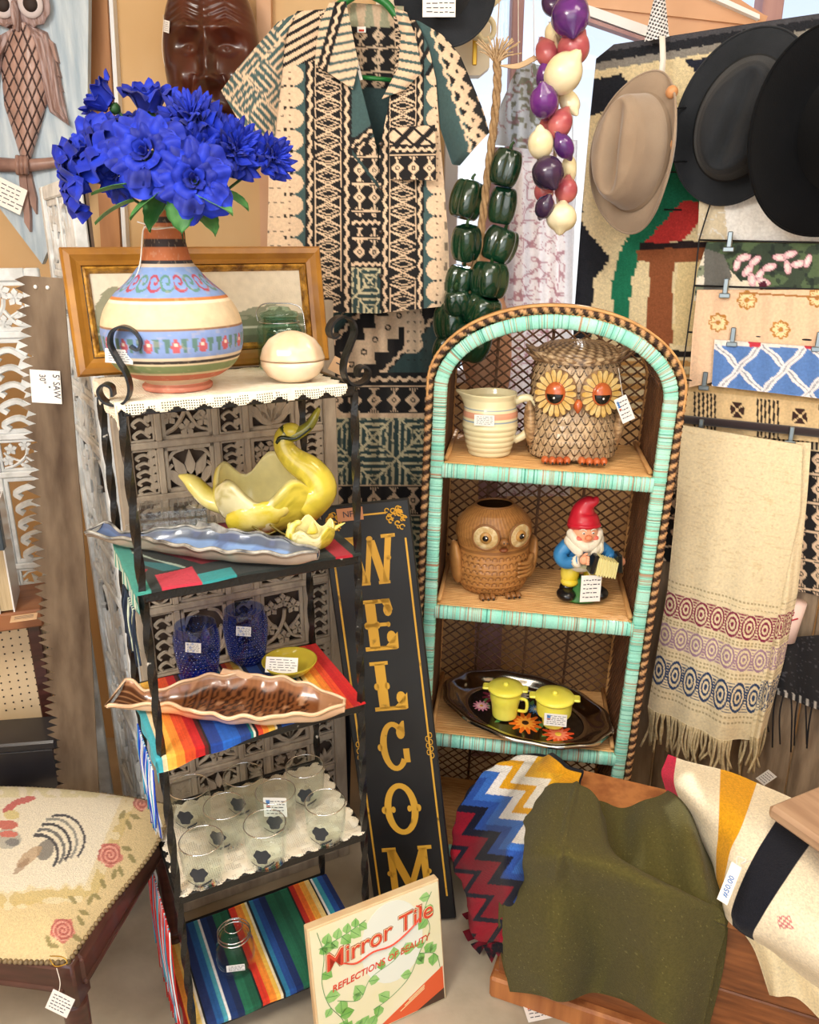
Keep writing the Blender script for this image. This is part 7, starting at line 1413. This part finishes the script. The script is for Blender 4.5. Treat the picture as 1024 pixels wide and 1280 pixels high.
def afgc(u, v, A):
    px_ = 512+1000*A[..., 0]/(A[..., 1]*CT+(H-A[..., 2])*ST); py_ = 640+1000*((H-A[..., 2])*CT-A[..., 1]*ST)/(A[..., 1]*CT+(H-A[..., 2])*ST)
    d = (700-px_)*.8+(py_-960)*.42; tt = (px_*.45+py_)*.9; tri = np.abs(((tt/34) % 1)-.5)*2; b = d+tri*26; p = Paint(v, u, '#12131c')
    a = -99
    for e_, c_ in ((26, '#e2a420'), (40, '#e6b02c'), (58, '#e9e4da'), (72, '#e0a420'), (88, '#e8e6e4'), (104, '#3a6cc0'), (118, '#2c50a0'), (134, '#14162a'), (158, '#8c1228'), (168, '#15162a'), (196, '#b0142c'), (206, '#10121e'), (232, '#98122a'), (400, '#10111a')): p.m((b >= a) & (b < e_), c_); a = e_
    p.m(v > .965, '#101018'); p.m(u < .03, '#101420'); p.c *= (.75+.35*np.abs(np.sin(tri*26)))[..., None]; return p.c
ab, Aa = blanket('zigzag_crochet_afghan', 'crocheted zigzag afghan in red, navy, blue, white and yellow on chest\'s left end', ctl(AFG), afgc, 240, 200, amp=.006, t=.008, seed=7, extra=lambda u, v: .0025*np.sin((u*60))+.006*np.sin(v*14+u*5))
MRY = M('maroon_yarn', '#7c1024', .95, c2='#15131c', ns=14, contrast=(.5, .55), bump=.5, bs=300)
for k in range(7):
    b = Aa[-1, int(k/6*(Aa.shape[1]-1))]; mk('pointed_edge', (lambda G: (G[0]-np.array(ab.location), G[1]))(xf(prism([(-.022, 0), (.022, 0), (0, -.035-.02*(k % 2))], .008, 0, 'y'), b, (0, 0, .4))), MRY, ab, False)
# wooden block corner on the right, tag on the floor
q = Pz(994, 1042, .60); o = thing('wooden_board', 'rounded pale brown wooden board end lying on the striped blanket at the right edge', 'board', (q[0]+.165, q[1]+.045, .60), rot=(0, math.radians(3), math.radians(28))); mk('table_top', box((0, 0, 0), (.34, .20, .03), .008), M('pale_brown_wood', '#a68468', .5, c2='#bb9a7c', ns=6, nst=(8, 1, 8)), o, False)
q = Pz(673, 1262, .003); o = thing('floor_price_tag', 'white price tag with blue hand print lying on the floor by the chest', 'tag', (q[0], q[1]-.004, .002), rot=(-PI/2+.0, 0, 0)); o.rotation_euler = (math.radians(-88), 0, math.radians(20)); 
for nm, G, m_ in tagcard(.065, .05, 1, 95): mk(nm, xf(G, (0, 0, 0), (0, 0, PI)) if False else G, m_, o, False)
o.rotation_euler = (math.radians(-80), 0, math.radians(12)); o.location = (q[0], q[1], .006)

# ============================================================ BOXED MIRROR TILES
b0 = Pz(400, 1322, 0.0); mt = thing('mirror_tile_box', 'flat box of mirror tiles with green ivy and red lettering, leaning on the rack', 'box', b0, rot=(math.radians(-8), 0, RZ))
TW, TH2 = .312, .312; mk('box_body', box((TW/2, .012, TH2/2), (TW, .022, TH2), .002), M('pale_box_wood', '#dcb98c', .6, c2='#e8cfa4', ns=12), mt, False)
mk('front_sheet', box((TW/2, -.0005, TH2/2), (TW-.008, .002, TH2-.008)), M('ivory_print', '#e9e3b8', .25, c2='#f0edd2', ns=4, coat=.6), mt, False)
mk('white_glow_print', prism([(TW*.60+.075*math.cos(t), TH2*.66+.10*math.sin(t)) for t in np.linspace(0, 2*PI, 30)[:-1]], .0004, .0016, 'y'), M('pale_print', '#e9efe4', .3, coat=.6), mt, False)
g = []; g2 = []; r = random.Random(12)
def ivy(x, z, a, s): 
    pts = [(0, 0), (.3, .42), (.62, .40), (1, 0), (.62, -.34), (.3, -.42)]; c_, s_ = math.cos(a), math.sin(a); P2 = [(x+(u*c_-w*s_)*s, z+(u*s_+w*c_)*s) for u, w in pts]; g.append(prism(P2, .0004, .0020, 'y')); g2.append(tube([(x, -.0026, z), (x+c_*s*.8, -.0026, z+s_*s*.8)], .0005, 4))
vines = [[(.02, .30), (.03, .24), (.02, .18), (.03, .12), (.06, .06), (.04, .01)], [(.02, .26), (.08, .27), (.13, .285)], [(.29, .29), (.27, .25), (.28, .20), (.25, .15), (.22, .10), (.17, .07), (.13, .06)], [(.25, .15), (.29, .13), (.30, .09)], [(.05, .12), (.10, .10), (.13, .14), (.19, .16), (.22, .19)], [(.03, .04), (.08, .03), (.12, .02)]]
for vi, p_ in enumerate(vines):
    q = bez([(a, 0, b) for a, b in p_], 30); g2.append(tube(q-[0, .0024, 0], .0006, 4))
    for k in range(1, len(q)-1, 3 if vi < 3 else 4): d = q[k+1]-q[k-1]; a = math.atan2(d[2], d[0])+(1 if (k//3) % 2 else -1)*1.1; s = r.uniform(.022, .036); e = (q[k][0]+math.cos(a)*s, q[k][2]+math.sin(a)*s); 
    for k in range(1, len(q)-1, 3 if vi < 3 else 4):
        d = q[k+1]-q[k-1]; a = math.atan2(d[2], d[0])+(1 if (k//3) % 2 else -1)*1.1; s = r.uniform(.022, .036)
        if .008 < q[k][0]+math.cos(a)*s < TW-.008 and .008 < q[k][2]+math.sin(a)*s < TH2-.008 and not (q[k][0] > .17 and q[k][2] < .08+(q[k][0]-.17)*.35): ivy(q[k][0], q[k][2], a, s)
mk('ivy_leaf_print', join(g), M('ivy_green_print', '#6fb04c', .35, c2='#9fd080', ns=20, coat=.5), mt, False, kind='stuff'); mk('ivy_stem_print', join(g2), M('ivy_stem_print_green', '#3f8a44', .4), mt, False)
RDP = M('red_print', '#d8452c', .35, coat=.4); CRP = M('cream_print', '#f2e4b0', .35)
text('title_lettering', 'Mirror Tile', .058, M('dark_red_print', '#8c2418', .4), mt, (.158, -.0020, .232), (PI/2, math.radians(-7), 0), offset=.0024, shear=.2)
text('title_lettering', 'Mirror Tile', .058, CRP, mt, (.158, -.0026, .232), (PI/2, math.radians(-7), 0), offset=.0012, shear=.2, ext=.0005)
text('title_lettering', 'Mirror Tile', .058, RDP, mt, (.158, -.0033, .232), (PI/2, math.radians(-7), 0), shear=.2, ext=.0005, offset=.0002)
mk('title_swirl', join([tube(bez([(.07, -.003, .205), (.10, -.003, .192), (.14, -.003, .202), (.19, -.003, .200), (.25, -.003, .232), (.262, -.003, .262), (.25, -.003, .27)], 30), .0032, 6, flat=.3)]), RDP, mt)
text('subtitle_lettering', 'REFLECTIONS OF BEAUTY', .0215, RDP, mt, (.158, -.0022, .166), (PI/2, math.radians(-7), 0), shear=.3, offset=.0003, sx=.95)
mk('red_corner', prism([(.135, .006), (.306, .006), (.306, .092)], .0004, .0018, 'y'), M('orange_red_print', '#df5c30', .35, coat=.4), mt, False); mk('dark_corner', prism([(.235, .006), (.306, .006), (.306, .034)], .0004, .0023, 'y'), M('dark_print', '#4a3428', .4), mt, False)
mk('small_print_lines', join([xf(box((0, 0, 0), (.07-.012*k, .0003, .0018)), (.225+.006*k, -.0026, .040+.007*k-.0), (0, math.radians(-26), 0)) for k in range(3)]), CRP, mt, False)

# ============================================================ NEEDLEPOINT STOOL
FRc = Pz(88, 1200, .47); STZ = math.radians(-8); st = thing('needlepoint_stool', 'dark wooden stool with rooster and roses needlepoint seat, price tag at its corner', 'stool', (FRc[0], FRc[1], 0), STZ)
MST = Matrix.Translation(st.location) @ Euler((0, 0, STZ)).to_matrix().to_4x4(); SW, SD = .46, .43
n = 260; u, v = np.meshgrid(np.linspace(-1, 1, n), np.linspace(-1, 1, n), indexing='ij')
sq = lambda a, b: (a*np.sqrt(1-b*b*.5*.30), b*np.sqrt(1-a*a*.5*.30))
uu, vv = sq(u, v); bow = 1-.05*np.cos(v*PI/2)*0; x = -SW/2+uu*SW/2*1.05+.010*np.sin(vv*PI)*(uu > 0)*uu; y = SD/2+vv*SD/2*1.05; ed = np.maximum(np.abs(u), np.abs(v)); z = .455+.040*(1-ed**7)+.012*(1-u*u)*(1-v*v); A = np.stack([x, y, z], -1)
Wp = A @ np.array(MST.to_3x3()).T+np.array(MST.translation); dep = Wp[..., 1]*CT+(H-Wp[..., 2])*ST; px_ = 512+1000*Wp[..., 0]/dep; py_ = 640+1000*((H-Wp[..., 2])*CT-Wp[..., 1]*ST)/dep
p = Paint(np.floor(px_/1.6)*1.6, np.floor(py_/1.6)*1.6, '#e9e1cb'); X, Y = p.x, p.y; nz = noise2(X, Y, 9, 3)
rim = np.maximum((X-(150-(Y-1010)*.42)), (Y-1120+.12*X)+(nz-.5)*16); p.m(rim > -4, '#dfd0a4', .8); p.m(rim > 14, '#dac595'); p.m((rim > 2) & (rim < 16) & (nz > .5), '#cdb674', .8); p.m((Y < 996) & (nz > .35), '#d8cf9a', .7)
def blob(cx, cy, rx, ry, col, a=1.0, an=0): d_ = ((X-cx)*math.cos(an)+(Y-cy)*math.sin(an))/rx; e_ = (-(X-cx)*math.sin(an)+(Y-cy)*math.cos(an))/ry; return p.m(d_**2+e_**2 < 1, col, a)
for cx, cy, R_ in ((137, 1068, 15), (78, 1162, 15), (176, 1003, 10)):
    d_ = np.hypot(X-cx, (Y-cy)*1.0); a_ = np.arctan2(Y-cy, X-cx); p.m(d_ < R_*(1+.12*np.sin(a_*5)), '#cf8272'); p.m((np.sin(d_*1.2+a_*1.0) > .45) & (d_ < R_), '#b05a52'); p.m((np.sin(d_*1.2+a_) < -.6) & (d_ < R_*.9), '#e6aa98')
for k, (cx, cy, an) in enumerate(((158, 1060, .3), (164, 1072, .9), (150, 1088, 1.2), (142, 1092, 1.9), (128, 1104, 1.2), (120, 1120, .6), (112, 1124, 2.0), (104, 1140, .4), (100, 1150, 1.0), (96, 1172, .6), (66, 1182, .2), (60, 1175, 1.1), (160, 1030, 1.2), (168, 1020, .4), (152, 1018, 2.2), (90, 1124, .8))): blob(cx, cy, 7, 3, '#8f8452', .9, an)
for t0, (ax_, ay_), cc in ((0, (52, 1052), '#3a3a3e'), (1, (58, 1046), '#6a6a66'), (2, (64, 1040), '#2e2e34'), (3, (70, 1034), '#8c8c82'), (4, (78, 1030), '#34343a')):
    r0 = 26+2*t0; a_ = np.arctan2(Y-(ay_+r0*.55), X-ax_+4); d_ = np.hypot(X-ax_+4, Y-(ay_+r0*.55)); p.m((np.abs(d_-r0*.9) < 2.0-.25*t0*.5) & (a_ > -1.9) & (a_ < .75), cc)
blob(56, 1062, 10, 14, '#5c5a58', .8, .5); blob(36, 1070, 20, 7, '#b89a76', .8, -.7); blob(26, 1082, 14, 4, '#9a7a5c', .7, -.8); blob(8, 1048, 18, 12, '#a0a096', .7); blob(15, 1052, 9, 5, '#55565c', .7); blob(8, 1030, 14, 6, '#c86a5a'); blob(10, 1042, 12, 4, '#cf7060'); blob(28, 1000, 16, 4, '#c4605a', 1, -.25); blob(12, 1008, 12, 4, '#c4605a', 1, -.6); blob(14, 1018, 10, 6, '#d8c98a')
mk('needlepoint_cushion', surf(A), M('needlepoint', vcol=True, rough=.95, ns=260, vvar=.12, bump=.8, bs=520, sheen=.2), st, True, p.c.reshape(-1, 3))
STW = M('stool_wood', '#3a211a', .35, c2='#54302a', ns=8, nst=(1, 1, 6), coat=.3)
def apr(x0_, y0_, x1_, y1_): 
    L0 = math.hypot(x1_-x0_, y1_-y0_); an = math.atan2(y1_-y0_, x1_-x0_); return xf(join([box((L0/2, 0, .420), (L0, .024, .070), .006), box((L0/2, -.010, .395), (L0, .012, .012), .004), box((L0/2, -.010, .445), (L0, .010, .008), .003)]), (x0_, y0_, 0), (0, 0, an))
for a_ in ((-SW+.02, .012, -.02, .012), (-.006, .02, -.006, SD-.02), (-.02, SD-.012, -SW+.02, SD-.012), (-SW+.006, SD-.02, -SW+.006, .02)): mk('apron', apr(*a_), STW, st, False)
for cx, cy in ((-.022, .022), (-.022, SD-.022), (-SW+.022, .022), (-SW+.022, SD-.022)):
    mk('leg', join([box((cx, cy, .405), (.046, .046, .10), .005), xf(lathe(bez([(.012, 0), (.016, .006), (.019, .05), (.0215, .085), (.0175, .10), (.022, .11), (.0225, .118), (.018, .128), (.020, .2), (.023, .33), (.022, .35), (.018, .356)], 60), 24), (cx, cy, 0))]), STW, st, True, sharp=40)
NAIL = M('gimp_braid', '#6b5a40', .5, c2='#8a7654', ns=60); g = []
rim = np.array([A[int(round((n-1)*(a_+1)/2)), int(round((n-1)*(b_+1)/2))] for a_, b_ in [(t, -1) for t in np.linspace(-1, 1, 48)]+[(1, t) for t in np.linspace(-1, 1, 40)]+[(t, 1) for t in np.linspace(1, -1, 48)]+[(-1, t) for t in np.linspace(1, -1, 40)]])
mk('braid_trim', join([ell(q_+[0, 0, .001], (.0052, .0052, .0045), 8, 6) for q_ in rim]), NAIL, st, True, kind='stuff')
put_tag(st, (-.012, -.030, .402), (0, .45, 0), .042, .052, 0, 101, string=bez([(-.02, -.012, .462), (-.012, -.02, .44), (-.012, -.028, .425)], 10)); mk('safety_pin', tube(bez([(-.035, -.004, .478), (-.010, -.006, .482), (.0, -.010, .474), (-.02, -.014, .468), (-.035, -.006, .474)], 16), .0010, 5), M('brass', '#c9a240', .3), st)

# ============================================================ LEFT EDGE: books, ledge, pegboard, black box
LY = 1.66; bx = P(0, 790, LY); lg = thing('wooden_ledge', 'brown wooden ledge at the left edge carrying two books', 'shelf', (bx[0]-.12, LY+.02, 0), math.radians(20))
zt = P(30, 768, LY)[2]; mk('ledge_board', box((.03, .02, zt-.022), (.34, .17, .044), .004), M('brown_ledge_wood', '#7b4a2e', .5, c2='#95603c', ns=5, nst=(1, 6, 6)), lg, False)
for x_ in (-.10, .16): mk('ledge_leg', box((x_, .08, (zt-.044)/2), (.03, .03, zt-.044), .003), STW, lg, False)
PEGB = M('pegboard', '#dcbf94', .8, c2='#e6cca6', ns=5); mk('pegboard', box((.06, .105, zt-.22), (.36, .006, .36)), PEGB, lg, False)
mk('peg_holes', join([xf(lathe([(0, 0), (.0022, 0), (.0022, .001), (0, .001)], 8), (-.10+.02*i, .1012, zt-.08-.02*j), (PI/2, 0, 0)) for i in range(16) for j in range(14)]), DKW, lg, False, kind='stuff')
PAGE = M('page_block', '#c9b592', .85, c2='#b29c78', ns=80, nst=(8, .2, .2)); 
for i, (lab, xo, ht, cov, col2) in enumerate((('book with white cover and red print standing nearest the saw', .128, .255, '#e6e4e2', '#c8384a'), ('taller book with blue-white cover, left of the white one', .085, .31, '#b7c8d4', '#39424a'))):
    bp_ = np.array(lg.location)+np.array(Euler((0, 0, math.radians(20))).to_matrix() @ Vector((xo, -.0, 0)))
    bk = thing('standing_book', lab, 'book', (bp_[0], bp_[1], zt+.001), math.radians(20), group='books on the left ledge')
    mk('page_block', box((0, .0, ht/2), (.026, .115, ht-.008)), PAGE, bk, False)
    mk('cover', join([box((-.015, -.0, ht/2), (.003, .125, ht)), box((.015, 0, ht/2), (.003, .125, ht)), box((0, .062, ht/2), (.033, .003, ht))]), M('cover_'+cov[1:], cov, .3, coat=.5), bk, False)
    mk('cover_band', box((-.0168, -.01, ht*.7), (.0006, .08, ht*.16)), M('cover_'+col2[1:], col2, .3), bk, False)
q = P(24, 772, 1.62); o = thing('paper_label_card', 'small cream card lying on the wooden ledge below the books', 'card', (q[0], LY-.02, zt+.001), math.radians(20)); mk('card', box((0, 0, .0008), (.055, .035, .001)), M('tan_card', '#d9b48c', .8), o, False); mk('card_writing', join([box((0, .008-.006*k, .0015), (.04, .0012, .0004)) for k in range(3)]), INK, o, False)
mg = P(-12, 592, 1.60); o = thing('white_magazine', 'white magazine with a red number 75 poking out over the books', 'magazine', (mg[0]+.0, 1.56, mg[2]-.045), math.radians(14))
mk('magazine_body', box((-.02, 0, .03), (.09, .012, .075), .002), M('cover_e6e4e2', '#e6e4e2', .3), o, False); text('cover_number', '75', .04, RED, o, (.0, -.0068, .03), (PI/2, 0, 0), offset=.0012)
mk('support_block', box((-.02, .015, -.06), (.08, .02, .11), .002), M('cover_39424a', '#39424a', .4), o, False)
bq = Pz(28, 985, 0.30); o = thing('black_box', 'black lacquered box on the floor behind the needlepoint stool', 'box', (-.985, 1.65, 0), math.radians(8)); BLQ = M('black_lacquer', '#1b1a1d', .3, c2='#2b292d', ns=4, coat=.3)
mk('box_body', box((0, 0, .26), (.27, .10, .52), .005), BLQ, o, False); mk('box_lid', box((0, 0, .532), (.285, .115, .024), .005), BLQ, o, False)
